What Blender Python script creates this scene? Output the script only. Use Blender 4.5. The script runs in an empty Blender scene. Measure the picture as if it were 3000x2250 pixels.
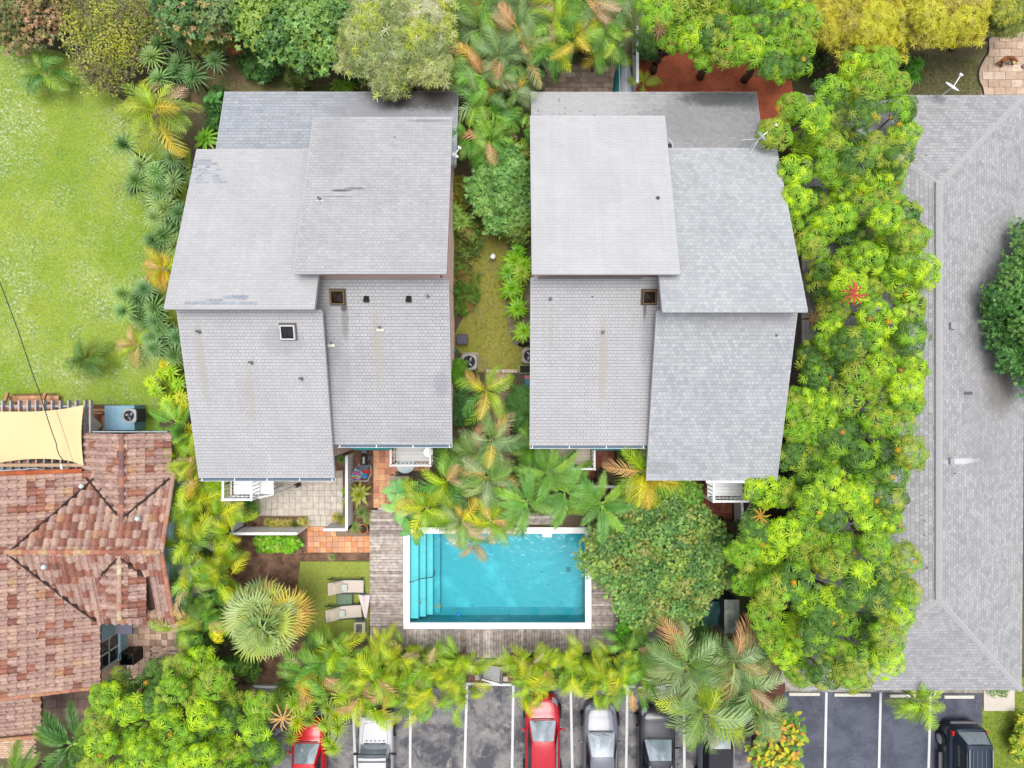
import bpy, bmesh, math, random
import numpy as np
from mathutils import Vector, Matrix, Euler
random.seed(7); rng = np.random.default_rng(7)
PI = math.pi; R = math.radians
sc = bpy.context.scene; COL = sc.collection

# ---------------- camera, world, sun, exposure ----------------
CAMH = 33.0; FPX = 2000.0
cd = bpy.data.cameras.new('camera'); cam = bpy.data.objects.new('camera', cd); COL.objects.link(cam)
cam.location = (0, 0, CAMH); cam.rotation_euler = (0, 0, 0)
cd.sensor_width = 36; cd.lens = 36 * FPX / 3000; cd.clip_end = 500; sc.camera = cam
w = bpy.data.worlds.new('World'); sc.world = w; w.use_nodes = True
nt = w.node_tree; nt.nodes.clear()
SUN_EL, SUN_AZ = R(86), R(20)
sky = nt.nodes.new('ShaderNodeTexSky'); sky.sky_type = 'NISHITA'; sky.sun_disc = False
sky.sun_elevation = SUN_EL; sky.sun_rotation = SUN_AZ; sky.dust_density = 4; sky.air_density = 1
hs = nt.nodes.new('ShaderNodeHueSaturation'); hs.inputs['Saturation'].default_value = 0.3
tc = nt.nodes.new('ShaderNodeTexCoord'); nz = nt.nodes.new('ShaderNodeTexNoise')
nz.inputs['Scale'].default_value = 7; nz.inputs['Detail'].default_value = 5; nz.inputs['Roughness'].default_value = .55
rp = nt.nodes.new('ShaderNodeMapRange'); rp.inputs[1].default_value = .4; rp.inputs[2].default_value = .62
rp.inputs[3].default_value = .62; rp.inputs[4].default_value = 1.35
mx = nt.nodes.new('ShaderNodeMix'); mx.data_type = 'RGBA'; mx.blend_type = 'MULTIPLY'; mx.inputs[0].default_value = 1
bg = nt.nodes.new('ShaderNodeBackground'); bg.inputs[1].default_value = 0.15
out = nt.nodes.new('ShaderNodeOutputWorld')
L = nt.links.new
L(sky.outputs[0], hs.inputs['Color']); L(tc.outputs['Generated'], nz.inputs['Vector']); L(nz.outputs[0], rp.inputs[0])
L(hs.outputs[0], mx.inputs['A']); L(rp.outputs[0], mx.inputs['B']); L(mx.outputs['Result'], bg.inputs[0]); L(bg.outputs[0], out.inputs[0])
sl = bpy.data.lights.new('sun', 'SUN'); sl.energy = 1.5; sl.angle = R(30); sl.color = (1, .965, .9)
so = bpy.data.objects.new('sun', sl); COL.objects.link(so)
so.rotation_euler = (PI/2 - SUN_EL, 0, PI - SUN_AZ); so.location = (0, 20, 40)
sc.view_settings.view_transform = 'Standard'; sc.view_settings.look = 'None'
sc.view_settings.exposure = 0.78; sc.view_settings.gamma = 1; sc.view_settings.use_curve_mapping = False
try:
    sc.cycles.max_bounces = 6; sc.cycles.transparent_max_bounces = 8; sc.cycles.diffuse_bounces = 3
except Exception: pass

# ---------------- helpers ----------------
def W(px, py, z=0.0):
    "photo pixel (3000 wide) at height z -> world point"
    k = (CAMH - z) / FPX
    return Vector(((px - 1500) * k, (1125 - py) * k, z))
KAL = 1.75
def c(r, g, b, k=1.0):
    f = lambda v: (v/255/12.92 if v <= 10 else ((v/255+.055)/1.055)**2.4)
    return tuple(min(.85, f(v) / KAL * k) for v in (r, g, b))
def tag(o, label=None, cat=None, group=None, kind=None):
    if label: o['label'] = label
    if cat: o['category'] = cat
    if group: o['group'] = group
    if kind: o['kind'] = kind
    return o
def MW(o):
    m = o.matrix_basis
    return MW(o.parent) @ o.matrix_parent_inverse @ m if o.parent else m.copy()
def adopt(o, p):
    if p is not None:
        o.parent = p; o.matrix_parent_inverse = MW(p).inverted()
    return o
def empty(name, loc=(0, 0, 0), rz=0, label=None, cat=None, group=None):
    o = bpy.data.objects.new(name, None); COL.objects.link(o); o.location = loc; o.rotation_euler.z = rz
    o.empty_display_size = .3
    return tag(o, label, cat, group)
class MB:
    "collects shapes for one mesh"
    def __init__(s): s.v = []; s.f = []; s.uv = {}; s.sm = False
    def quad(s, a, b, c_, d, uv=None):
        i = len(s.v); s.v += [tuple(a), tuple(b), tuple(c_), tuple(d)]; s.f.append((i, i+1, i+2, i+3))
        if uv: s.uv[len(s.f)-1] = uv
    def poly(s, pts, z=None):
        i = len(s.v); s.v += [(p[0], p[1], (p[2] if z is None else z)) for p in pts]; s.f.append(tuple(range(i, i+len(pts))))
    def box(s, x0, x1, y0, y1, z0, z1):
        i = len(s.v)
        s.v += [(x, y, z) for z in (z0, z1) for (x, y) in ((x0, y0), (x1, y0), (x1, y1), (x0, y1))]
        s.f += [(i+3, i+2, i+1, i), (i+4, i+5, i+6, i+7)] + [(i+a, i+(a+1) % 4, i+4+(a+1) % 4, i+4+a) for a in range(4)]
        return s
    def obox(s, p0, p1, wd, ht, up=(0, 0, 1)):
        "beam from p0 to p1, width wd, height ht"
        p0 = Vector(p0); p1 = Vector(p1); d = (p1-p0).normalized(); u = Vector(up)
        sd = d.cross(u)
        if sd.length < 1e-4: sd = Vector((1, 0, 0))
        sd.normalize(); u = sd.cross(d)
        i = len(s.v)
        for p in (p0, p1):
            for a, b in ((-1, -1), (1, -1), (1, 1), (-1, 1)): s.v.append(tuple(p + sd*a*wd/2 + u*b*ht/2))
        s.f += [(i+3, i+2, i+1, i), (i+4, i+5, i+6, i+7)] + [(i+a, i+(a+1) % 4, i+4+(a+1) % 4, i+4+a) for a in range(4)]
        return s
    def prism(s, pts, z0, z1):
        n = len(pts); i = len(s.v)
        zt = z1 if isinstance(z1, (list, tuple)) else [z1]*n
        s.v += [(p[0], p[1], z0) for p in pts] + [(p[0], p[1], zt[k]) for k, p in enumerate(pts)]
        s.f += [tuple(range(i+n-1, i-1, -1)), tuple(range(i+n, i+2*n))] + [(i+k, i+(k+1) % n, i+n+(k+1) % n, i+n+k) for k in range(n)]
        return s
    def cyl(s, x, y, z0, z1, r0, r1=None, n=12, cap=True):
        return s.tube([(x, y, z0), (x, y, z1)], [r0, r0 if r1 is None else r1], n, cap)
    def tube(s, pts, rad, n=6, cap=True):
        P = [Vector(p) for p in pts]; i0 = len(s.v)
        if not isinstance(rad, (list, tuple)): rad = [rad]*len(P)
        for k, p in enumerate(P):
            d = (P[min(k+1, len(P)-1)] - P[max(k-1, 0)]).normalized()
            a = d.cross(Vector((0, 0, 1)))
            if a.length < .05: a = Vector((1, 0, 0))
            a.normalize(); b = d.cross(a)
            for j in range(n):
                t = 2*PI*j/n; s.v.append(tuple(p + (a*math.cos(t) + b*math.sin(t))*rad[k]))
        for k in range(len(P)-1):
            for j in range(n):
                a = i0+k*n+j; b = i0+k*n+(j+1) % n
                s.f.append((a, a+n, b+n, b))
        if cap:
            s.f.append(tuple(i0+j for j in range(n))); s.f.append(tuple(i0+(len(P)-1)*n+j for j in range(n-1, -1, -1)))
        return s
    def grid(s, fn, nu, nv):
        i = len(s.v)
        for a in range(nu+1):
            for b in range(nv+1): s.v.append(tuple(fn(a/nu, b/nv)))
        for a in range(nu):
            for b in range(nv):
                q = i+a*(nv+1)+b; s.f.append((q, q+nv+1, q+nv+2, q+1))
        return s
    def mesh(s, name, m=None, smooth=False):
        me = bpy.data.meshes.new(name); me.from_pydata(s.v, [], s.f)
        if s.uv:
            ul = me.uv_layers.new(name='UVMap')
            for fi, uv in s.uv.items():
                p = me.polygons[fi]
                for k, li in enumerate(p.loop_indices): ul.data[li].uv = uv[k]
        if m: me.materials.append(m)
        bm = bmesh.new(); bm.from_mesh(me); bmesh.ops.recalc_face_normals(bm, faces=bm.faces) if not s.uv else None
        bm.to_mesh(me); bm.free()
        if smooth or s.sm: me.polygons.foreach_set('use_smooth', [True]*len(me.polygons))
        return me
    def build(s, name, m, parent=None, smooth=False, bevel=0, label=None, cat=None, group=None, kind=None):
        o = bpy.data.objects.new(name, s.mesh(name, m, smooth)); COL.objects.link(o)
        if bevel:
            b = o.modifiers.new('bevel', 'BEVEL'); b.width = bevel; b.segments = 2; b.limit_method = 'ANGLE'
        adopt(o, parent)
        return tag(o, label, cat, group, kind)
def place(name, me, loc, rot=(0, 0, 0), scl=1, color=None, parent=None, **kw):
    o = bpy.data.objects.new(name, me); COL.objects.link(o); o.location = loc; o.rotation_euler = rot
    o.scale = scl if isinstance(scl, (tuple, list, Vector)) else (scl, scl, scl)
    if color: o.color = (*color[:3], 1)
    adopt(o, parent)
    return tag(o, **kw)
def copy_tree(o, parent=None):
    n = o.copy(); COL.objects.link(n)
    if parent is not None: n.parent = parent
    for ch in o.children: copy_tree(ch, n)
    return n
_mats = {}
def nodes(m): return m.node_tree.nodes, m.node_tree.links.new
def mat(name, col, rough=.7, var=.12, scale=6, bump=0, bscale=40, metal=0, spec=.3, col2=None, s2=1.2, coat=0, thr=(.4, .6), stretch=None, ior=None, dirt=None):
    "procedural paint: base colour, mottled by two noises, optional bump"
    if name in _mats: return _mats[name]
    m = bpy.data.materials.new(name); m.use_nodes = True; N, l = nodes(m)
    b = N['Principled BSDF']; b.inputs['Roughness'].default_value = rough; b.inputs['Metallic'].default_value = metal
    b.inputs['Specular IOR Level'].default_value = spec; b.inputs['Coat Weight'].default_value = coat
    if ior: b.inputs['IOR'].default_value = ior
    t = N.new('ShaderNodeTexCoord'); src = t.outputs['Object']
    if stretch:
        mp = N.new('ShaderNodeMapping'); mp.inputs['Scale'].default_value = stretch; l(src, mp.inputs[0]); src = mp.outputs[0]
    n1 = N.new('ShaderNodeTexNoise'); n1.inputs['Scale'].default_value = scale; n1.inputs['Detail'].default_value = 6; n1.inputs['Roughness'].default_value = .65
    l(src, n1.inputs['Vector'])
    r1 = N.new('ShaderNodeMapRange'); r1.inputs[1].default_value = .25; r1.inputs[2].default_value = .75
    r1.inputs[3].default_value = 1-var; r1.inputs[4].default_value = 1+var; l(n1.outputs[0], r1.inputs[0])
    if col2:
        n2 = N.new('ShaderNodeTexNoise'); n2.inputs['Scale'].default_value = s2; n2.inputs['Detail'].default_value = 5; n2.inputs['Roughness'].default_value = .6; l(src, n2.inputs['Vector'])
        r2 = N.new('ShaderNodeMapRange'); r2.inputs[1].default_value = thr[0]; r2.inputs[2].default_value = thr[1]; l(n2.outputs[0], r2.inputs[0])
        m0 = N.new('ShaderNodeMix'); m0.data_type = 'RGBA'; m0.inputs['A'].default_value = (*col, 1); m0.inputs['B'].default_value = (*col2, 1); l(r2.outputs[0], m0.inputs[0])
        base = m0.outputs['Result']
    else:
        q = N.new('ShaderNodeRGB'); q.outputs[0].default_value = (*col, 1); base = q.outputs[0]
    mm = N.new('ShaderNodeMix'); mm.data_type = 'RGBA'; mm.blend_type = 'MULTIPLY'; mm.inputs[0].default_value = 1
    l(base, mm.inputs['A']); l(r1.outputs[0], mm.inputs['B']); l(mm.outputs['Result'], b.inputs['Base Color'])
    if bump:
        n3 = N.new('ShaderNodeTexNoise'); n3.inputs['Scale'].default_value = bscale; n3.inputs['Detail'].default_value = 4; l(src, n3.inputs['Vector'])
        bp = N.new('ShaderNodeBump'); bp.inputs['Strength'].default_value = bump; bp.inputs['Distance'].default_value = .02; l(n3.outputs[0], bp.inputs['Height']); l(bp.outputs[0], b.inputs['Normal'])
    _mats[name] = m; return m
def attr_mat(name, rough=.55, trans=.3, var=.15, nscale=3, spec=.3, bump=0, bscale=40):
    "colour = vertex colour x object colour x gentle noise (leaf and tile pieces)"
    if name in _mats: return _mats[name]
    m = bpy.data.materials.new(name); m.use_nodes = True; N, l = nodes(m)
    b = N['Principled BSDF']; b.inputs['Roughness'].default_value = rough; b.inputs['Specular IOR Level'].default_value = spec
    a = N.new('ShaderNodeAttribute'); a.attribute_name = 'Col'; oi = N.new('ShaderNodeObjectInfo')
    x = N.new('ShaderNodeMix'); x.data_type = 'RGBA'; x.blend_type = 'MULTIPLY'; x.inputs[0].default_value = 1
    l(a.outputs['Color'], x.inputs['A']); l(oi.outputs['Color'], x.inputs['B'])
    g = N.new('ShaderNodeNewGeometry'); n1 = N.new('ShaderNodeTexNoise'); n1.inputs['Scale'].default_value = nscale; n1.inputs['Detail'].default_value = 5; l(g.outputs['Position'], n1.inputs['Vector'])
    r1 = N.new('ShaderNodeMapRange'); r1.inputs[1].default_value = .3; r1.inputs[2].default_value = .7; r1.inputs[3].default_value = 1-var; r1.inputs[4].default_value = 1+var; l(n1.outputs[0], r1.inputs[0])
    y = N.new('ShaderNodeMix'); y.data_type = 'RGBA'; y.blend_type = 'MULTIPLY'; y.inputs[0].default_value = 1
    l(x.outputs['Result'], y.inputs['A']); l(r1.outputs[0], y.inputs['B']); l(y.outputs['Result'], b.inputs['Base Color'])
    if bump:
        n3 = N.new('ShaderNodeTexNoise'); n3.inputs['Scale'].default_value = bscale; l(g.outputs['Position'], n3.inputs['Vector'])
        bp = N.new('ShaderNodeBump'); bp.inputs['Strength'].default_value = bump; bp.inputs['Distance'].default_value = .02; l(n3.outputs[0], bp.inputs['Height']); l(bp.outputs[0], b.inputs['Normal'])
    if trans:
        tr = N.new('ShaderNodeBsdfTranslucent'); l(y.outputs['Result'], tr.inputs['Color'])
        ms = N.new('ShaderNodeMixShader'); ms.inputs[0].default_value = trans
        l(b.outputs[0], ms.inputs[1]); l(tr.outputs[0], ms.inputs[2]); l(ms.outputs[0], N['Material Output'].inputs['Surface'])
    _mats[name] = m; return m
LEAF = attr_mat('leaf', .45, .2, .16, 2.0, .4)
TILEM = attr_mat('clay', .8, 0, .22, 9, .2, .5, 25)
PIECE = attr_mat('stone_piece', .8, 0, .16, 6, .25, .4, 40)
WOODP = attr_mat('weathered_wood', .85, 0, .35, 5, .15, .5, 60)
WHITE = mat('white_paint', (.68, .69, .7), .5, .05, 3, .1)
BARK = mat('bark', c(135, 118, 98), .9, .35, 8, .8, 25)

# ---- templates (vertex array, faces, vertex colours) joined or placed many times ----
class T:
    def __init__(s, V, F, C=None):
        s.V = np.array(V, float); s.F = F; s.C = np.array(C if C is not None else [(1, 1, 1)]*len(V), float)
        s.loops = np.array([i for f in F for i in f]); s.sz = np.array([len(f) for f in F])
    def mesh(s, name, m):
        return mesh_np(name, s.V, s.loops, s.sz, s.C, m)
def mesh_np(name, V, loops, sz, C, m):
    me = bpy.data.meshes.new(name); me.vertices.add(len(V)); me.vertices.foreach_set('co', np.asarray(V, np.float32).ravel())
    me.loops.add(len(loops)); me.loops.foreach_set('vertex_index', np.asarray(loops, np.int32))
    me.polygons.add(len(sz)); st = np.concatenate([[0], np.cumsum(sz)[:-1]]).astype(np.int32)
    me.polygons.foreach_set('loop_start', st); me.update(calc_edges=True); me.validate()
    me.polygons.foreach_set('use_smooth', np.zeros(len(sz), bool)); a = me.attributes.new('Col', 'FLOAT_COLOR', 'POINT'); a.data.foreach_set('color', np.hstack([C, np.ones((len(C), 1))]).astype(np.float32).ravel())
    me.materials.append(m); return me
class JM:
    "joins many transformed copies of templates into one mesh"
    def __init__(s): s.V = []; s.L = []; s.S = []; s.C = []; s.n = 0
    def add(s, t, RR, TT, CC):
        n = len(TT)
        if n == 0: return
        V = np.einsum('nij,vj->nvi', RR, t.V) + TT[:, None, :]
        nv = len(t.V)
        s.V.append(V.reshape(-1, 3)); s.C.append((t.C[None] * CC[:, None, :]).reshape(-1, 3))
        s.L.append((t.loops[None] + (s.n + np.arange(n)*nv)[:, None]).ravel()); s.S.append(np.tile(t.sz, n)); s.n += n*nv
    def build(s, name, m, parent=None, **kw):
        if not s.V: return None
        me = mesh_np(name, np.vstack(s.V), np.concatenate(s.L), np.concatenate(s.S), np.clip(np.vstack(s.C), 0, .9), m)
        o = bpy.data.objects.new(name, me); COL.objects.link(o); adopt(o, parent); return tag(o, **kw)
def frames(nrm, spin, scale):
    n = nrm / np.linalg.norm(nrm, axis=1, keepdims=True)
    a = np.cross(n, np.tile([[.13, .97, .2]], (len(n), 1))); a /= np.linalg.norm(a, axis=1, keepdims=True) + 1e-9
    b = np.cross(n, a); cs, sn = np.cos(spin)[:, None], np.sin(spin)[:, None]
    t = a*cs + b*sn; u = np.cross(n, t)
    return np.stack([t, u, n], axis=2) * scale[:, None, None]
def in_poly(x, y, P):
    ins = False; j = len(P)-1
    for i in range(len(P)):
        xi, yi = P[i][0], P[i][1]; xj, yj = P[j][0], P[j][1]
        if (yi > y) != (yj > y) and x < (xj-xi)*(y-yi)/(yj-yi)+xi: ins = not ins
        j = i
    return ins

# ---------------- the ground ----------------
def sheet(name, pts, z, m, label=None, cat=None, kind='structure', th=0, parent=None):
    mb = MB(); P = [W(*p, 0) for p in pts]
    if th: mb.prism(P, z-th, z)
    else: mb.poly(P, z)
    return mb.build(name, m, parent, label=label, cat=cat, kind=kind)
def smooth_pts(pts, n=6):
    "closed curve through pixel points"
    o = []; k = len(pts)
    for i in range(k):
        p0, p1, p2, p3 = (Vector((*pts[(i+j) % k][:2], 0)) for j in (-1, 0, 1, 2))
        for a in range(n):
            t = a/n; q = .5*((2*p1) + (p2-p0)*t + (2*p0-5*p1+4*p2-p3)*t*t + (3*p1-p0-3*p2+p3)*t**3); o.append((q.x, q.y))
    return o
SOIL = mat('soil', c(118, 102, 84), .95, .3, 9, .8, 60, col2=c(92, 98, 58), s2=.7)
POOL = (-4.93, 3.53, -11.49, -7.18)   # inner basin x0,x1,y0,y1
gm = MB(); x0, x1, y0, y1 = POOL; B = 150
for q in ((-B, x0-.1, -B, B), (x1+.1, B, -B, B), (x0-.1, x1+.1, -B, y0-.1), (x0-.1, x1+.1, y1+.1, B)):
    gm.poly([(q[0], q[2]), (q[1], q[2]), (q[1], q[3]), (q[0], q[3])], 0)
gm.build('ground', SOIL, kind='structure')

def grass_mat(name, a, b, d, fleck=None):
    m = bpy.data.materials.new(name); m.use_nodes = True; N, l = nodes(m); bs = N['Principled BSDF']; bs.inputs['Roughness'].default_value = .85; bs.inputs['Specular IOR Level'].default_value = .15
    t = N.new('ShaderNodeTexCoord')
    def noise(s, dt=6, ro=.65):
        n = N.new('ShaderNodeTexNoise'); n.inputs['Scale'].default_value = s; n.inputs['Detail'].default_value = dt; n.inputs['Roughness'].default_value = ro; l(t.outputs['Object'], n.inputs['Vector']); return n.outputs[0]
    def mr(s, lo, hi, o1=0, o2=1):
        r = N.new('ShaderNodeMapRange'); r.inputs[1].default_value = lo; r.inputs[2].default_value = hi; r.inputs[3].default_value = o1; r.inputs[4].default_value = o2; l(s, r.inputs[0]); return r.outputs[0]
    def mix(f, A, Bq, bl='MIX'):
        x = N.new('ShaderNodeMix'); x.data_type = 'RGBA'; x.blend_type = bl
        if isinstance(f, float): x.inputs[0].default_value = f
        else: l(f, x.inputs[0])
        for k, v in (('A', A), ('B', Bq)):
            if isinstance(v, tuple): x.inputs[k].default_value = (*v, 1)
            else: l(v, x.inputs[k])
        return x.outputs['Result']
    o = mix(mr(noise(.22, 6, .7), .4, .6), a, b)
    o = mix(mr(noise(.7, 6, .75), .52, .64, 0, .8), o, d)
    if fleck:
        pm = N.new('ShaderNodeMath'); pm.operation = 'MULTIPLY'; l(mr(noise(.35, 5, .7), .47, .6), pm.inputs[0]); l(mr(noise(7, 6, .8), .48, .62, 0, .95), pm.inputs[1])
        o = mix(pm.outputs[0], o, fleck)
        o = mix(mr(noise(.45, 4, .6), .62, .72, 0, .45), o, tuple(v*k for v, k in zip(a, (1.0, .72, .9))))
    o = mix(1.0, o, mr(noise(9, 7, .85), .3, .7, .62, 1.36), 'MULTIPLY')
    l(o, bs.inputs['Base Color'])
    bp = N.new('ShaderNodeBump'); bp.inputs['Strength'].default_value = .35; bp.inputs['Distance'].default_value = .03; l(noise(60, 5, .7), bp.inputs['Height']); l(bp.outputs[0], bs.inputs['Normal'])
    return m
GRASS = grass_mat('lawn_grass', c(138, 168, 54), c(164, 184, 74), c(108, 150, 38), c(224, 226, 190))
GRASS2 = grass_mat('yard_grass', c(176, 172, 84), c(156, 160, 70), c(172, 152, 120))
TURF = grass_mat('artificial_turf', c(164, 176, 82), c(158, 172, 78), c(152, 166, 74))
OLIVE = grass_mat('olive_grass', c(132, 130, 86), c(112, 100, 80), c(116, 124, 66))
LAWN_P = [(-400, 130), (60, 135), (180, 150), (260, 230), (400, 320), (560, 440), (560, 900), (500, 1150), (460, 1260), (330, 1270), (-400, 1290)]
sheet('lawn', LAWN_P, .004, GRASS)
MULCH = mat('red_mulch', c(232, 126, 90), .95, .45, 14, 1, 70, col2=c(200, 108, 78), s2=1.5)
DARKM = mat('brown_mulch', c(158, 122, 100), .95, .5, 16, 1, 80, col2=c(112, 84, 68), s2=2)
sheet('mulch_bed', [(1852, 110), (2300, 60), (2330, 330), (2230, 420), (2180, 440), (1852, 300)], .004, MULCH, kind='structure')
sheet('planting_bed', [(660, 1460), (1090, 1300), (1110, 1610), (1085, 1650), (1085, 1640), (880, 1645), (880, 1850), (640, 1850)], .004, DARKM)
sheet('garden_soil', [(560, 60), (1340, 60), (1340, 330), (560, 330)], .004, mat('leaf_litter', c(166, 142, 110), .95, .4, 8, .9, 60, col2=c(120, 132, 72), s2=1.1))
sheet('artificial_lawn', [(880, 1645), (1084, 1645), (1080, 1870), (980, 1880), (860, 1850)], .02, TURF)
sheet('bare_strip', [(1475, 540), (1562, 540), (1562, 1010), (1500, 1010), (1480, 900), (1490, 780)], .010, mat('bare_soil', c(170, 156, 142), .95, .35, 7, .8, 60, col2=c(132, 130, 84), s2=1.6))
sheet('side_yard_lawn', [(1372, 560), (1560, 560), (1560, 1090), (1395, 1090), (1320, 1000), (1372, 900)], .006, GRASS2)
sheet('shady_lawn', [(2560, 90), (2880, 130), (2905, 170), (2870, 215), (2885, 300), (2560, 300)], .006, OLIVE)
LAWN2_P = [(2877, 2074), (2970, 2074), (2970, 2010), (3300, 1700), (3300, 2500), (2877, 2500)]
sheet('corner_lawn', LAWN2_P, .004, grass_mat('corner_grass', c(150, 168, 62), c(128, 152, 48), c(172, 170, 92)))
sheet('gravel_bed', [(1860, 1740), (2070, 1740), (2070, 1870), (1860, 1880)], .004, mat('gravel', c(160, 158, 162), .9, .5, 18, 1, 50))
sheet('gravel_strip', [(2290, 1950), (2880, 2000), (2880, 2030), (2290, 2030)], .004, mat('pale_gravel', c(196, 192, 184), .9, .4, 16, 1, 50, col2=c(150, 140, 124), s2=3))
sheet('concrete_slab', [(2880, 2020), (2970, 2020), (2970, 2081), (2880, 2081)], .06, mat('pale_concrete', c(222, 212, 200), .8, .05, 3, .15), th=.05)

# tufts of grass: too many to count
def tuft_t():
    V = []; F = []
    for k in range(4):
        a = k*1.7; d = (math.cos(a), math.sin(a)); p = (-d[1], d[0]); i = len(V)
        V += [(p[0]*.12, p[1]*.12, 0), (-p[0]*.12, -p[1]*.12, 0), (d[0]*.9, d[1]*.9, .4)]; F.append((i, i+1, i+2))
    return T(V, F)
TUFT = tuft_t()
def tufts(name, P, n, cols, h=.07, z=.004, holes=()):
    pts = [W(*p, 0) for p in P]; xs = [p.x for p in pts]; ys = [p.y for p in pts]; o = []
    x0, x1, y0, y1 = max(min(xs), -25.5), min(max(xs), 25.5), max(min(ys), -19.2), min(max(ys), 19.2)
    while len(o) < n:
        x, y = random.uniform(x0, x1), random.uniform(y0, y1)
        if in_poly(x, y, pts): o.append((x, y, z))
    o = np.array(o); s = rng.uniform(.6, 1.4, n)*h; nr = rng.normal(0, .3, (n, 3)); nr[:, 2] = 1
    C = np.array(cols)[rng.integers(0, len(cols), n)] * rng.uniform(.95, 1.45, (n, 1))
    j = JM(); j.add(TUFT, frames(nr, rng.uniform(0, 6.28, n), s), o, C); j.build(name, LEAF, kind='stuff', label='short tufts of grass growing across the ' + name.replace('_', ' ').replace(' grass', ''), cat='grass')
tufts('lawn_grass', LAWN_P, 30000, [c(166, 188, 70), c(186, 200, 104), c(136, 172, 50), c(206, 210, 160), c(150, 180, 56)], .05)
tufts('corner_lawn_grass', LAWN2_P, 3500, [c(150, 176, 60), c(130, 160, 50), c(176, 180, 90)])
tufts('side_yard_grass', [(1380, 560), (1550, 560), (1550, 1085), (1400, 1085), (1380, 900)], 3000, [c(150, 150, 60), c(120, 135, 45), c(160, 150, 90)])
tufts('shady_lawn_grass', [(2590, 140), (2860, 180), (2870, 215), (2870, 300), (2590, 300)], 2500, [c(104, 110, 56), c(120, 120, 70), c(90, 96, 50)])
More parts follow.
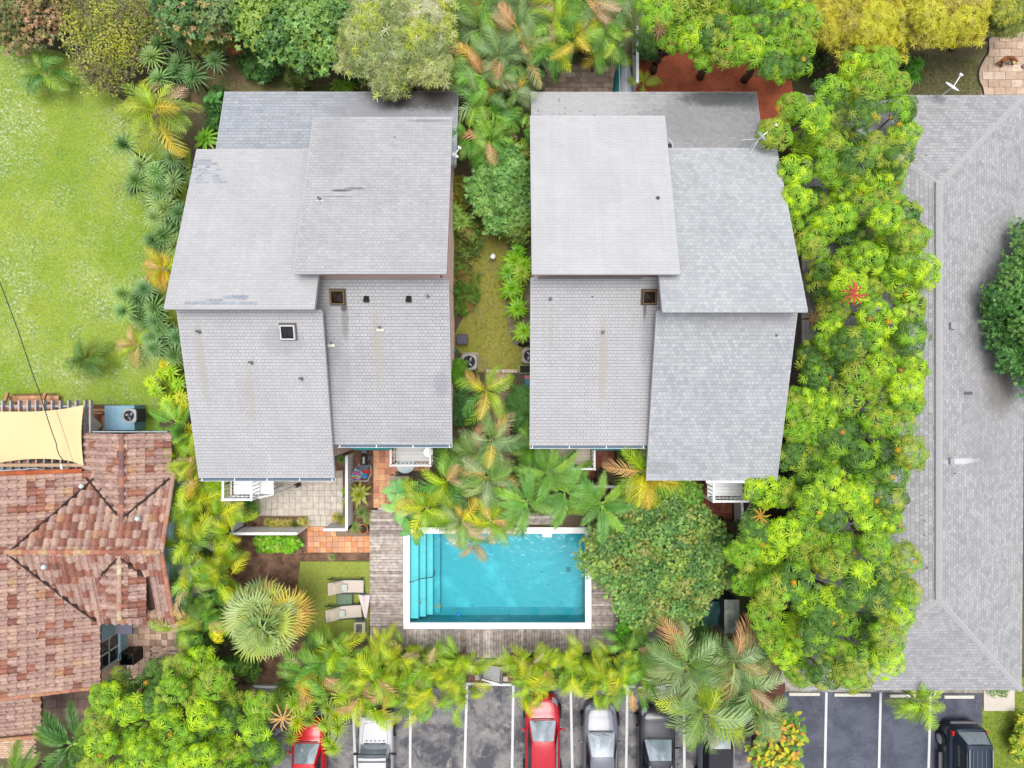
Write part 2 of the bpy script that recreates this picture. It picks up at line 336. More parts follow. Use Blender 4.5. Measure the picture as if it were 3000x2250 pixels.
# ---------------- shingle roofs ----------------
def shingle(name, c1, c2, mort, mix_amt=.5, bw=.15, rh=.13, blotch=(.0, None), stains_and_shade=(), mort_sz=.006, contrast=1.0, bias=0.0):
    m = bpy.data.materials.new(name); m.use_nodes = True; N, l = nodes(m); bs = N['Principled BSDF']; bs.inputs['Roughness'].default_value = .9; bs.inputs['Specular IOR Level'].default_value = .15
    uv = N.new('ShaderNodeTexCoord'); src = uv.outputs['UV']
    dn = N.new('ShaderNodeTexNoise'); dn.inputs['Scale'].default_value = 4; l(src, dn.inputs['Vector'])
    va = N.new('ShaderNodeVectorMath'); va.operation = 'MULTIPLY_ADD'; va.inputs[1].default_value = (.02, .012, 0); l(dn.outputs['Color'], va.inputs[0]); l(src, va.inputs[2]); src2 = va.outputs[0]
    def brick(w_, h_, off=.5):
        b = N.new('ShaderNodeTexBrick'); b.inputs['Scale'].default_value = 1; b.inputs['Brick Width'].default_value = w_; b.inputs['Row Height'].default_value = h_
        b.inputs['Mortar Size'].default_value = mort_sz; b.inputs['Mortar Smooth'].default_value = .3; b.inputs['Bias'].default_value = bias
        b.offset = off; b.inputs['Color1'].default_value = (*c1, 1); b.inputs['Color2'].default_value = (*c2, 1); b.inputs['Mortar'].default_value = (*mort, 1); l(src2, b.inputs['Vector']); return b
    b1 = brick(bw, rh); b2 = brick(bw*1.9, rh, .37)
    x = N.new('ShaderNodeMix'); x.data_type = 'RGBA'; x.inputs[0].default_value = mix_amt; l(b1.outputs['Color'], x.inputs['A']); l(b2.outputs['Color'], x.inputs['B'])
    cur = x.outputs['Result']
    def mul(fac, col, amount=None):
        nonlocal cur
        y = N.new('ShaderNodeMix'); y.data_type = 'RGBA'; y.blend_type = 'MIX'
        l(fac, y.inputs[0]); l(cur, y.inputs['A']); y.inputs['B'].default_value = (*col, 1); cur = y.outputs['Result']
    # broad weathering
    def mulnoise(vec, sc_, lo, hi, det=5):
        nonlocal cur
        n = N.new('ShaderNodeTexNoise'); n.inputs['Scale'].default_value = sc_; n.inputs['Detail'].default_value = det; n.inputs['Roughness'].default_value = .6; l(vec, n.inputs['Vector'])
        r = N.new('ShaderNodeMapRange'); r.inputs[1].default_value = .3; r.inputs[2].default_value = .7; r.inputs[3].default_value = lo; r.inputs[4].default_value = hi; l(n.outputs[0], r.inputs[0])
        y = N.new('ShaderNodeMix'); y.data_type = 'RGBA'; y.blend_type = 'MULTIPLY'; y.inputs[0].default_value = 1; l(cur, y.inputs['A']); l(r.outputs[0], y.inputs['B']); cur = y.outputs['Result']
    mulnoise(src, .45, .92, 1.05); mulnoise(src, 30, .88, 1.1, 3)
    mp = N.new('ShaderNodeMapping'); mp.inputs['Scale'].default_value = (2.2, .12, 1); l(src, mp.inputs[0]); mulnoise(mp.outputs[0], 1.3, .95, 1.03)
    g = N.new('ShaderNodeNewGeometry'); sx = N.new('ShaderNodeSeparateXYZ'); l(g.outputs['Position'], sx.inputs[0])
    sn = N.new('ShaderNodeTexNoise'); sn.inputs['Scale'].default_value = 5; sn.inputs['Detail'].default_value = 6; sn.inputs['Roughness'].default_value = .7; l(g.outputs['Position'], sn.inputs['Vector'])
    def M(op, a, b):
        q = N.new('ShaderNodeMath'); q.operation = op
        for i, v in enumerate((a, b)):
            if isinstance(v, (int, float)): q.inputs[i].default_value = v
            else: l(v, q.inputs[i])
        return q.outputs[0]
    for (cx, cy, rx, ry, st, colr) in stains_and_shade:  # ovals of stain and painted shade blended into the colour
        dx = M('DIVIDE', M('SUBTRACT', sx.outputs[0], cx), rx); dy = M('DIVIDE', M('SUBTRACT', sx.outputs[1], cy), ry)
        d = M('ADD', M('MULTIPLY', dx, dx), M('MULTIPLY', dy, dy))
        f = N.new('ShaderNodeMapRange'); f.interpolation_type = 'SMOOTHSTEP'; f.inputs[1].default_value = 1.9; f.inputs[2].default_value = .25; f.inputs[3].default_value = 0; f.inputs[4].default_value = 1; l(M('ADD', d, M('MULTIPLY', M('SUBTRACT', sn.outputs[0], .5), 2.2)), f.inputs[0])
        mul(M('MULTIPLY', f.outputs[0], st), colr)
    l(cur, bs.inputs['Base Color'])
    bp = N.new('ShaderNodeBump'); bp.inputs['Strength'].default_value = .35; bp.inputs['Distance'].default_value = .01; bp.invert = True; l(b1.outputs['Fac'], bp.inputs['Height']); l(bp.outputs[0], bs.inputs['Normal'])
    return m
EDGE = mat('edge_metal', c(206, 206, 210), .5, .05)
def roof(name, pts, m, parent, th=.14, label=None, up=None, fascia=True):
    "pts: four corners, lower-left, lower-right, upper-right, upper-left seen facing up the slope"
    P = [Vector(p) for p in pts]; mb = MB()
    u = (P[1]-P[0]).normalized(); n = (P[1]-P[0]).cross(P[-1]-P[0]).normalized(); v = n.cross(u)
    if n.z < 0: n = -n
    uv = [((p-P[0]).dot(u), (p-P[0]).dot(v)) for p in P]
    k = len(P); mb.v = [tuple(p) for p in P] + [tuple(p - Vector((0, 0, th))) for p in P]
    mb.f = [tuple(range(k)), tuple(range(2*k-1, k-1, -1))] + [(i, i+k, (i+1) % k+k, (i+1) % k) for i in range(k)]
    mb.uv[0] = uv; mb.uv[1] = uv[::-1]
    for i in range(k): mb.uv[2+i] = [(uv[i][0], uv[i][1]), (uv[i][0], uv[i][1]-.1), (uv[(i+1) % k][0], uv[(i+1) % k][1]-.1), (uv[(i+1) % k][0], uv[(i+1) % k][1])]
    me = mb.mesh(name, m); o = bpy.data.objects.new(name, me); COL.objects.link(o); adopt(o, parent); tag(o, label)
    # normals: first face must look up
    if me.polygons[0].normal.z < 0: me.flip_normals()
    if fascia:
        for i in range(k):
            a, b = P[i], P[(i+1) % k]; c0 = sum(P, Vector())/k
            outw = ((a+b)/2 - c0); e = (b-a).normalized(); outw = (outw - e*outw.dot(e)).normalized()
            q = MB().obox(a + outw*.009 - Vector((0, 0, .11)), b + outw*.009 - Vector((0, 0, .11)), .014, .2)
            q.build('fascia', EDGE, o)
    return o
SID = mat('pink_siding', c(244, 212, 202), .7, .05, 4, .25, 30)
TEAL = mat('teal_awning', c(20, 140, 140), .6, .08, 5)
def walls(parent, x0, x1, y0, y1, z0, z1, m=SID, name='wall', base=0.0):
    "block with a top sloping from z0 (at y0) to z1 (at y1)"
    mb = MB(); mb.v = [(x0, y0, base), (x1, y0, base), (x1, y1, base), (x0, y1, base), (x0, y0, z0), (x1, y0, z0), (x1, y1, z1), (x0, y1, z1)]
    mb.f = [(3, 2, 1, 0), (4, 5, 6, 7), (0, 1, 5, 4), (1, 2, 6, 5), (2, 3, 7, 6), (3, 0, 4, 7)]
    w_ = mb.build(name, m, parent)
    # lap siding boards as real courses
    s = MB(); z = base+.25; xa, xb, ya, yb = x0, x1, y0, y1
    while z < min(z0, z1)-.1:
        for (p, q) in (((xa, ya), (xb, ya)), ((xb, ya), (xb, yb)), ((xb, yb), (xa, yb)), ((xa, yb), (xa, ya))): s.obox((*p, z), (*q, z), .03, .03)
        z += .25
    s.build('siding', m, w_, kind='stuff'); return w_
GR = lambda a, k=1: c(a, a, a+3, k)
STD = dict(mort=GR(150), c1=GR(222), c2=GR(212), mix_amt=.3)
DK = c(70, 68, 66); MID = c(150, 150, 156); RUST = c(182, 177, 164)
def gutter(parent, x0, x1, y, z, m=WHITE):
    g = MB(); g.box(x0, x1, y-.11, y-.10, z-.13, z); g.box(x0, x1, y-.10, y, z-.13, z-.12); g.build('gutter', m, parent)
    gi = MB(); gi.box(x0+.02, x1-.02, y-.099, y-.002, z-.118, z-.02); gi.build('gutter_trough', mat('gutter_dark', c(96, 118, 140), .6), parent)
    n = int(abs(x1-x0)/1.2); s = MB()
    for k in range(n+1):
        x = x0+.1+(x1-x0-.2)*k/max(n, 1); s.box(x-.015, x+.015, y-.1, y, z-.02, z+.004)
    s.build('gutter_strap', WHITE, parent)

# --- left house (west) ---
H1 = empty('two_storey_house', (-7.5, 3, 0), label='left of the two shingle-roofed houses, with pink walls and one white and one brown skylight', cat='house')
def box4(x0, x1, ylo, zlo, yhi, zhi): # slope low at ylo, high at yhi, as lower-left..upper-left
    if ylo < yhi: return [(x0, ylo, zlo), (x1, ylo, zlo), (x1, yhi, zhi), (x0, yhi, zhi)]
    return [(x1, ylo, zlo), (x0, ylo, zlo), (x0, yhi, zhi), (x1, yhi, zhi)]
mA = shingle('shingles_west_upper', GR(209), GR(198), GR(160), stains_and_shade=[], mort_sz=.005)
mB = shingle('shingles_speckled', GR(204), GR(186), GR(136), stains_and_shade=[(W(995, 552, 7.3).x, W(1000, 552, 7.3).y, .34, .05, .75, DK), (W(1035, 545, 7.3).x, W(1035, 545, 7.3).y, .4, .05, .5, DK), (W(985, 575, 7.3).x, W(985, 572, 7.3).y, .5, .03, .4, DK), (W(1260, 350, 6).x, W(1260, 350, 6).y, .9, .05, .4, DK), (W(985, 400, 6).x, W(985, 400, 6).y, .6, 1.6, .25, MID)], mort_sz=.006)
mC = shingle('shingles_west_lower', GR(208), GR(196), GR(126), stains_and_shade=[(W(590, 1010, 6.6).x, W(620, 1060, 6).y, .13, 1.5, .6, RUST), (W(740, 1150, 6).x, W(740, 1150, 6).y, .15, 1.2, .5, RUST), (W(840, 990, 6.5).x, W(850, 1000, 6.5).y, .7, .5, .35, MID)], mort_sz=.007)
mD = shingle('shingles_west_east', GR(204), GR(190), GR(112), stains_and_shade=[(W(1012, 905, 6.3).x, W(1015, 905, 6.3).y, .12, .12, .9, DK), (W(1015, 940, 6.2).x, W(1015, 940, 6.2).y, .14, .7, .55, c(120, 118, 118)), (W(1110, 1010, 6).x, W(1110, 1020, 6).y, .16, 1.5, .55, RUST), (W(985, 1060, 6).x, W(1000, 1080, 6).y, .55, 1.2, .35, MID), (W(1296, 1125, 5.6).x, W(1296, 1125, 5.6).y, .3, .5, .5, c(150, 146, 160)), (W(1215, 1275, 5.4).x, W(1215, 1275, 5.4).y, 1.1, .3, .3, MID), (W(965, 880, 6.2).x, W(965, 940, 6.2).y, .5, 1.8, .3, c(130, 130, 136))], mort_sz=.008)  # last oval paints the neighbouring roof edge's shade into the colour
mE = shingle('shingles_west_porch', c(194, 199, 206), c(168, 174, 184), GR(124), bw=.24, rh=.16, mix_amt=.5, mort_sz=.008, stains_and_shade=[(W(1180, 330, 3.4).x, W(1180, 320, 3.4).y, 2.8, 1.2, .8, c(162, 162, 168)), (W(1130, 300, 3.2).x, W(1130, 285, 3.2).y, .9, .5, .6, c(120, 118, 118)), (W(1215, 300, 3.2).x, W(1215, 285, 3.2).y, 1.2, .5, .85, c(92, 90, 88)), (W(1300, 290, 3.2).x, W(1300, 285, 3.2).y, .8, .6, .85, c(84, 82, 80))])
r_nw = roof('roof', box4(-12.7, -7.22, 9.45, 5.5, 2.74, 8.1), mA, H1, label='plain pale grey upper roof over the north-west part')
r_ne = roof('roof', box4(-7.9, -2.38, 10.63, 5.8, 4.0, 8.3), mB, H1, label='highest roof, speckled grey with a black stain')
r_sw = roof('roof', box4(-12.7, -7.21, -3.8, 5.3, 2.8, 7.15), mC, H1, label='pale grey lower roof with the white skylight')
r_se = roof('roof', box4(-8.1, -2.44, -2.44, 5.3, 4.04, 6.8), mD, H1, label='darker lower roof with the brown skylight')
r_po = roof('porch_roof', [(-2.385, 12.88, 2.9), (-12.66, 12.88, 2.9), (-12.66, 9.3, 4.05), (-2.385, 9.3, 4.05)], mE, H1, label='low porch roof, blue-grey at one end and stained black at the other')
walls(H1, -12.2, -7.56, 3.0, 9.1, 7.82, 5.5); walls(H1, -7.5, -2.78, 4.25, 10.2, 8.06, 5.8)
walls(H1, -12.2, -7.62, -3.1, 2.98, 5.33, 7.0); walls(H1, -7.6, -2.78, -1.9, 4.2, 5.25, 6.7)
pt = MB()
for x in (-12.4, -9, -5.8, -2.6): pt.box(x-.07, x+.07, 12.5, 12.64, 0, 2.86)
pt.build('porch_post', WHITE, H1)
gutter(H1, -12.7, -7.21, -3.84, 5.25); gutter(H1, -8.0+.9, -2.44, -2.48, 5.25)
# --- right house (east) ---
H2 = empty('two_storey_house', (5.7, 3, 0), label='right of the two shingle-roofed houses, beside the big umbrella trees, with one brown skylight', cat='house')
mF = shingle('shingles_east_smooth', GR(212), GR(205), GR(172), mort_sz=.004)
mG = shingle('shingles_east_blotchy', c(206, 209, 212), c(182, 188, 193), GR(160), bw=.17, rh=.15, mix_amt=.15, mort_sz=.006)
mH = shingle('shingles_east_lower', GR(207), GR(197), GR(126), stains_and_shade=[(W(1766, 1050, 6).x, W(1766, 1060, 6).y, .14, 1.7, .65, RUST), (W(1887, 905, 6.4).x, W(1887, 905, 6.4).y, .07, .4, .8, c(110, 110, 112)), (W(1888, 1000, 6.2).x, W(1888, 1000, 6.2).y, .18, 1.0, .35, MID), (W(1612, 960, 6.2).x, W(1612, 960, 6.2).y, .08, .9, .4, RUST)], mort_sz=.008)
mI = shingle('shingles_east_patched', c(204, 207, 211), c(176, 181, 186), GR(146), bw=.16, rh=.15, mix_amt=.2, mort_sz=.007, stains_and_shade=[(W(2180, 980, 6.3).x, W(2180, 940, 6.3).y, 1.9, .45, .4, GR(172)), (W(1930, 1370, 5.5).x, W(1930, 1370, 5.5).y, .5, .25, .35, GR(140))])
mJ = shingle('shingles_east_porch', GR(200), GR(170), GR(140), mix_amt=.3, stains_and_shade=[(W(2080, 340, 3.3).x, W(2080, 340, 3.3).y, 2.0, 1.4, .5, c(140, 142, 146)), (W(1960, 370, 3.3).x, W(1990, 380, 3.3).y, 1.2, 1.0, .4, GR(150)), (W(2100, 300, 3.1).x, W(2100, 285, 3.1).y, 1.5, .4, .85, c(92, 94, 96)), (W(2190, 300, 3.1).x, W(2190, 290, 3.1).y, .6, .5, .5, c(120, 122, 126)), (W(1700, 300, 3.1).x, W(1700, 300, 3.1).y, 2.2, .9, .6, GR(204))])
roof('roof', box4(.73, 6.08, 10.68, 5.8, 3.98, 8.3), mF, H2, label='smooth whitish upper roof, the highest of the house')
roof('roof', box4(5.44, 10.66, 9.5, 5.5, 2.6, 8.4), mG, H2, label='mottled upper roof touched by the umbrella trees')
roof('roof', box4(.73, 5.9, -2.48, 5.3, 4.1, 6.8), mH, H2, label='even grey lower roof with the brown skylight')
roof('roof', box4(5.46, 10.75, -3.9, 5.3, 2.75, 7.3), mI, H2, label='mottled lower roof above the east balcony')
roof('porch_roof', [(10.77, 12.87, 2.9), (.85, 12.87, 2.9), (.85, 9.3, 4.05), (10.77, 9.3, 4.05)], mJ, H2, label='low porch roof, streaked black over its outer corner')
walls(H2, 1.05, 5.4, 4.25, 10.3, 8.0, 5.8); walls(H2, 5.8, 10.2, 2.85, 9.1, 8.1, 5.5)
walls(H2, 1.05, 5.78, -2.05, 4.2, 5.2, 6.6); walls(H2, 5.86, 10.2, -3.2, 2.8, 5.3, 7.1)
pt = MB()
for x in (1.1, 4.3, 7.5, 10.5): pt.box(x-.07, x+.07, 12.5, 12.64, 0, 2.86)
pt.build('porch_post', WHITE, H2)
gutter(H2, .73, 5.44, -2.52, 5.25)
ct = MB(); ct.box(7.9, 10.4, -4.02, -3.93, 5.12, 5.26); ct.build('gutter', WHITE, H2)
MB().box(1.0, 4.95, 4.02, 4.05, 6.84, 7.0).build('flashing', mat('dark_flashing', c(150, 150, 148), .8, .2, 10), H2)
# teal awnings / trim below the eaves
def part_box(name, m, par, x0, x1, y0, y1, z0, z1, **kw): return MB().box(x0, x1, y0, y1, z0, z1).build(name, m, par, **kw)
def awning(par, px0, px1, py, z=4.2, d=1.0):
    a, b = W(px0, py, z), W(px1, py, z); mb = MB()
    mb.v = [(a.x, a.y, z), (b.x, a.y, z), (b.x, a.y+d, z+.5), (a.x, a.y+d, z+.5), (a.x, a.y, z-.06), (b.x, a.y, z-.06), (b.x, a.y+d, z+.44), (a.x, a.y+d, z+.44)]
    mb.f = [(0, 1, 2, 3), (7, 6, 5, 4), (0, 4, 5, 1), (1, 5, 6, 2), (2, 6, 7, 3), (3, 7, 4, 0)]
    mb.build('awning', TEAL, par)
awning(H1, 1034, 1146, 1318, 4.4); awning(H1, 838, 958, 1406, 4.6, .7); awning(H2, 1736, 1835, 1319, 4.4)

# ---- roof fittings (parts of their house) ----
BLACK = mat('black_plastic', c(38, 38, 42), .5, .1); DGLASS = mat('skylight_dome', c(48, 44, 50), .3, .2, 3, spec=.35); PIPE = mat('vent_pipe', c(150, 150, 155), .5, .1)
def rz_at(ylo, zlo, yhi, zhi): return lambda y: zlo+(zhi-zlo)*(y-ylo)/(yhi-ylo)
zSW1 = rz_at(-3.8, 5.3, 2.8, 7.15); zSE1 = rz_at(-2.44, 5.3, 4.04, 6.8); zNE1 = rz_at(10.63, 5.8, 4, 8.3); zNW1 = rz_at(9.45, 5.5, 2.74, 8.1)
zSW2 = rz_at(-2.48, 5.3, 4.1, 6.8); zSE2 = rz_at(-3.9, 5.3, 2.75, 7.3); zNW2 = rz_at(10.68, 5.8, 3.98, 8.3)
def on_roof(px, py, zf):
    z = 6.5
    for _ in range(12): z = zf(W(px, py, z).y)
    p = W(px, py, z); return Vector((p.x, p.y, z))
def skylight(par, px, py, zf, frame_m, dome_m, label, s=.6):
    p = on_roof(px, py, zf); sl_ = (zf(p.y+1)-zf(p.y)); a = math.atan(sl_)
    root = MB()
    def tr(x, y, z): return (p.x+x, p.y+y*math.cos(a)-z*math.sin(a), p.z+y*math.sin(a)+z*math.cos(a))
    h = s/2; t = .045
    for (x0_, x1_, y0_, y1_) in ((-h, h, -h, -h+t), (-h, h, h-t, h), (-h, -h+t, -h+t, h-t), (h-t, h, -h+t, h-t)):
        i = len(root.v); root.v += [tr(x, y, z) for z in (-.05, .16) for (x, y) in ((x0_, y0_), (x1_, y0_), (x1_, y1_), (x0_, y1_))]
        root.f += [(i+3, i+2, i+1, i), (i+4, i+5, i+6, i+7)] + [(i+q, i+(q+1) % 4, i+4+(q+1) % 4, i+4+q) for q in range(4)]
    f = root.build('skylight', frame_m, par, label=label)
    d = MB(); k = h-t
    d.grid(lambda u, v: tr((u*2-1)*k, (v*2-1)*k, .1+.15*min(u, 1-u, v, 1-v)*2), 8, 8); d.build('dome', dome_m, f, smooth=False)
    b = MB(); i = 0; b.v = [tr(x, y, 0.01) for x, y in ((-h-.06, -h-.06), (h+.06, -h-.06), (h+.06, h+.06), (-h-.06, h+.06))]; b.f = [(0, 1, 2, 3)]
    b.build('curb', mat('dark_curb', c(110, 104, 100), .9, .3, 10), f)
WF = mat('white_frame', c(228, 228, 230), .5, .05); BF = mat('rusty_frame', c(120, 100, 60), .7, .3, 12); BD = mat('brown_dome', c(44, 32, 26), .3, .3, 2, spec=.35)
skylight(H1, 845, 972, zSW1, WF, DGLASS, 'white-framed skylight', .56); skylight(H1, 990, 870, zSE1, BF, BD, 'brown-framed skylight', .54)
skylight(H2, 1901, 870, zSW2, BF, BD, 'brown skylight', .52)
def vent_pipe(par, px, py, zf, r=.05, h=.3, m=PIPE, collar=None, label=None):
    p = on_roof(px, py, zf); mb = MB(); mb.cyl(p.x, p.y, p.z-.1, p.z+h, r, n=10)
    mb.cyl(p.x, p.y, p.z+h, p.z+h+.001, r*.7, n=10)
    o = mb.build('vent_pipe', m, par, label=label)
    MB().cyl(p.x, p.y, p.z+h+.002, p.z+h+.006, r*.6, n=10).build('pipe_mouth', BLACK, o)
    if collar: MB().box(p.x-.13, p.x+.15, p.y-.14, p.y-.04, p.z-.03, p.z+.03).build('collar', collar, o)
    else: MB().cyl(p.x, p.y, p.z-.02, p.z+.03, r*1.9, r*1.2, n=12).build('collar', PIPE, o)
CREAM = mat('cream_collar', c(236, 234, 216), .6, .05)
for px, py in ((585, 972), (738, 1062), (884, 1109)): vent_pipe(H1, px, py, zSW1)
for px, py in ((1113, 960), (970, 1005)): vent_pipe(H1, px, py, zSE1, collar=CREAM)
vent_pipe(H1, 1254, 868, zSE1, .045); vent_pipe(H1, 937, 583, zNE1, .06, .2, collar=CREAM); vent_pipe(H1, 1157, 402, zNE1, .02, .06)
for px in (1074, 1198):
    p = on_roof(px, 876, zSE1); MB().prism([(p.x-.11, p.y-.13), (p.x+.11, p.y-.13), (p.x+.1, p.y+.12), (p.x-.1, p.y+.12)], p.z-.1, [p.z+.18, p.z+.18, p.z+.05, p.z+.05]).build('box_vent', BLACK, H1, bevel=.02)
for px, py in ((1612, 875), (1766, 973)): vent_pipe(H2, px, py, zSW2)
vent_pipe(H2, 1735, 869, zSW2, .02, .1, BLACK); vent_pipe(H2, 1927, 581, zNW2, .05, .12, BLACK); vent_pipe(H2, 2275, 982, zSE2, .035, .1)
# patch shingles in darker stone-blue on the north-west roof of the left house
PSH = attr_mat('patch_shingle', .9, 0, .15, 12, .2)
q = T([(-.078, -.048, 0), (.078, -.048, 0), (.078, .048, 0), (-.078, .048, 0), (-.078, -.048, -.02), (.078, -.048, -.02)], [(0, 1, 2, 3), (4, 5, 1, 0)]).mesh('shingle', PSH)
sh = []
for r_ in range(8):
    n = [4, 5, 5, 6, 6, 7, 7, 8][r_]
    for k in range(n):
        if random.random() < .62: sh.append((574 + k*13 + (6 if r_ % 2 else 0) - r_*1.6, 470+r_*9))
for k in range(17): sh.append((548+k*12.5, 888+random.uniform(-1, 1)))
for k in range(9): sh.append((605+k*14, 879-(k > 3)*5))
for k in range(6): sh.append((662+k*12, 868))
ap = math.atan((8.1-5.5)/(9.45-2.74))
for (px, py) in sh:
    p = on_roof(px, py, zNW1); g = random.uniform(.8, 1.15); g = random.uniform(.92, 1.05); k_ = c(172*g, 180*g, 192*g)
    place('shingle', q, p + Vector((0, 0, .012)), (-ap, 0, 0), (1, 1, 1), k_, r_nw)
# half-round vent hood of the right house
p = W(1966, 425, 4.3); mb = MB()
mb.tube([(p.x-.1+.2*math.cos(t), p.y-.05+.28*math.sin(t), 4.2) for t in [R(95)-R(190)*k/10+R(0) for k in range(11)]], .05, 8); mb.build('vent_hood', mat('hood_grey', c(205, 205, 212), .5), H2)
MB().cyl(p.x-.08, p.y-.04, 3.9, 4.1, .19, n=14).build('vent_opening', BLACK, H2)

# ---- balconies (parts: deck boards, rails, balusters) ----
def balcony(px0, px1, pyt, pyb, zdeck, label, m=WHITE, rail_l=True, rail_r=True, boards=6, rh=.95, stair=None, rail_py=None):
    a = W(px0, pyt, zdeck); b = W(px1, pyb, zdeck); x0, x1, y0, y1 = a.x, b.x, b.y, a.y+.9
    root = empty('balcony', ((x0+x1)/2, (y0+y1)/2, zdeck), label=label, cat='balcony')
    n = int((y1-y0)/.14)
    for k in range(n):
        yy = y0+(y1-y0)*k/n; MB().box(x0, x1, yy+.006, yy+(y1-y0)/n-.006, zdeck-.04, zdeck+random.uniform(-.003, .003)).build('board', m, root)
    MB().box(x0, x1, y0, y1, zdeck-.2, zdeck-.045).build('joists', m, root)
    zr = zdeck+rh; e = .06
    def rail(p, q, nm='rail'):
        MB().obox((*p, zr), (*q, zr), .09, .05).build(nm, m, root); MB().obox((*p, zdeck+.1), (*q, zdeck+.1), .05, .05).build('bottom_rail', m, root)
        L_ = (Vector(q)-Vector(p)).length; k_ = int(L_/.16)
        for i in range(1, k_):
            t = i/k_; x = p[0]+(q[0]-p[0])*t; y = p[1]+(q[1]-p[1])*t
            MB().box(x-.018, x+.018, y-.018, y+.018, zdeck-.12, zr-.02).build('baluster', m, root)
    rail((x0, y0-e), (x1, y0-e))
    if rail_l: rail((x0-e, y0), (x0-e, y1))
    if rail_r: rail((x1+e, y0), (x1+e, y1))
    for x in (x0-e, x1+e): MB().box(x-.05, x+.05, y0-e-.05, y0-e+.05, 0, zr+.06).build('post', m, root)
    if stair:
        MB().obox((x1+e, y0-e, zr), stair, .09, .06).build('handrail', m, root)
        MB().box(stair[0]-.07, stair[0]+.07, stair[1]-.07, stair[1]+.07, 0, stair[2]+.04).build('post', mat('dark_post', c(70, 60, 52)), root)
    return root
st = W(866, 1424, .6)
balcony(684, 757, 1401, 1449, 2.9, 'white timber balcony with a long stair handrail, below the white-skylight roof')
ro = [o for o in bpy.data.objects if o.name.startswith('balcony')][0]
# landing and stair of that balcony
a = W(757, 1405, 2.9); b = W(800, 1447, 2.9)
for k in range(6):
    z = 2.75-.1*k; MB().box(a.x+.02, W(800, 0, 2.9).x, b.y+.13*k, b.y+.13*k+.12, 2.86, 2.9).build('board', WHITE, ro)
p0 = W(757, 1458, 3.85); p1 = W(797, 1450, 3.3)
MB().obox(p0, p1, .08, .05).build('handrail', WHITE, ro); MB().obox(p1, st, .08, .06).build('handrail', WHITE, ro)
MB().obox(W(799, 1403, 3.3), W(799, 1449, 3.3), .08, .05).build('rail', WHITE, ro)
MB().box(st.x-.08, st.x+.08, st.y-.08, st.y+.08, 0, .62).build('post', mat('dark_post', c(70, 60, 52)), ro)
OLDW = mat('aged_white', c(226, 226, 224), .6, .08, 4); BEIGE = mat('beige_boards', c(206, 200, 178), .8, .15, 3, .2, stretch=(1, 8, 1))
balcony(1160, 1264, 1310, 1352, 3.0, 'greyish white balcony with a round table, between the terracotta path and the palms', OLDW)
b2 = balcony(1616, 1730, 1310, 1362, 3.0, 'weathered beige balcony deck with white rails, behind the foxtail palms', BEIGE)
for ch in b2.children:
    if ch.name.split('.')[0] in ('rail', 'baluster', 'bottom_rail', 'post'): ch.data.materials.clear(); ch.data.materials.append(OLDW)
balcony(2076, 2176, 1408, 1454, 3.0, 'bright white balcony below the mottled roof, next to the umbrella trees', WHITE)

# ---------------- long grey hip-roofed house on the right ----------------
H3 = empty('single_storey_house', (17.6, 0, 0), label='long low house with a pale grey hipped shingle roof at the right', cat='house')
mK = shingle('shingles_hip', GR(200), GR(168), GR(140), bw=.19, rh=.16, mix_amt=.25, mort_sz=.009, stains_and_shade=[(W(2950, 1130, 4).x, W(2950, 1130, 4).y, .9, 1.2, .7, c(120, 112, 104)), (W(2870, 960, 4).x, W(2870, 960, 4).y, .7, 1.8, .3, GR(150)), (W(2960, 760, 3.6).x, W(2960, 700, 3.6).y, .6, 1.2, .3, GR(140)), (W(2700, 1900, 3.6).x, W(2700, 1900, 3.6).y, 1.4, .7, .3, GR(165)), (W(2820, 1350, 4.6).x, W(2830, 1352, 4.6).y, .9, .12, .8, GR(232)), (W(2900, 1250, 4).x, W(2900, 1250, 4).y, 1.2, 2.4, .35, GR(160))])
e0, e1 = 12.75, 22.4; yn, ys = 12.7, -13.45; rx = 17.55; rn, rs = 8.2, -8.85; ze, zr = 3.0, 5.0; en = 22.6
roof('roof', [(e0, yn, ze), (e0, ys, ze), (rx, rs, zr), (rx, rn, zr)], mK, H3, label='left slope, its courses running along the ridge', fascia=False)
roof('roof', [(e1, ys, ze), (en, yn, ze), (rx, rn, zr), (rx, rs, zr)], mK, H3, label='right slope with dark leaf staining', fascia=False)
roof('roof', [(en, yn, ze), (e0, yn, ze), (rx, rn, zr)], mK, H3, label='far end slope by the satellite dish', fascia=False)
roof('roof', [(e0, ys, ze), (e1, ys, ze), (rx, rs, zr)], mK, H3, label='near end slope above the parking bays', fascia=False)
CAP = mat('ridge_cap', GR(190), .9, .12, 14, .4, 40)
def caps(par, a, b, m=CAP, wd=.26, stp=.3, z=.02):
    a, b = Vector(a), Vector(b); n = int((b-a).length/stp); d = (b-a)/n; mb = MB()
    s = d.cross(Vector((0, 0, 1))).normalized()*wd/2
    for k in range(n):
        p = a+d*k; q = a+d*(k+1.08); up = Vector((0, 0, z+.012)); lo = Vector((0, 0, z)); dr = Vector((0, 0, -.07))
        mb.quad(p+lo, p+s+lo+dr, q+s+up+dr, q+up); mb.quad(p+lo, q+up, q-s+up+dr, p-s+lo+dr)
        mb.quad(q+up, q+s+up+dr, q+s+lo+dr, q+lo); mb.quad(q+up, q+lo, q-s+lo+dr, q-s+up+dr)
    mb.build('ridge_shingle_row', m, par, kind='stuff')
for a, b in (((rx, rs, zr), (rx, rn, zr)), ((rx, rn, zr), (en, yn, ze)), ((e0, yn, ze), (rx, rn, zr)), ((rx, rs, zr), (e1, ys, ze)), ((e0, ys, ze), (rx, rs, zr))): caps(H3, a, b)
sm = MB(); sm.obox((rx-.16, rs, zr-.03), (rx-.16, rn+.1, zr-.03), .03, .05); sm.build('ridge_seam', mat('seam', c(158, 158, 162), .9), H3)
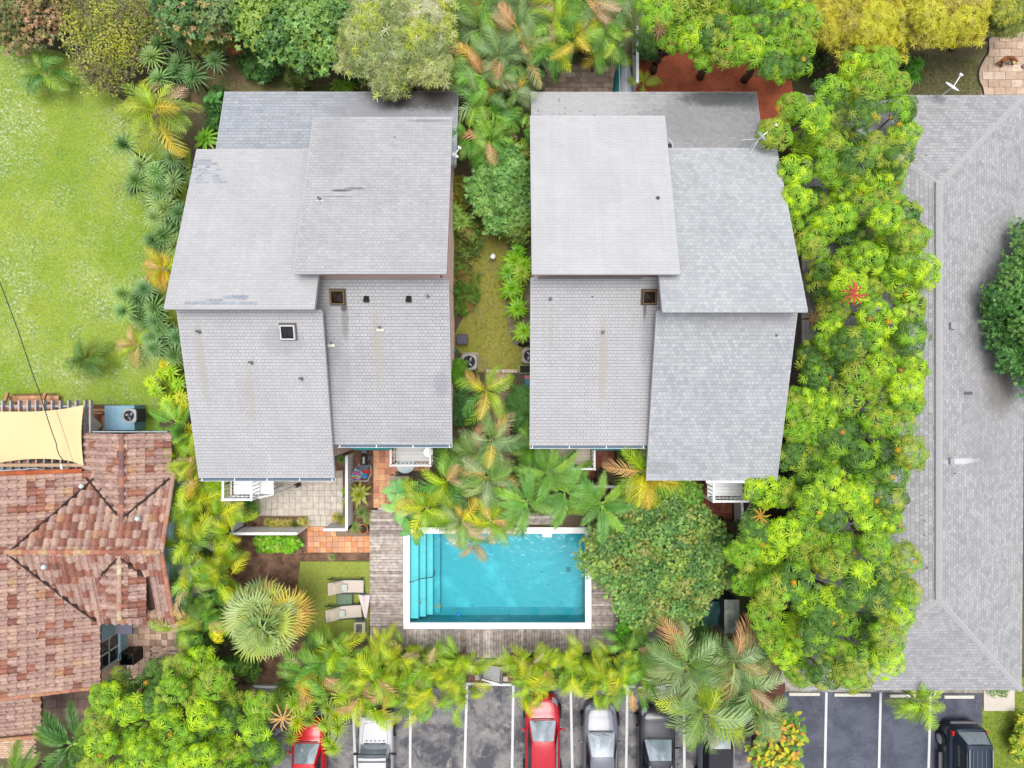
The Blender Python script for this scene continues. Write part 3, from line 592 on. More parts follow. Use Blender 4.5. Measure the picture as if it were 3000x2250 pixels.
walls(H3, e0+.6, e1-.5, ys+.5, yn-.6, 2.85, 2.85, mat('grey_stucco', c(200, 200, 196), .8), base=0)
MB().box(e0+.02, e1-.02, ys-.015, ys, 2.84, 2.99).build('fascia', mat('grey_fascia', c(150, 150, 150), .7), H3)
for px, py, s in ((2785, 955, .13), (2782, 1350, .12), (2842, 1152, .06)):
    p = W(px, py, 4.7); MB().prism([(p.x-s, p.y-s), (p.x+s, p.y-s*1.2), (p.x+s, p.y+s*1.2), (p.x-s, p.y+s)], 4.3, [4.95, 4.85, 4.85, 4.95]).build('roof_vent', mat('grey_vent', c(180, 182, 192), .5), H3, bevel=.02)

# ---------------- tiled house on the left ----------------
H4 = empty('tiled_house', (-18, -8, 0), label='blue-walled house with a patchy terracotta barrel-tile roof at the left edge', cat='house')
zN = lambda x, y: 3+.355*(-4.0-y); zS = lambda x, y: 3+.324*(y+10.5); zE = lambda x, y: 3+.33*(-18.1-x)
zGL = lambda x, y: 3.65-.34*(-16.75-x); zGR = lambda x, y: 3.65-.34*(x+16.75)
zDL = lambda x, y: 4.05-.32*(-16.62-x); zDR = lambda x, y: 4.05-.32*(x+16.62); zP = lambda x, y: 2.45+.22*(-21.07-x)
N8 = 6
def tile_t():
    V = []; F = []; Wd, Ln = .34, .40
    prof = [(-.5, -.02), (-.4, -.035), (-.3, .02), (-.14, .075), (.06, .09), (.22, .06), (.38, -.02), (.5, -.03)]
    for j, (yy, zz) in enumerate(((-.5, .028), (.5, .0))):
        for (x, z) in prof: V.append((x*Wd, yy*Ln, z+zz))
    n = len(prof)
    for k in range(n-1): F.append((k, k+1, n+k+1, n+k))
    i = len(V); V += [(x*Wd, -.5*Ln, z-.01) for (x, z) in prof]
    for k in range(n-1): F.append((i+k, i+k+1, k+1, k))
    return T(V, F)
TILE = tile_t(); TILEMESH = TILE.mesh('roof_tile', TILEM)
PINK = [c(212, 178, 164), c(204, 170, 156), c(198, 162, 150), c(212, 176, 158), c(194, 160, 150)]
RED = [c(176, 122, 104), c(168, 112, 96), c(184, 128, 108), c(160, 112, 100)]
TAN = [c(208, 160, 128), c(214, 176, 140)]
def vnoise(x, y, s):
    return (math.sin(x*1.7*s+3)+math.sin(y*2.3*s+1.2)+math.sin((x+y)*1.3*s+.5)+math.sin((x-2*y)*.9*s))/4
ntile = [0]
def tile_slope(zf, poly, direction, others=(), red=.1, nm='tiles', ew=.34, el=.345):
    "direction: horizontal vector pointing up the slope"
    up = Vector((*direction, 0)); ac = Vector((-up.y, up.x, 0))
    g = zf(up.x, up.y) - zf(0, 0); cs = 1/math.sqrt(1+g*g); stepu = el*cs
    us = [Vector((*p, 0)).dot(up) for p in poly]; vs = [Vector((*p, 0)).dot(ac) for p in poly]
    tang = Vector((up.x*cs, up.y*cs, g*cs)); nrm = (-ac).cross(tang)
    if nrm.z < 0: nrm = -nrm
    X = tang.cross(nrm)
    Rm = Matrix((X, tang, nrm)).transposed()
    u = min(us)+stepu*.5; RR, TT, CC = [], [], []; row = 0
    while u < max(us)+stepu*.3:
        v = min(vs)+ew*.5
        jit = random.uniform(-.01, .01)
        while v < max(vs)+ew*.3:
            p = up*u+ac*v; z = zf(p.x, p.y)
            if in_poly(p.x, p.y, poly) and all(z > f(p.x, p.y)-.06 for f in others):
                r_ = red+.32*max(0, vnoise(p.x*1.6+ (p.y*.3), p.y*1.6, 1.1)) if red < .5 else red*.6+.45*vnoise(p.x, p.y, 1.6)
                cc = random.choice(RED) if random.random() < r_ else (random.choice(PINK) if random.random() < .975 else random.choice(TAN))
                _g = random.uniform(.82, .98); cc = [k*_g for k in cc]
                wob = Euler((random.uniform(-.012, .012), random.uniform(-.012, .012), random.uniform(-.015, .015))).to_matrix()
                loc = Vector((p.x, p.y, z+.02))+ac*jit
                if ntile[0] < 300 and loc.x > -20.6:
                    o = bpy.data.objects.new('roof_tile', TILEMESH); COL.objects.link(o); o.matrix_basis = Matrix.Translation(loc) @ (Rm @ wob).to_4x4(); o.color = (*cc, 1); adopt(o, H4); ntile[0] += 1
                else: RR.append(np.array(Rm @ wob)); TT.append(np.array(loc)); CC.append(cc)
            v += ew
        u += stepu; row += 1
    if TT:
        j = JM(); j.add(TILE, np.array(RR), np.array(TT), np.array(CC)); j.build('roof_tiles', TILEM, H4, kind='stuff')
Y0, Y1, YR = -4.0, -10.5, -7.1; XR = -14.85; WB = -13.3
UND = mat('underlay', c(96, 70, 62), .95, .3)
def under(zf, poly, th=.1):
    mb = MB(); n = len(poly); mb.v = [(x, y, zf(x, y)) for x, y in poly]+[(x, y, zf(x, y)-th) for x, y in poly]
    mb.f = [tuple(range(n)), tuple(range(2*n-1, n-1, -1))]+[(i, (i+1) % n, n+(i+1) % n, n+i) for i in range(n)]; mb.build('roof_deck', UND, H4)
pN = [(XR, Y0), (-18.1, Y0), (-21.3, YR), (XR, YR)]; pS = [(XR, Y1), (XR, YR), (-21.6, YR), (-18.1, Y1)]
pE = [(-18.1, -3.8), (-23, -3.8), (-23, WB), (-18.1, WB)]
pGL = [(-18.8, -2.15), (-16.75, -2.15), (-16.75, -5.9), (-18.8, -3.9)]; pGR = [(-16.75, -2.15), (-14.95, -2.15), (-14.95, -4.2), (-16.75, -5.9)]
pDL = [(-17.55, -9.97), (-16.62, -9.97), (-16.62, -7.2), (-17.55, -8.3)]; pDR = [(-16.62, -9.97), (-15.68, -9.97), (-15.68, -8.3), (-16.62, -7.2)]
pP = [(-21.07, -13.2), (-24, -13.2), (-24, -15.72), (-21.07, -15.72)]
for zf, p in ((zN, pN), (zS, pS), (zGL, pGL), (zGR, pGR), (zDL, pDL), (zDR, pDR), (zE, [(-18.1, -4.0), (-21.3, -7.1), (-18.1-3.5, -7.1), (-18.1, -10.5), (-18.1, WB), (-24, WB), (-24, -3.8), (-18.9, -3.8)]), (zP, pP)): under(zf, p)
tile_slope(zN, pN, (0, -1), (zGL if 0 else (lambda x, y: zGL(x, y) if x < -16.75 and x > -18.8 else (zGR(x, y) if -16.75 <= x < -14.95 else 0)), zE), .62)
tile_slope(zS, pS, (0, 1), (lambda x, y: (zDL(x, y) if x < -16.62 else zDR(x, y)) if (-17.6 < x < -15.65 and y > -9.97) else 0, zE), .6)
tile_slope(zDL, pDL, (1, 0), (zS,), .35); tile_slope(zDR, pDR, (-1, 0), (zS,), .35)
tile_slope(zGR, pGR, (-1, 0), (zN,), .12); tile_slope(zGL, pGL, (1, 0), (zN,), .04)
tile_slope(zE, [(-18.1, -3.8), (-22.4, -3.8), (-22.4, WB), (-18.1, WB)], (-1, 0), (lambda x, y: zN(x, y) if y > YR and x > -21.3 else (zS(x, y) if Y1 < y <= YR and x > -21.6 else 0),), .12)
tile_slope(zP, pP, (-1, 0), (), .1)
def halfround(a, b, r0, cols, lift=.05, ln=.36, name='ridge_tile'):
    a, b = Vector(a), Vector(b); n = max(1, int((b-a).length/ln)); d = (b-a)/n
    V = []; F = []
    for j, (t, rr) in enumerate(((-.04, 1.0), (1.02, .86))):
        for k in range(7):
            an = PI*k/6; V.append((t, math.cos(an)*rr, math.sin(an)*rr*.8))
    for k in range(6): F.append((k, k+1, 8+k, 7+k))
    F.append((6, 5, 4, 3, 2, 1, 0))
    me = T(V, F).mesh(name, TILEM); X = d.normalized(); Yv = Vector((0, 0, 1)).cross(X).normalized(); Z = X.cross(Yv)
    M_ = Matrix((X, Yv, Z)).transposed()
    for k in range(n):
        o = bpy.data.objects.new(name, me); COL.objects.link(o); cc = random.choice(cols); g = random.uniform(.85, 1.1)
        o.matrix_basis = Matrix.Translation(a+d*k+Vector((0, 0, lift))) @ M_.to_4x4() @ Matrix.Diagonal((d.length, r0, r0, 1)); o.color = (*[min(1, q_*g) for q_ in cc], 1); adopt(o, H4)
TER = [c(196, 138, 112), c(205, 160, 120), c(186, 130, 110), c(200, 170, 130), c(170, 112, 92)]
DKR = [c(150, 116, 110), c(140, 106, 102), c(186, 130, 104)]
halfround((-21.4, YR, 4.1), (XR+.02, YR, 4.1), .13, TER); halfround((-16.75, -2.15, 3.65), (-16.75, -5.95, 3.65), .14, DKR)
halfround((-16.62, -9.97, 4.05), (-16.62, -7.25, 4.05), .12, [c(206, 170, 150), c(190, 140, 120), c(220, 196, 160)])
halfround((XR, YR, 4.08), (XR, Y0+.1, 3.0), .11, [c(196, 160, 146)]+TER[:1], .02); halfround((XR, YR, 4.08), (XR, Y1, 3.0), .11, TER[:3], .02)
halfround((-18.12, WB, 3.02), (-22.4, WB, 4.42), .1, TER[:3], .02); halfround((-21.1, -15.74, 2.47), (-24, -15.74, 3.1), .09, TER[:2], .02)
halfround((-22.4, -3.78, 4.4), (-18.75, -3.78, 3.2), .11, [c(190, 100, 62), c(180, 92, 60), c(200, 116, 76)], .03, .34, 'rake_tile')
VAL = mat('valley_grime', c(70, 54, 50), .95, .5, 8, .6, 30)
def valley(a, b):
    mb = MB(); a, b = Vector(a), Vector(b); n = 14; pts = []
    for k in range(n+1): pts.append(a+(b-a)*k/n+Vector((random.uniform(-.02, .02), random.uniform(-.02, .02), .13)))
    mb.tube(pts, [random.uniform(.03, .065) for _ in pts], 6); mb.build('valley_gutter', VAL, H4)
valley((-18.2, -4.05, 3.02), (-21.2, -7.05, 4.05)); valley((-18.2, -10.4, 3.02), (-21.3, -7.2, 4.05))
valley((-18.75, -4.0, 2.98), (-16.8, -5.75, 3.62)); valley((-14.97, -4.15, 3.05), (-16.7, -5.75, 3.62))
valley((-17.5, -8.15, 3.76), (-16.68, -7.35, 4.0)); valley((-15.72, -8.2, 3.74), (-16.56, -7.35, 4.0))
BLUE = mat('blue_stucco', (.42, .62, .74), .8, .06, 5, .4, 60)
walls_plain = lambda x0, x1, y0, y1, z: MB().box(x0, x1, y0, y1, 0, z).build('wall', BLUE, H4)
walls_plain(-18.0, -15.15, -10.15, -4.35, 2.95); walls_plain(-23.5, -18.55, -13.0, -4.35, 2.95); walls_plain(-18.5, -15.2, -4.349, -2.5, 2.9)
MB().prism([(-15.15, -10.15), (-15.1, -10.15), (-15.1, -4.35), (-15.15, -4.35)], 2.0, 2.95).build('wall_band', BLUE, H4)
MB().prism([(-17.3, -9.8), (-15.95, -9.8), (-15.95, -8.5), (-17.3, -8.5)], 2.9, 3.8).build('gable_wall', BLUE, H4)
part_box('awning_slab', mat('slate_slab', c(112, 110, 130), .8), H4, -18.05, -17.25, -11.36, -10.6, 1.95, 2.0)
fr = empty('window', (-18.53, -12.1, 1.6)); adopt(fr, H4)
part_box('frame', WHITE, fr, -18.55, -18.5, -12.95, -12.88, .9, 2.4); part_box('frame', WHITE, fr, -18.55, -18.5, -11.68, -11.61, .9, 2.4)
part_box('frame', WHITE, fr, -18.55, -18.5, -12.88, -11.68, 2.33, 2.4); part_box('sill', BLUE, fr, -18.549, -18.42, -13.0, -11.56, .82, .9)
part_box('frame', WHITE, fr, -18.55, -18.505, -12.32, -12.24, .9, 2.33); part_box('frame', WHITE, fr, -18.55, -18.505, -12.88, -11.68, 1.58, 1.64)
WGL = mat('window_glass', c(60, 72, 84), .05, .1, 2, spec=.7)
for ya, yb in ((-12.88, -12.32), (-12.24, -11.68)):
    for za, zb in ((.9, 1.58), (1.64, 2.33)): part_box('pane', WGL, fr, -18.549, -18.53, ya, yb, za, zb)
# small dome vents on the tile roof
for px, py, zf in ((239, 1424, zN), (403, 1519, zN), (129, 1661, zS)):
    p = W(px, py, 3.8); z = zf(p.x, p.y); p = W(px, py, z+.2); mb = MB(); mb.tube([(p.x, p.y, z), (p.x, p.y, z+.24), (p.x, p.y, z+.3), (p.x, p.y, z+.32)], [.11, .11, .08, .01], 14)
    mb.build('roof_vent', mat('vent_white', c(222, 230, 236), .4), H4, smooth=True)
# pale gutter over the porch edge with blue fascia
part_box('fascia', mat('pale_blue', c(190, 210, 224), .7), H4, -18.5, -15.2, -2.13, -2.08, 2.8, 2.9)
part_box('fascia', mat('peach_board', c(222, 184, 150), .7), H4, -23.5, -18.85, -3.64, -3.5, 2.85, 3.0)
# ---------------- pool ----------------
px0, px1, py0, py1 = POOL; DP = -1.25
pool = empty('swimming_pool', ((px0+px1)/2, (py0+py1)/2, 0), label='rectangular blue swimming pool with white coping and steps at its left end', cat='swimming pool')
PL = mat('pool_plaster', (.12, .32, .36), .6, .06, 3, col2=(.19, .41, .45), s2=.7, thr=(.52, .68))
STEPM = mat('step_plaster', (.34, .5, .5), .6, .05, 5)
b = MB(); t = .1; zt = .14
b.box(px0-t, px1+t, py0-t, py1+t, DP-.1, DP); b.box(px0-t, px0, py0, py1, DP, zt); b.box(px1, px1+t, py0, py1, DP, zt); b.box(px0-t, px1+t, py0-t, py0, DP, zt); b.box(px0-t, px1+t, py1, py1+t, DP, zt)
b.build('basin', PL, pool)
# cove where floor meets walls, bench along the near wall
for (xa, xb, ya, yb) in ((px0+1.05, px1-.001, py0+.001, py0+.28),): MB().prism([(xa, ya), (xb, ya), (xb, yb), (xa, yb)], DP+.001, [DP+.3, DP+.3, DP+.05, DP+.05]).build('floor_cove', mat('cove', (.11, .31, .35), .6, .05, 4), pool)
xs = [px0+.001, px0+.42, px0+.74, px0+1.06, px0+1.38]
for k in range(4):
    MB().box(xs[k], xs[k+1], py0+.12, py1-.002, DP+.001, [-.12, -.38, -.64, -.92][k]).build('step', STEPM if k < 3 else PL, pool)
    MB().box(xs[k+1]-.035, xs[k+1]+.004, py0+.12, py1-.003, [-.12, -.38, -.64, -.92][k]-.02, [-.12, -.38, -.64, -.92][k]+.006).build('step_edge', mat('step_tile', c(50, 140, 160), .4), pool)
CO = mat('white_coping', (.78, .78, .77), .6, .03, 3, .1); cz = .2; cw = .29
for (xa, xb, ya, yb) in ((px0-cw, px0+.01, py0-cw, py1+cw), (px1-.01, px1+cw, py0-cw, py1+cw), (px0+.01, px1-.01, py0-cw, py0+.01), (px0+.01, px1-.01, py1-.01, py1+cw)):
    MB().box(xa, xb, ya, yb, .1, cz).build('coping', CO, pool, bevel=.015)
wm = bpy.data.materials.new('pool_water'); wm.use_nodes = True; N, l = nodes(wm); N.clear()
o_ = N.new('ShaderNodeOutputMaterial'); tr = N.new('ShaderNodeBsdfTransparent'); tr.inputs[0].default_value = (.46, .93, .98, 1)
gl = N.new('ShaderNodeBsdfGlossy'); gl.inputs['Roughness'].default_value = .03; fn = N.new('ShaderNodeFresnel'); fn.inputs[0].default_value = 1.33; ms = N.new('ShaderNodeMixShader')
tx = N.new('ShaderNodeTexCoord'); nn = N.new('ShaderNodeTexNoise'); nn.inputs['Scale'].default_value = 3; l(tx.outputs['Object'], nn.inputs['Vector']); bpn = N.new('ShaderNodeBump'); bpn.inputs['Strength'].default_value = .3; bpn.inputs['Distance'].default_value = .05
l(nn.outputs[0], bpn.inputs['Height']); l(bpn.outputs[0], gl.inputs['Normal']); l(bpn.outputs[0], fn.inputs['Normal']); l(fn.outputs[0], ms.inputs[0]); l(tr.outputs[0], ms.inputs[1]); l(gl.outputs[0], ms.inputs[2]); l(ms.outputs[0], o_.inputs[0])
MB().poly([(px0, py0, .05), (px1, py0, .05), (px1, py1, .05), (px0, py1, .05)]) 
wq = MB(); wq.poly([(px0+.002, py0+.002, .05), (px1-.002, py0+.002, .05), (px1-.002, py1-.002, .05), (px0+.002, py1-.002, .05)]); wq.build('water', wm, pool)
STEEL = mat('steel', c(130, 140, 146), .25, .05, metal=.8)
p = W(1201, 1702, .2); q = W(1268, 1688, -.5)
MB().tube([(p.x-.05, p.y, .2), (p.x+.05, p.y+.01, .5), (p.x+.6, p.y+.16, .35), (q.x-.05, q.y, -.3), (q.x+.05, q.y+.02, -.5), (q.x+.06, q.y+.16, -.9)], .022, 8).build('grab_rail', STEEL, pool, smooth=True)
p = W(1603, 1569, .1); MB().box(p.x-.22, p.x+.22, p.y-.07, p.y+.1, .06, .13).build('skimmer_lid', WHITE, pool)
p = W(1665, 1668, -1.2); p = W(1665, 1668, DP); dm = MB(); s = .1
for k in range(5):
    dm.box(p.x-s, p.x+s, p.y-s+k*.05-.008, p.y-s+k*.05+.008, DP+.002, DP+.02); dm.box(p.x-s+k*.05-.008, p.x-s+k*.05+.008, p.y-s, p.y+s, DP+.003, DP+.018)
dm.build('floor_drain', mat('drain', c(60, 110, 124), .6), pool)
# floating / lying leaves
LT = T([(-.5, 0, 0), (-.1, -.2, .05), (.5, 0, .02), (-.1, .2, .05)], [(0, 1, 2), (0, 2, 3)]); LM = LT.mesh('fallen_leaf', LEAF)
ORG = [c(220, 170, 40), c(200, 150, 50), c(190, 170, 50)]
def leaf_litter(name, spots, z, cols, s, label, group):
    for (x, y) in spots:
        p = W(x, y, z); place(name, LM, p + Vector((0, 0, .006)), (random.uniform(-.1, .1), random.uniform(-.1, .1), random.uniform(0, 6)), s*random.uniform(.8, 1.3), random.choice(cols), label=label, cat='leaf', group=group)
leaf_litter('fallen_leaf', [(1283, 1773), (1288, 1776), (1278, 1778), (1291, 1770), (1230, 1765), (1330, 1781)], .055, [c(150, 150, 30), c(120, 130, 20)], .18, 'yellow-green leaf floating on the pool near the steps', 'leaves floating on the pool')
leaf_litter('fallen_leaf', [(1588, 1675), (1599, 1693), (1607, 1712), (1383, 1774), (1645, 1763), (1490, 1800), (1243, 1757)], .055, [c(30, 50, 40)], .09, 'tiny dark leaf floating on open pool water', 'dark specks on the pool')
leaf_litter('fallen_leaf', [(917, 1685), (955, 1736), (899, 1713), (1049, 1771), (1061, 1799), (915, 1776), (963, 1830), (890, 1750), (1036, 1690), (935, 1700)], .03, ORG, .13, 'orange-yellow leaf lying on the artificial lawn by the loungers', 'leaves on the artificial lawn')
leaf_litter('fallen_leaf', [(1162, 1733), (1100, 1800), (1350, 1870)], .17, ORG, .12, 'single yellow leaf lying on the grey deck boards', 'leaves on the deck')
leaf_litter('fallen_leaf', [(1164, 2112), (1250, 2118), (1352, 2155), (1230, 2140), (1256, 2117), (1683, 2033), (1385, 2080), (960, 2235), (1150, 2200)], .012, ORG, .15, 'yellow leaf lying on the stained asphalt', 'leaves on the asphalt')
leaf_litter('fallen_leaf', [(800, 1650), (832, 1640), (880, 1618), (893, 1618), (760, 1660), (850, 1685), (720, 1600), (700, 1650)], .012, ORG, .12, 'yellow leaf lying on the brown mulch', 'leaves on the mulch')
p = W(1343, 1800, .06); mb = MB(); mb.tube([(p.x, p.y, .03), (p.x, p.y, .05), (p.x, p.y, .12), (p.x, p.y, .15)], [.05, .09, .09, .04], 12); mb.build('pool_float', mat('float_blue', c(40, 130, 230), .5), label='small blue chlorine float in the pool', cat='float', smooth=True)

# ---------------- deck: every board is a part ----------------
DZ = .16
deck = empty('timber_deck', (0, -9, 0), label='weathered grey timber deck round the pool', cat='deck')
def board(x0, x1, y0, y1, z=DZ, par=None, m=WOODP, cols=None, nm='board'):
    me = BOARD; o = place(nm, me, ((x0+x1)/2, (y0+y1)/2, z+random.uniform(-.006, .004)), (0, 0, random.uniform(-.001, .001)), ((x1-x0), (y1-y0), 1), None, par)
    g = random.uniform(.8, 1.12); cc = random.choice(cols or [c(204, 192, 184), c(194, 180, 174), c(180, 166, 158), c(212, 200, 190), c(198, 182, 172)]); o.color = (*[min(1, v*g) for v in cc], 1); return o
bt = T([(-.5, -.5, 0), (.5, -.5, 0), (.5, .5, 0), (-.5, .5, 0), (-.5, -.5, -.04), (.5, -.5, -.04), (.5, .5, -.04), (-.5, .5, -.04)], [(0, 1, 2, 3), (0, 4, 5, 1), (1, 5, 6, 2), (2, 6, 7, 3), (3, 7, 4, 0)])
BOARD = bt.mesh('board', WOODP)
xl, xc0, xc1, xr = W(1083, 0, DZ).x, px0-cw-.01, px1+cw+.01, W(1822, 0, DZ).x
yt, yb1 = W(0, 1452, DZ).y, py0-cw-.01; ybot = W(0, 1928, DZ).y; bwid = .14
y = yt
while y-bwid > W(0, 1836, DZ).y:   # left wing, horizontal boards, cut on the diagonal at the top
    pyp = 1125-(y*FPX/(CAMH-DZ)); xs_ = xl
    if pyp < 1496: xs_ = W(1083+(1496-pyp)*2.4, 0, DZ).x
    if y-bwid > py1+cw:
        if xs_ < xc0+3: board(xs_, -1.2, y-bwid+.012, y, par=deck); board(-1.19, 2.2, y-bwid+.012, y, par=deck)
    elif random.random() < .5:
        xm = random.uniform(xl+.4, xc0-.4); board(xs_, xm-.004, y-bwid+.012, y, par=deck); board(xm+.004, xc0, y-bwid+.012, y, par=deck)
    else: board(xs_, xc0, y-bwid+.012, y, par=deck)
    y -= bwid
ymid = y
x = xl+.02
while x < xc1+.0:
    yb = ybot if W(1390, 0, DZ).x < x < W(1487, 0, DZ).x else W(0, 1912, DZ).y
    yt_ = ymid if x < xc0 else yb1
    board(x, x+.118, yb, yt_-.01, par=deck); x += .132
y = W(0, 1640, DZ).y
while y > W(0, 1905, DZ).y: board(xc1, xr, y-bwid+.012, y, par=deck); y -= bwid
MB().box(xl+.05, xc0-.05, W(0, 1905, 0).y, yt-.6, .0, DZ-.07).build('deck_frame', mat('dark_joist', c(70, 58, 50), .9), deck)
MB().box(xc0-.05, xc1, W(0, 1905, 0).y, py0-cw-.05, .001, DZ-.07).build('deck_frame', mat('dark_joist', c(70, 58, 50), .9), deck)
MB().box(W(1392, 0, 0).x, W(1485, 0, 0).x, W(0, 1945, 0).y, W(0, 1929, 0).y, 0, .1).build('step', mat('step_wood', c(160, 146, 138), .9, .25, 5, stretch=(1, 6, 1)), deck)
# sloped ridged ramp-gate below the deck
rg = empty('ridged_ramp', W(1440, 1975, 0), label='small grey ridged gate panel between timber rails, below the deck step', cat='gate')
pts = [W(1417, 1948, .5), W(1467, 1955, .5), W(1463, 2001, .3), W(1415, 1987, .3)]
mb = MB(); n = 9
for k in range(n):
    a, b_ = k/n, (k+.82)/n; A = pts[0].lerp(pts[3], a); B_ = pts[1].lerp(pts[2], a); C_ = pts[1].lerp(pts[2], b_); D_ = pts[0].lerp(pts[3], b_)
    m_ = MB(); m_.v = [tuple(v) for v in (A, B_, C_, D_)]+[tuple(v-Vector((0, 0, .04))) for v in (A, B_, C_, D_)]; m_.f = [(3, 2, 1, 0), (0, 1, 5, 4), (1, 2, 6, 5), (2, 3, 7, 6), (3, 0, 4, 7)]
    m_.build('slat', mat('grey_slat', c(190, 188, 190), .8, .12, 6), rg)
for a_, b_ in (((1412, 1946), (1409, 1990)), ((1471, 1950), (1468, 2004))): MB().obox(W(*a_, .5), W(*b_, .35), .09, .1).build('rail', mat('grey_rail', c(130, 124, 124), .8, .2, 6), rg)
MB().obox(W(1406, 1989, .35), W(1471, 2007, .32), .07, .05).build('threshold', WHITE, rg)
for a_ in ((1399, 1983), (1481, 1987)):
    p = W(*a_, .1); MB().box(p.x-.12, p.x+.12, p.y-.12, p.y+.12, 0, .2).build('pedestal_block', mat('block', c(206, 196, 190), .8, .1), label='pale concrete block %s of the ridged gate panel' % ('left' if a_[0] < 1440 else 'right'), cat='block', bevel=.02)

# ---------------- paving ----------------
def unit_tile(nm, m):
    t = T([(-.5, -.5, 0), (.5, -.5, 0), (.5, .5, 0), (-.5, .5, 0), (-.5, -.5, -.04), (.5, -.5, -.04), (.5, .5, -.04), (-.5, .5, -.04)], [(0, 1, 2, 3), (0, 4, 5, 1), (1, 5, 6, 2), (2, 6, 7, 3), (3, 7, 4, 0)])
    return t.mesh(nm, m)
PAV = unit_tile('paver', PIECE)
def pave(par, px_rects, size, cols, z, nm='paver', gap=.012, jit=.004, off=0, cut=None, vary=.08, limit=300):
    sx_, sy_ = size
    for (a0, b0, a1, b1) in px_rects:
        p, q = W(a0, b0, z), W(a1, b1, z); xa, xb, ya, yb = p.x, q.x, q.y, p.y
        nx, ny = max(1, round((xb-xa)/sx_)), max(1, round((yb-ya)/sy_)); dx, dy = (xb-xa)/nx, (yb-ya)/ny
        for j in range(ny):
            for i in range(nx):
                x = xa+dx*(i+.5)+(off*dx if j % 2 else 0); y = ya+dy*(j+.5)
                if x+dx/2 > xb+.02+off*dx: continue
                if cut and not (in_poly(x, y, cut) and in_poly(x-dx*.42, y, cut)): continue
                g = random.uniform(1-vary, 1+vary); cc = random.choice(cols)
                place(nm, PAV, (x, y, z+random.uniform(-jit, jit)), (random.uniform(-.004, .004), random.uniform(-.004, .004), random.uniform(-.006, .006)), (dx-gap, dy-gap, 1), [min(1, v*g) for v in cc], par)
def bed(name, pts, z, m, label=None): return sheet(name, pts, z, m)
GROUT = mat('grout', c(160, 136, 118), .95, .2, 8)
pat = sheet('patio', [(732, 1405), (1004, 1378), (1006, 1508), (975, 1545), (900, 1548), (900, 1512), (758, 1512)], .012, mat('patio_grout', c(190, 178, 164), .95)); 
BE = [c(224, 214, 200), c(218, 208, 194), c(228, 220, 206), c(222, 210, 198)]
pave(pat, [(760, 1400, 1004, 1510), (902, 1511, 975, 1541)], (.295, .295), BE, .05, vary=.03, nm='tile')
pth = sheet('terracotta_path', [(1093, 1318), (1165, 1318), (1165, 1455), (1095, 1495)], .012, GROUT)
TC = [c(236, 176, 134), c(230, 164, 128), c(216, 148, 124), c(240, 188, 142), c(192, 134, 112), c(236, 180, 140)]
pave(pth, [(1094, 1320, 1145, 1496)], (.27, .29), TC, .05, nm='tile', jit=.006); pave(pth, [(1146, 1365, 1160, 1470), (1146, 1318, 1260, 1380)], (.27, .29), TC, .05, nm='tile')
pth2 = sheet('terracotta_walk', [(900, 1541), (1084, 1568), (1084, 1618), (900, 1618)], .012, GROUT)
TC2 = [c(240, 174, 126), c(238, 160, 112), c(232, 172, 140), c(244, 190, 144), c(224, 158, 126)]
pave(pth2, [(901, 1543, 985, 1571), (901, 1571, 1084, 1619)], (.29, .29), TC2, .05, nm='tile')
yrd = sheet('left_yard_paving', [(290, 1818), (540, 1818), (540, 1960), (420, 2060), (340, 2060), (260, 2010)], .012, mat('yard_grout', c(140, 116, 102), .95, .3, 6))
YC = [c(236, 202, 178), c(226, 190, 170), c(216, 178, 160), c(240, 210, 188), c(180, 150, 130)]
pave(yrd, [(372, 1822, 540, 1892)], (.27, .27), YC, .045, jit=.008, nm='paver'); pave(yrd, [(372, 1893, 440, 2010)], (.27, .27), YC, .045, nm='paver', jit=.008); pave(yrd, [(440, 1893, 540, 1975)], (.2, .1), YC, .045, nm='brick', off=.5, jit=.006)
yp2 = sheet('shaded_paving', [(112, 2000), (300, 1990), (300, 2110), (112, 2110)], .014, mat('yard_grout', c(140, 116, 102), .95))
pave(yp2, [(116, 2005, 280, 2095)], (.55, .4), [c(150, 124, 112), c(140, 112, 102), c(160, 132, 118)], .05, off=.5)
by = sheet('brick_yard', [(-60, 2150), (110, 2150), (100, 2225), (-60, 2210)], .012, mat('yard_grout', c(140, 116, 102), .95)); pave(by, [(-10, 2165, 100, 2222)], (.21, .105), [c(228, 190, 160), c(218, 178, 150), c(234, 200, 172)], .045, nm='brick', off=.5)
crv = smooth_pts([(2893, 118), (2896, 150), (2882, 175), (2868, 205), (2868, 235), (2880, 262), (2884, 300), (3100, 300), (3100, 100), (2960, 100)], 5)
tr_ = sheet('stone_terrace', crv, .012, mat('terrace_grout', c(200, 176, 154), .95)); cutp = [W(*p, 0) for p in crv]
pave(tr_, [(2862, 98, 3030, 300)], (.56, .36), [c(216, 190, 168), c(206, 178, 156), c(222, 198, 178), c(200, 172, 150)], .05, off=.5, cut=cutp, vary=.04, gap=.014)
ed = MB(); e_ = smooth_pts([(2893, 118), (2896, 150), (2882, 175), (2868, 205), (2868, 235), (2880, 262), (2884, 300)], 5)[:31]
ed.tube([W(*p, .05) for p in e_], .03, 5); ed.build('edging', mat('edging', c(60, 60, 52), .8), tr_)
fr_ = sheet('north_paving', [(1090, 170), (1230, 170), (1230, 280), (1090, 280)], .012, GROUT); pave(fr_, [(1095, 190, 1225, 270)], (.42, .32), [c(200, 150, 134), c(190, 140, 124), c(208, 158, 142)], .05, off=.5)
fr2 = sheet('north_terrace', [(1590, 190), (1808, 190), (1808, 275), (1590, 275)], .012, GROUT); pave(fr2, [(1596, 195, 1804, 272)], (.33, .27), [c(186, 162, 144), c(204, 178, 158), c(170, 144, 126), c(214, 192, 174)], .05, off=.3, jit=.008)
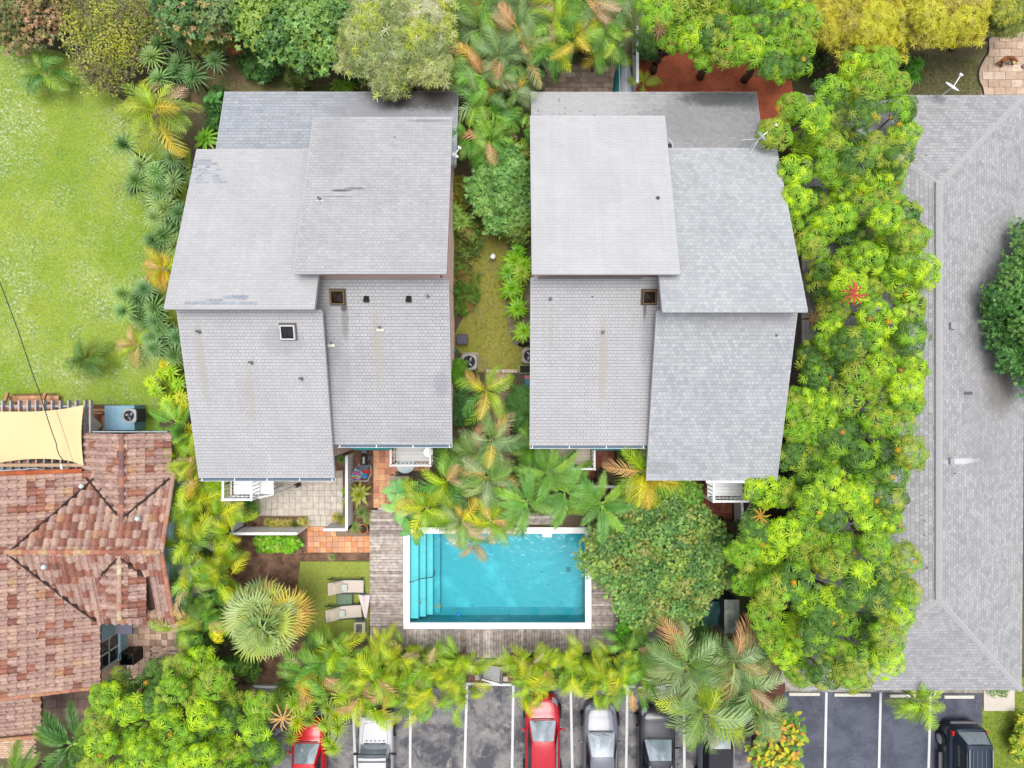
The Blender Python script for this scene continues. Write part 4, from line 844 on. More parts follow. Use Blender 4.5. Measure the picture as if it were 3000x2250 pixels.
rb = sheet('brick_court', [(1560, 1310), (1890, 1310), (1890, 1440), (1560, 1440)], .01, mat('court_grout', c(100, 66, 56), .95)); pave(rb, [(1745, 1318, 1800, 1390), (1600, 1360, 1745, 1400)], (.27, .27), [c(176, 112, 94), c(164, 100, 84), c(186, 122, 102)], .045)
rb2 = sheet('brick_court', [(1990, 1405), (2200, 1405), (2160, 1560), (2060, 1540)], .01, mat('court_grout', c(100, 66, 56), .95)); pave(rb2, [(2010, 1408, 2145, 1520)], (.27, .27), [c(170, 100, 82), c(156, 90, 74), c(182, 112, 92)], .045)
sp = sheet('stone_path', [(1418, 1084), (1496, 1084), (1490, 1500), (1435, 1500)], .012, mat('path_soil', c(150, 126, 104), .95, .3, 7)); pave(sp, [(1424, 1094, 1492, 1140)], (.3, .3), [c(226, 184, 160), c(210, 166, 142), c(200, 156, 134)], .045, jit=.008); pave(sp, [(1445, 1150, 1495, 1450)], (.4, .45), [c(176, 152, 132), c(190, 164, 142)], .045)
pave(sp, [(1424, 1082, 1516, 1092)], (.15, .17), [c(230, 200, 184), c(212, 166, 140), c(240, 222, 210)], .07, nm='edge_brick', jit=.01)

# ---------------- white patio fences ----------------
def fence(name, p0, p1, h, label, slats=5, horiz=True, capw=.12, group=None):
    a, b_ = W(*p0, 0), W(*p1, 0); root = empty(name, ((a.x+b_.x)/2, (a.y+b_.y)/2, 0), label=label, cat='fence', group=group)
    L_ = (b_-a).length; d = (b_-a).normalized(); n = max(1, round(L_/1.4))
    for k in range(n+1): p = a+d*L_*k/n; MB().box(p.x-.05, p.x+.05, p.y-.05, p.y+.05, 0, h+.02).build('post', WHITE, root)
    if horiz:
        for k in range(slats):
            z0_ = .08+(h-.12)*k/slats; z1_ = z0_+(h-.12)/slats-.03; MB().obox(a+Vector((0, 0, (z0_+z1_)/2)), b_+Vector((0, 0, (z0_+z1_)/2)), .03, z1_-z0_).build('slat', WHITE, root)
    else:
        k_ = int(L_/.15)
        for k in range(k_): q0 = a+d*(L_*(k+.05)/k_); q1 = a+d*(L_*(k+.92)/k_); MB().obox(q0+Vector((0, 0, h/2)), q1+Vector((0, 0, h/2)), .03, h-.1).build('board', WHITE, root)
    MB().obox(a+Vector((0, 0, h+.02)), b_+Vector((0, 0, h+.02)), capw, .04).build('cap_rail', WHITE, root); return root
fence('patio_fence', (716, 1455), (716, 1542), 1.4, 'white slatted fence closing the left end of the tiled patio', 5)
fence('patio_fence', (716, 1542), (899, 1542), 1.6, 'white fence along the lower edge of the patio, behind the strappy border', 4)
fence('patio_fence', (1034, 1330), (1034, 1535), 1.25, 'tall white board fence between the patio and the mulch bed, right side', 6, False)
fence('patio_fence', (972, 1535), (1034, 1535), 1.3, 'short white return fence at the patio gateway', 3)
for a_, b_ in (((899, 1534), (872, 1564)), ((972, 1530), (953, 1555))):
    pass
fence('patio_fence', (1615, 1415), (1890, 1415), 1.2, 'white fence half hidden by foxtail palms below the beige balcony', 4)
fence('patio_fence', (2148, 1440), (2152, 1560), 1.2, 'short white fence beside the umbrella trees below the bright white balcony', 4)
fence('boundary_fence', (1853, 120), (1853, 275), 1.3, 'thin whitish fence between the upturned boats and the red mulch', 2)
cf = MB(); pts = [W(x, y, 1.2) for x, y in ((1072, 178), (1080, 200), (1083, 230), (1081, 262))]
cf.tube(pts, .05, 6); cr = cf.build('handrail', mat('greyrail', c(190, 190, 196), .5), label='curved pale handrail at the edge of the shaded paving, behind the left house', cat='handrail')
MB().cyl(pts[0].x, pts[0].y, 0, 1.2, .04).build('post', mat('greyrail', c(190, 190, 196), .5), cr); MB().cyl(pts[-1].x, pts[-1].y, 0, 1.2, .04).build('post', mat('greyrail', c(190, 190, 196), .5), cr)

# ---------------- patio and garden things ----------------
FAB = mat('cream_fabric', c(226, 212, 200), .8, .05, 10, .2); GRN = mat('dark_green_frame', c(60, 84, 76), .5, .1); CUSH = mat('cushion_cream', c(222, 210, 186), .85, .15, 20, .3, stretch=(8, 1, 1)); PIL = mat('pillow_mint', c(206, 216, 208), .85, .05)
def lounger(px, py, label, ang=0):
    root = empty('sun_lounger', W(px, py, 0), ang, label=label, cat='sun lounger', group='sun loungers on the artificial lawn')
    M_ = root.matrix_basis; 
    def bl(mb, nm, m, **k):
        mb.v = [tuple(M_ @ Vector(v)) for v in mb.v]; return mb.build(nm, m, root, **k)
    bl(MB().grid(lambda u, v: (-.05+u*.95, -.29+v*.58, .36-.03*math.sin(PI*u)), 8, 2), 'seat', FAB)
    bl(MB().grid(lambda u, v: (-.05-u*.62, -.29+v*.58, .36+u*.62*.8), 4, 2), 'backrest', FAB)
    for s in (-1, 1):
        bl(MB().tube([(-.85, s*.33, .3), (-.6, s*.33, .36), (-.2, s*.33, .38), (.3, s*.33, .34), (.95, s*.33, .4)], .03, 6), 'side_rail', GRN)
        for x in (-.7, .75): bl(MB().tube([(x, s*.33, .36), (x+.05*s, s*.34, 0)], .022, 6), 'leg', GRN)
    c_ = bl(MB().grid(lambda u, v: (-.1-u*.36, -.26+v*.52, .46+u*.4+.06*math.sin(PI*v)*math.sin(PI*u)), 6, 6), 'head_cushion', CUSH)
    pl_ = MB(); pl_.box(-.13, .15, -.17, .14, .42, .5); bl(pl_, 'pillow', PIL, bevel=.03)
    return root
lounger(1015, 1712, 'upper sun lounger of the two, cream sling with a mint pillow', R(0)); lounger(1009, 1787, 'lower sun lounger of the two, nearer the silver fan palm', R(4))
tb = empty('side_table', W(1014, 1750, 0), label='low green glass-topped table between the two sun loungers', cat='table'); o3 = W(1014, 1750, 0)
MB().box(o3.x-.35, o3.x+.35, o3.y-.24, o3.y+.24, .3, .315).build('table_top', mat('green_glass', c(96, 122, 92), .12, .25, 5, spec=.7), tb)
for (xa, xb, ya, yb) in ((-.38, -.35, -.27, .27), (.35, .38, -.27, .27), (-.35, .35, -.27, -.24), (-.35, .35, .24, .27)): MB().box(o3.x+xa, o3.x+xb, o3.y+ya, o3.y+yb, .28, .33).build('frame', GRN, tb)
for x, y in ((-1, -1), (1, -1), (1, 1), (-1, 1)): MB().box(o3.x+x*.36-.015, o3.x+x*.36+.015, o3.y+y*.25-.015, o3.y+y*.25+.015, 0, .28).build('leg', GRN, tb)
# folded parasol lying on the deck edge
ub = empty('folded_parasol', W(1068, 1775, 0), label='folded pinkish-white parasol leaning at the left edge of the deck', cat='parasol')
A = W(1068, 1742, .25); B_ = W(1071, 1812, .7); n = 12; mb = MB()
for j in range(7):
    t = j/6; cpt = A.lerp(B_, t); rr = .36*(1-t)+.05
    for k in range(n): a_ = 2*PI*k/n; r2 = rr*(1 if k % 2 else .6); mb.v.append((cpt.x+math.cos(a_)*r2*.8, cpt.y+.02*math.sin(a_*3), cpt.z+math.sin(a_)*r2*.4))
for j in range(6):
    for k in range(n): mb.f.append((j*n+k, j*n+(k+1) % n, (j+1)*n+(k+1) % n, (j+1)*n+k))
mb.f.append(tuple(range(n))); mb.build('canopy', mat('parasol_cloth', c(240, 226, 224), .85, .05), ub); MB().tube([A-(B_-A)*.35, B_+(B_-A)*.06], .02, 6).build('pole', GRN, ub)
cb = empty('pool_filter_box', W(1053, 1840, 0), label='cream box with a dark grille beside the lower left corner of the deck', cat='box'); p = W(1053, 1840, .4)
MB().box(p.x-.28, p.x+.28, p.y-.27, p.y+.27, 0, .42).build('body', mat('cream_box', c(224, 216, 188), .7, .06), cb, bevel=.06)
g = MB()
for k in range(8): g.box(p.x-.15, p.x+.13, p.y-.2+k*.05, p.y-.2+k*.05+.034, .422, .44)
g.build('grille', mat('grille_dark', c(66, 72, 88), .6), cb); MB().box(p.x-.2, p.x+.25, p.y+.34, p.y+.4, .0, .35).build('pipe_rack', GRN, cb)
# AC units
def ac_unit(px, py, zb, h, label, body, s=.6, ang=0, rim=True):
    root = empty('air_conditioner', W(px, py, zb), label=label, cat='air conditioner'); o = W(px, py, zb+h); r = s/2
    MB().prism([(o.x+a*r*1.02, o.y+b__*r*1.02) for a, b__ in ((-1, -1), (1, -1), (1, 1), (-1, 1))], zb, zb+h-.02).build('body', mat('coil_dark', c(76, 80, 86), .7, .25, 20), root, bevel=.05)
    n = 32; mb = MB(); rr = r*.8; zt_ = zb+h+.012
    for k in range(n):
        a0, a1 = 2*PI*k/n, 2*PI*(k+1)/n
        def sq(a_):
            cx_, sy_ = math.cos(a_), math.sin(a_); q = 1/((abs(cx_)**5+abs(sy_)**5)**.2); return (o.x+cx_*q*r*1.05, o.y+sy_*q*r*1.05)
        P0, P1 = sq(a0), sq(a1); q0, q1 = (o.x+math.cos(a0)*rr, o.y+math.sin(a0)*rr), (o.x+math.cos(a1)*rr, o.y+math.sin(a1)*rr)
        mb.v += [(*P0, zt_-.03), (*P1, zt_-.03), (*q1, zt_), (*q0, zt_)]; i = len(mb.v)-4; mb.f.append((i, i+1, i+2, i+3))
        mb.v += [(*P0, zt_-.12), (*P1, zt_-.12)]; mb.f.append((i+4, i+5, i+1, i))
    mb.build('top_panel', body, root)
    MB().cyl(o.x, o.y, zb+h-.019, zb+h-.015, rr, n=24).build('fan_well', mat('well', c(40, 44, 50), .8), root)
    for k in range(3):
        a_ = ang+k*2*PI/3; f = MB(); f.v = [(o.x+math.cos(a_+da)*q, o.y+math.sin(a_+da)*q, zt_-.02+dz) for (da, q, dz) in ((-.3, .08, 0), (-.42, rr*.85, -.03), (.42, rr*.85, .0), (.5, .08, 0))]; f.f = [(0, 1, 2, 3)]; f.build('fan_blade', mat('blade', c(190, 190, 196), .4), root)
    MB().cyl(o.x, o.y, zt_-.02, zt_+.005, .06, n=12).build('fan_hub', mat('hubm', c(90, 92, 98), .5), root)
    gm_ = MB()
    for q in (.35, .6, .82): gm_.tube([(o.x+math.cos(2*PI*k/24)*rr*q, o.y+math.sin(2*PI*k/24)*rr*q, zt_+.012) for k in range(25)], .003, 3, False)
    for k in range(10): a_ = 2*PI*k/10; gm_.tube([(o.x, o.y, zt_+.014), (o.x+math.cos(a_)*rr, o.y+math.sin(a_)*rr, zt_+.008)], .003, 3, False)
    gm_.build('fan_guard', mat('hubm', c(90, 92, 98), .5), root); return root
GB = mat('grey_beige_metal', c(178, 178, 178), .5, .06)
sl1 = W(1376, 1058, .1); MB().box(sl1.x-.33, sl1.x+.42, sl1.y-.4, sl1.y+.42, 0, .09).build('concrete_pad', mat('pad', c(206, 192, 170), .85, .1), label='pale concrete pad under the air conditioner left of the side yard', cat='concrete pad')
ac_unit(1374, 1060, .09, .75, 'air conditioner with three pale fan blades beside the left house', GB, .72, .8)
ac_unit(1552, 1042, .05, .7, 'air conditioner half under the eave of the right house', mat('tan_metal', c(176, 166, 160), .5, .06), .7, 1.9)
bp_ = W(394, 1218, 0); pb = MB().box(bp_.x-.85, bp_.x+.55, bp_.y-.62, bp_.y+.52, 0, 1.0).build('blue_plinth', mat('lightblue_paint', c(150, 192, 216), .7, .1, 3, .2), label='light blue painted block carrying the air conditioner by the pergola', cat='plinth')
ac_unit(378, 1218, 1.0, .9, 'grey air conditioner standing on the light blue block', GB, .6, 2.6)
# bin, tap box, globe lamp, planter, laundry tub
r_ = empty('storage_bin', W(1354, 994, 0), label='dark grey lidded bin with an H-shaped moulding beside the left house', cat='bin'); p = W(1354, 994, .6); BIN = mat('bin_grey', c(96, 98, 110), .6, .06, 10, .2)
MB().prism([(p.x+a*.25, p.y+b_*.21) for a, b_ in ((-1, -1), (1, -1), (1, 1), (-1, 1))], 0, .56).build('body', BIN, r_, bevel=.06)
MB().prism([(p.x+a*.28, p.y+b_*.24) for a, b_ in ((-1, -1), (1, -1), (1, 1), (-1, 1))], .57, .64).build('lid', BIN, r_, bevel=.05)
for x in (-.08, .08): MB().box(p.x+x-.015, p.x+x+.015, p.y-.2, p.y+.2, .64, .665).build('moulding', BIN, r_)
MB().box(p.x-.065, p.x+.065, p.y-.02, p.y+.02, .64, .66).build('moulding', BIN, r_)
p = W(1328, 1027, .3); MB().prism([(p.x-.12, p.y-.16), (p.x+.05, p.y-.16), (p.x+.13, p.y-.05), (p.x+.1, p.y+.12), (p.x-.12, p.y+.17)], 0, .35).build('hose_reel', mat('teal_plastic', c(20, 165, 145), .5, .1), label='bright teal hose box against the wall above the air conditioner', cat='hose box', bevel=.03)
p = W(1444, 752, .5); g_ = empty('globe_lamp', (p.x, p.y, 0), label='white globe lamp standing on the side yard lawn', cat='lamp'); MB().cyl(p.x, p.y, 0, .45, .03).build('stem', BLACK, g_)
mb = MB(); mb.tube([(p.x, p.y, .42+.13*(1-math.cos(PI*k/10))) for k in range(11)], [max(.005, .135*math.sin(PI*k/10)) for k in range(11)], 20); mb.build('globe', mat('globe_white', (.8, .8, .79), .4, 0), g_, smooth=True)
pb_ = empty('planter_box', W(1540, 1082, 0), label='green-rimmed planter of dark soil at the wall of the right house', cat='planter'); p = W(1540, 1082, .3)
for (xa, xb, ya, yb) in ((-.3, -.27, -.2, .2), (.27, .3, -.2, .2), (-.27, .27, -.2, -.17), (-.27, .27, .17, .2)): MB().box(p.x+xa, p.x+xb, p.y+ya, p.y+yb, 0, .32).build('side', mat('mint_rim', c(130, 176, 150), .6), pb_)
MB().box(p.x-.27, p.x+.27, p.y-.17, p.y+.17, 0, .25).build('soil', mat('potting_soil', c(60, 52, 44), .95, .4, 15), pb_)
p = W(1552, 1122, .4); tb_ = empty('plastic_tub', (p.x, p.y, 0), label='teal plastic tub with a pink towel, below the planter', cat='tub'); MB().prism([(p.x+a*.27, p.y+b_*.36) for a, b_ in ((-1, -1), (1, -1), (1, 1), (-1, 1))], 0, .42).build('tub', mat('tub_teal', c(52, 134, 148), .5, .08), tb_, bevel=.06)
MB().box(p.x-.25, p.x+.25, p.y+.2, p.y+.37, .43, .46).build('towel', mat('pink_towel', c(226, 130, 140), .8, .2, 15), tb_, bevel=.01)
MB().tube([W(1520, 1008, .1), W(1530, 1012, .2), W(1545, 1008, .15), W(1556, 1014, .2)], .09, 7).build('black_sack', BLACK, label='crumpled black sack above the air conditioner of the right house', cat='sack')
# satellite dishes
def dish(px, py, zb, zt_, label, az, rad=.3, arm=.55, tilt=.75, tripod=True, squash=.32):
    base = W(px, py, zt_); root = empty('satellite_dish', (base.x, base.y, zb), label=label, cat='satellite dish'); G = mat('dish_white', (.6, .62, .65), .5, .05)
    d = Vector((math.cos(az), math.sin(az), 0)); n_ = (d*math.sin(tilt)+Vector((0, 0, math.cos(tilt)))).normalized(); s_ = Vector((-d.y, d.x, 0)); t_ = s_.cross(n_)
    mb = MB(); n = 20; cpt = Vector((base.x, base.y, zt_))
    mb.v.append(tuple(cpt)); 
    for j in (1, 2, 3):
        for k in range(n): a_ = 2*PI*k/n; rr = rad*j/3; mb.v.append(tuple(cpt+s_*math.cos(a_)*rr+t_*math.sin(a_)*rr*.9+n_*.06*(j/3)**2))
    mb.f = [(0, 1+k, 1+(k+1) % n) for k in range(n)]+[(1+j*n+k, 1+(j+1)*n+k, 1+(j+1)*n+(k+1) % n, 1+j*n+(k+1) % n) for j in (0, 1) for k in range(n)]
    mb.build('reflector', G, root, smooth=True)
    f = cpt+n_*arm*.6+d*arm*.9; MB().tube([cpt-t_*rad*.7, f], .022, 6).build('feed_arm', G, root); MB().obox(f-s_*.07, f+s_*.07, .07, .08).build('receiver', G, root)
    MB().tube([(base.x-d.x*.15, base.y-d.y*.15, zb), cpt-n_*.03], .025, 8).build('mast', G, root)
    if tripod:
        for a_ in (az+2.0, az+3.6, az-1.0): MB().tube([(base.x+math.cos(a_)*.5, base.y+math.sin(a_)*.5, zb), (base.x, base.y, zt_-.15)], .016, 6).build('strut', G, root)
    return root
dish(2229, 403, 5.45, 6.3, 'thin-framed satellite dish above the porch corner, against the umbrella trees', R(40), .26, .5, 1.35)
dish(2787, 257, 3.0, 4.0, 'satellite dish with a long feed arm over the shady lawn, above the long grey roof', R(58), .34, .42, .8, False)
dish(1331, 458, 4.2, 5.3, 'beige satellite dish on the right-hand wall of the left house', R(55), .17, .28, .9, False)
# boats upside down
def boat(pxc, y0_, y1_, wpx, label, colr, z=.45):
    root = empty('upturned_boat', W(pxc, (y0_+y1_)/2, 0), label=label, cat='boat'); a, b_ = W(pxc, y1_, 0), W(pxc, y0_, 0); L_ = b_.y-a.y; hw = wpx/2*CAMH/FPX
    def f(u, v):
        prof = math.sin(PI*min(1, max(0, .12+.88*(1-u))))**.55 if u > .0 else 1; prof = max(.02, (1-max(0, u-.35)**2/.42)); th = (v-.5)*PI
        return (a.x+math.sin(th)*hw*prof, a.y+u*L_, .05+z*math.cos(th)**.8*(prof**.5) if math.cos(th) > 0 else .05)
    MB().grid(f, 16, 14).build('hull', colr, root, smooth=True)
    MB().tube([(a.x, a.y+L_*t, .05+z*max(.02, (1-max(0, t-.35)**2/.42))**.5+.01) for t in [k/10 for k in range(10)]], .025, 6).build('keel', mat('keel_white', c(240, 242, 248), .5), root); return root
boat(1831, 160, 330, 44, 'upturned white boat hull lying by the fence', mat('hull_white', c(206, 212, 226), .4, .04)); boat(1812, 172, 330, 34, 'teal boat hull tucked left of the white one', mat('hull_teal', c(30, 128, 132), .5, .1), .32)
# seat with grill, sack-cart, towels
gr = empty('barbecue_grill', W(1068, 1345, 0), label='black barbecue grill with side shelf at the top of the terracotta path', cat='grill'); p = W(1066, 1345, .7)
MB().box(p.x-.13, p.x+.13, p.y-.24, p.y+.2, .5, .78).build('lid', BLACK, gr, bevel=.05); MB().box(p.x-.12, p.x+.12, p.y+.28, p.y+.5, .5, .6).build('shelf', mat('blue_shelf', c(90, 110, 130), .5), gr); MB().box(p.x-.03, p.x+.05, p.y-.2, p.y+.1, .785, .8).build('handle', GB, gr)
mb = MB()
for q in (.05, .09, .13): mb.tube([(p.x+.24+math.cos(2*PI*k/14)*q*.6, p.y+.0+math.sin(2*PI*k/14)*q*1.5, .6) for k in range(15)], .01, 4, False)
mb.build('burner_ring', STEEL, gr)
for x, y in ((-.1, -.2), (.1, -.2), (-.1, .3), (.1, .3)): MB().box(p.x+x-.015, p.x+x+.015, p.y+y-.015, p.y+y+.015, 0, .5).build('leg', BLACK, gr)
ch = empty('folding_lounge_chair', W(1055, 1392, 0), label='folding chair draped with striped and blue towels behind the white fence', cat='chair'); TW = lambda n_, a: mat(n_, a, .9, .1, 12, .3)
a_, b__ = W(1068, 1372, .7), W(1060, 1400, .5)
MB().grid(lambda u, v: Vector(W(1052, 1362, .75)).lerp(W(1050, 1378, .6), u).lerp(Vector(W(1082, 1362, .75)).lerp(W(1078, 1378, .6), u), v), 4, 3).build('headrest', mat('grey_sling', c(100, 102, 112), .8), ch)
MB().grid(lambda u, v: Vector(W(1050, 1379, .55)).lerp(W(1054, 1388, .5), u).lerp(Vector(W(1084, 1377, .55)).lerp(W(1080, 1386, .5), u), v), 2, 2).build('red_towel', TW('red_towel', c(205, 45, 30)), ch)
MB().grid(lambda u, v: Vector(W(1056, 1388, .52)).lerp(W(1064, 1403, .45), u).lerp(Vector(W(1076, 1388, .5)).lerp(W(1074, 1400, .45), u), v), 3, 3).build('blue_towel', TW('blue_towel', c(40, 135, 190)), ch)
cols_ = [c(96, 120, 210), c(150, 200, 110), c(90, 110, 200), c(226, 90, 50), c(110, 130, 220), c(150, 210, 130), c(220, 80, 60), c(150, 150, 220)]
for k in range(8):
    t0, t1 = k/8, (k+1)/8; P0, P1 = (1042+8*0, 1366), (1024, 1406); Q0, Q1 = (1066, 1384), (1056, 1404)
    def st_(t, v): 
        x = P0[0]+(P1[0]-P0[0])*t; y = P0[1]+(P1[1]-P0[1])*t; X_ = Q0[0]+(Q1[0]-Q0[0])*t; Y_ = Q0[1]+(Q1[1]-Q0[1])*t
        return W(x+(X_-x)*v, y+(Y_-y)*v+2*math.sin(v*9), .5+.06*math.sin(v*8+t*3)+.1*(1-t))
    MB().grid(lambda u, v: st_(t0+(t1-t0)*u, v), 2, 10).build('towel_stripe', TW('stripe%d' % k, cols_[k]), ch)
for e1_, e2_ in (((1054, 1358), (1042, 1376)), ((1084, 1362), (1088, 1385)), ((1088, 1385), (1078, 1407)), ((1020, 1409), (1078, 1409))): MB().tube([W(*e1_, .5), W(*e2_, .45)], .02, 6).build('frame', mat('chair_frame', c(196, 190, 186), .5), ch)
for q in ((1042, 1376), (1088, 1385), (1024, 1409), (1078, 1409)): g0 = W(*q, .45); MB().tube([g0, (g0.x, g0.y, 0)], .018, 6).build('leg', mat('chair_frame', c(196, 190, 186), .5), ch)
bn = empty('stone_bench', W(1178, 1402, 0), label='low beige bench slab carrying a black rack, below the greyish balcony', cat='bench'); p, q = W(1140, 1393, .45), W(1200, 1408, .45)
MB().box(p.x, q.x, q.y, p.y, .36, .45).build('slab', mat('bench_stone', c(190, 172, 156), .85, .1), bn, bevel=.01); MB().box(p.x+.05, p.x+.15, q.y, p.y, 0, .36).build('leg', mat('bench_stone', c(190, 172, 156), .85), bn); MB().box(q.x-.15, q.x-.05, q.y, p.y, 0, .36).build('leg', mat('bench_stone', c(190, 172, 156), .85), bn)
rk = empty('black_rack', W(1185, 1390, .45), label='black ladder-like rack lying on the beige bench slab', cat='rack')
for y in (1384, 1394): MB().obox(W(1158, y, .52), W(1216, y, .52), .04, .04).build('rail', BLACK, rk)
for k in range(9): MB().obox(W(1161+k*6.5, 1384, .52), W(1159+k*6.5, 1394, .52), .025, .03).build('rung', BLACK, rk)
rt = W(1180, 1358, 3.7); tbl = empty('round_table', W(1253, 1325, 3.0), label='small round white table standing on the greyish balcony', cat='table'); p = W(1254, 1325, 3.65); MB().cyl(p.x, p.y, 3.6, 3.63, .2, n=20).build('table_top', WHITE, tbl); MB().cyl(p.x, p.y, 3.0, 3.6, .03).build('leg', WHITE, tbl)
p = W(1186, 1360, 1.1); MB().cyl(p.x, p.y, .9, .96, .45, n=28).build('round_awning_top', mat('pale_glass', c(176, 196, 206), .2, .1), label='pale round glass table top peeping out below the greyish balcony', cat='table')
# pots and stepping stones
POT = mat('terracotta_pot', c(216, 122, 74), .8, .12, 8)
def pot(px, py, r, h, label, m=POT, fill=True):
    root = empty('plant_pot', W(px, py, 0), label=label, cat='pot'); p = W(px, py, h); mb = MB(); n = 20
    mb.tube([(p.x, p.y, 0), (p.x, p.y, h*.9)], [r*.7, r*.93], n, False); mb.tube([(p.x, p.y, h*.85), (p.x, p.y, h)], [r, r], n, False); mb.tube([(p.x, p.y, h), (p.x, p.y, h*.82)], [r*.86, r*.84], n, False)
    i = len(mb.v)
    for k in range(n): a0 = 2*PI*k/n; mb.v += [(p.x+math.cos(a0)*r, p.y+math.sin(a0)*r, h), (p.x+math.cos(a0)*r*.86, p.y+math.sin(a0)*r*.86, h)]
    for k in range(n): j = (k+1) % n; mb.f.append((i+2*k, i+2*j, i+2*j+1, i+2*k+1))
    mb.build('pot', m, root); MB().cyl(p.x, p.y, 0, h*.85, r*.86, n=n).build('soil', mat('potting_soil', c(60, 52, 44), .95, .4, 15), root)
pot(1063, 1550, .24, .4, 'large orange terracotta pot at the end of the white fence'); pot(736, 1514, .1, .2, 'small orange pot in the shady corner behind the left patio fence'); pot(729, 1531, .12, .25, 'pinkish pot nearest the corner of the two patio fences', mat('pink_pot', c(190, 130, 116), .8)); pot(752, 1508, .07, .2, 'little yellow pot beside the orange one in the patio corner', mat('yellow_pot', c(232, 180, 50), .6)); pot(1013, 1462, .1, .25, 'white pot at the inner side of the tall board fence', WHITE); pot(744, 1538, .08, .15, 'tiny rust-coloured pot at the foot of the lower patio fence', mat('rust_pot', c(170, 96, 74), .8))
for k, (px, py) in enumerate(((737, 1594), (797, 1617), (875, 1613), (846, 1618))):
    p = W(px, py, .05); mb = MB(); mb.prism([(p.x+math.cos(a_*PI/6)*.15*random.uniform(.9, 1.1), p.y+math.sin(a_*PI/6)*.15*random.uniform(.9, 1.1)) for a_ in range(12)], 0, .07)
    mb.build('stepping_stone', mat('stump_brown', c(142, 112, 92), .9, .2, 10), label=('round brown stepping stone left of the bright green shrubs', 'round brown stepping stone below the middle of the green shrubs', 'round brown stepping stone at the right end of the green shrubs', 'half-hidden brown stepping stone under the right green shrub')[k], cat='stepping stone', bevel=.015)
# shed with bins at the right of the pool
sh_ = empty('equipment_shed', W(2150, 1800, 0), label='weathered grey board roof of a small shed between the dusty palms and the umbrella trees', cat='shed'); p, q = W(2122, 1757, 1.8), W(2166, 1855, 1.8)
for k in range(3): xx = p.x+(q.x-p.x)*k/3; MB().box(xx+.004, xx+(q.x-p.x)/3-.004, q.y, p.y, 1.76, 1.8+random.uniform(0, .01)).build('roof_board', mat('shed_roof', c(190, 198, 194), .9, .25, 3, col2=c(120, 128, 118), s2=1.5), sh_)
MB().box(p.x+.05, q.x-.05, q.y+.05, p.y-.05, 0, 1.75).build('wall', mat('shed_dark', c(58, 74, 66), .9), sh_)
def tarp_pt(u, v): return W(2054+u*55, 1762+v*70, .9+.25*math.sin(u*3)*math.cos(v*2)+.08*math.sin(u*11+v*7))
MB().grid(tarp_pt, 10, 10).build('dark_tarp', mat('tarp', c(50, 96, 96), .7, .3, 3, .6, 8), label='dark green tarpaulin over a heap beside the shed', cat='tarpaulin', smooth=True)
bb = empty('blue_crate', W(2115, 1790, 0), label='bright blue crate squeezed between the tarpaulin and the shed', cat='crate'); p = W(2114, 1790, 1.0); MB().box(p.x-.09, p.x+.12, p.y-.2, p.y+.22, 0, 1.0).build('body', mat('crate_blue', c(20, 90, 170), .5), bb, bevel=.02); MB().box(p.x+.0, p.x+.02, p.y-.19, p.y+.21, 1.0, 1.02).build('rim', WHITE, bb)
p = W(492, 1352, 0); MB().cyl(W(545, 1345, 0).x, W(0, 1345, 0).y, 0, 1.1, .5, n=24).build('water_tank', mat('tank_dark', c(72, 76, 88), .7, .1), label='dark grey water tank between the tiled house and the left house', cat='tank')
# wheelie bin, cardboard by the blue wall
wb = empty('wheelie_bin', W(378, 1934, 0), label='black open bin against the blue wall of the tiled house', cat='bin'); p = W(370, 1932, .9)
for (xa, xb, ya, yb) in ((-.33, -.29, -.28, .28), (.29, .33, -.28, .28), (-.29, .29, -.28, -.24), (-.29, .29, .24, .28)): MB().box(p.x+xa, p.x+xb, p.y+ya, p.y+yb, 0, .9).build('side', BLACK, wb)
MB().box(p.x-.29, p.x+.29, p.y-.24, p.y+.24, 0, .3).build('base', mat('bin_inside', c(30, 44, 52), .6), wb)
MB().obox(W(392, 1903, .3), W(404, 1915, .3), .3, .4).build('cardboard_box', mat('cardboard', c(132, 98, 68), .9, .2, 6), label='brown cardboard box behind the black open bin', cat='cardboard box')

# ---------------- pergola with shade sail, timber platform ----------------
PAV_Z = .05
pd = sheet('brick_terrace', [(-60, 1185), (352, 1185), (352, 1290), (300, 1400), (-60, 1400)], .012, mat('terrace_joint', c(110, 80, 60), .95, .3, 6))
pave(pd, [(240, 1200, 335, 1275), (-5, 1192, 240, 1204), (-5, 1352, 240, 1376)], (.22, .12), [c(186, 130, 92), c(172, 116, 80), c(196, 142, 104)], .045, nm='brick', off=.5)
pg = empty('pergola', W(120, 1280, 0), label='pergola of grey-white rafters beside the tiled house', cat='pergola'); RM = mat('rafter', c(196, 190, 194), .7, .15, 6, stretch=(1, 1, 1))
for k, px in enumerate([10, 34, 59, 84, 108, 131, 155, 179, 203, 225, 251, 267]):
    a, b_ = W(px, 1173, 2.75), W(px+2, 1376, 2.75)
    if px in (251, 267): b_ = W(px, 1270, 2.75)
    MB().obox(a, b_, .07, .2).build('rafter', RM, pg)
for y in (1190, 1268, 1366): MB().obox(W(-20, y, 2.6), W(268, y, 2.6), .09, .16).build('beam', RM, pg)
for px, y in ((262, 1192), (262, 1265), (20, 1192)): p = W(px, y, 0); MB().box(p.x-.06, p.x+.06, p.y-.06, p.y+.06, 0, 2.55).build('post', RM, pg)
def sail(u, v):
    x = -10+u*255; x = x-(7*math.sin(PI*v) if u > .95 else 7*math.sin(PI*v)*u**4)
    yt_ = 1206-20*(max(0, u-.3)/.7)**2.2+4*math.sin(PI*min(1, u))*0; yb_ = 1358-14*math.sin(PI*min(1, max(0, u*.93+.03)))+ (8*max(0, u-.85)/.15)
    y = yt_+(yb_-yt_)*v; return W(x, y, 3.2+.07*math.sin(u*8)*math.sin(PI*v)-.12*math.sin(PI*v)*math.sin(PI*min(1, u)))
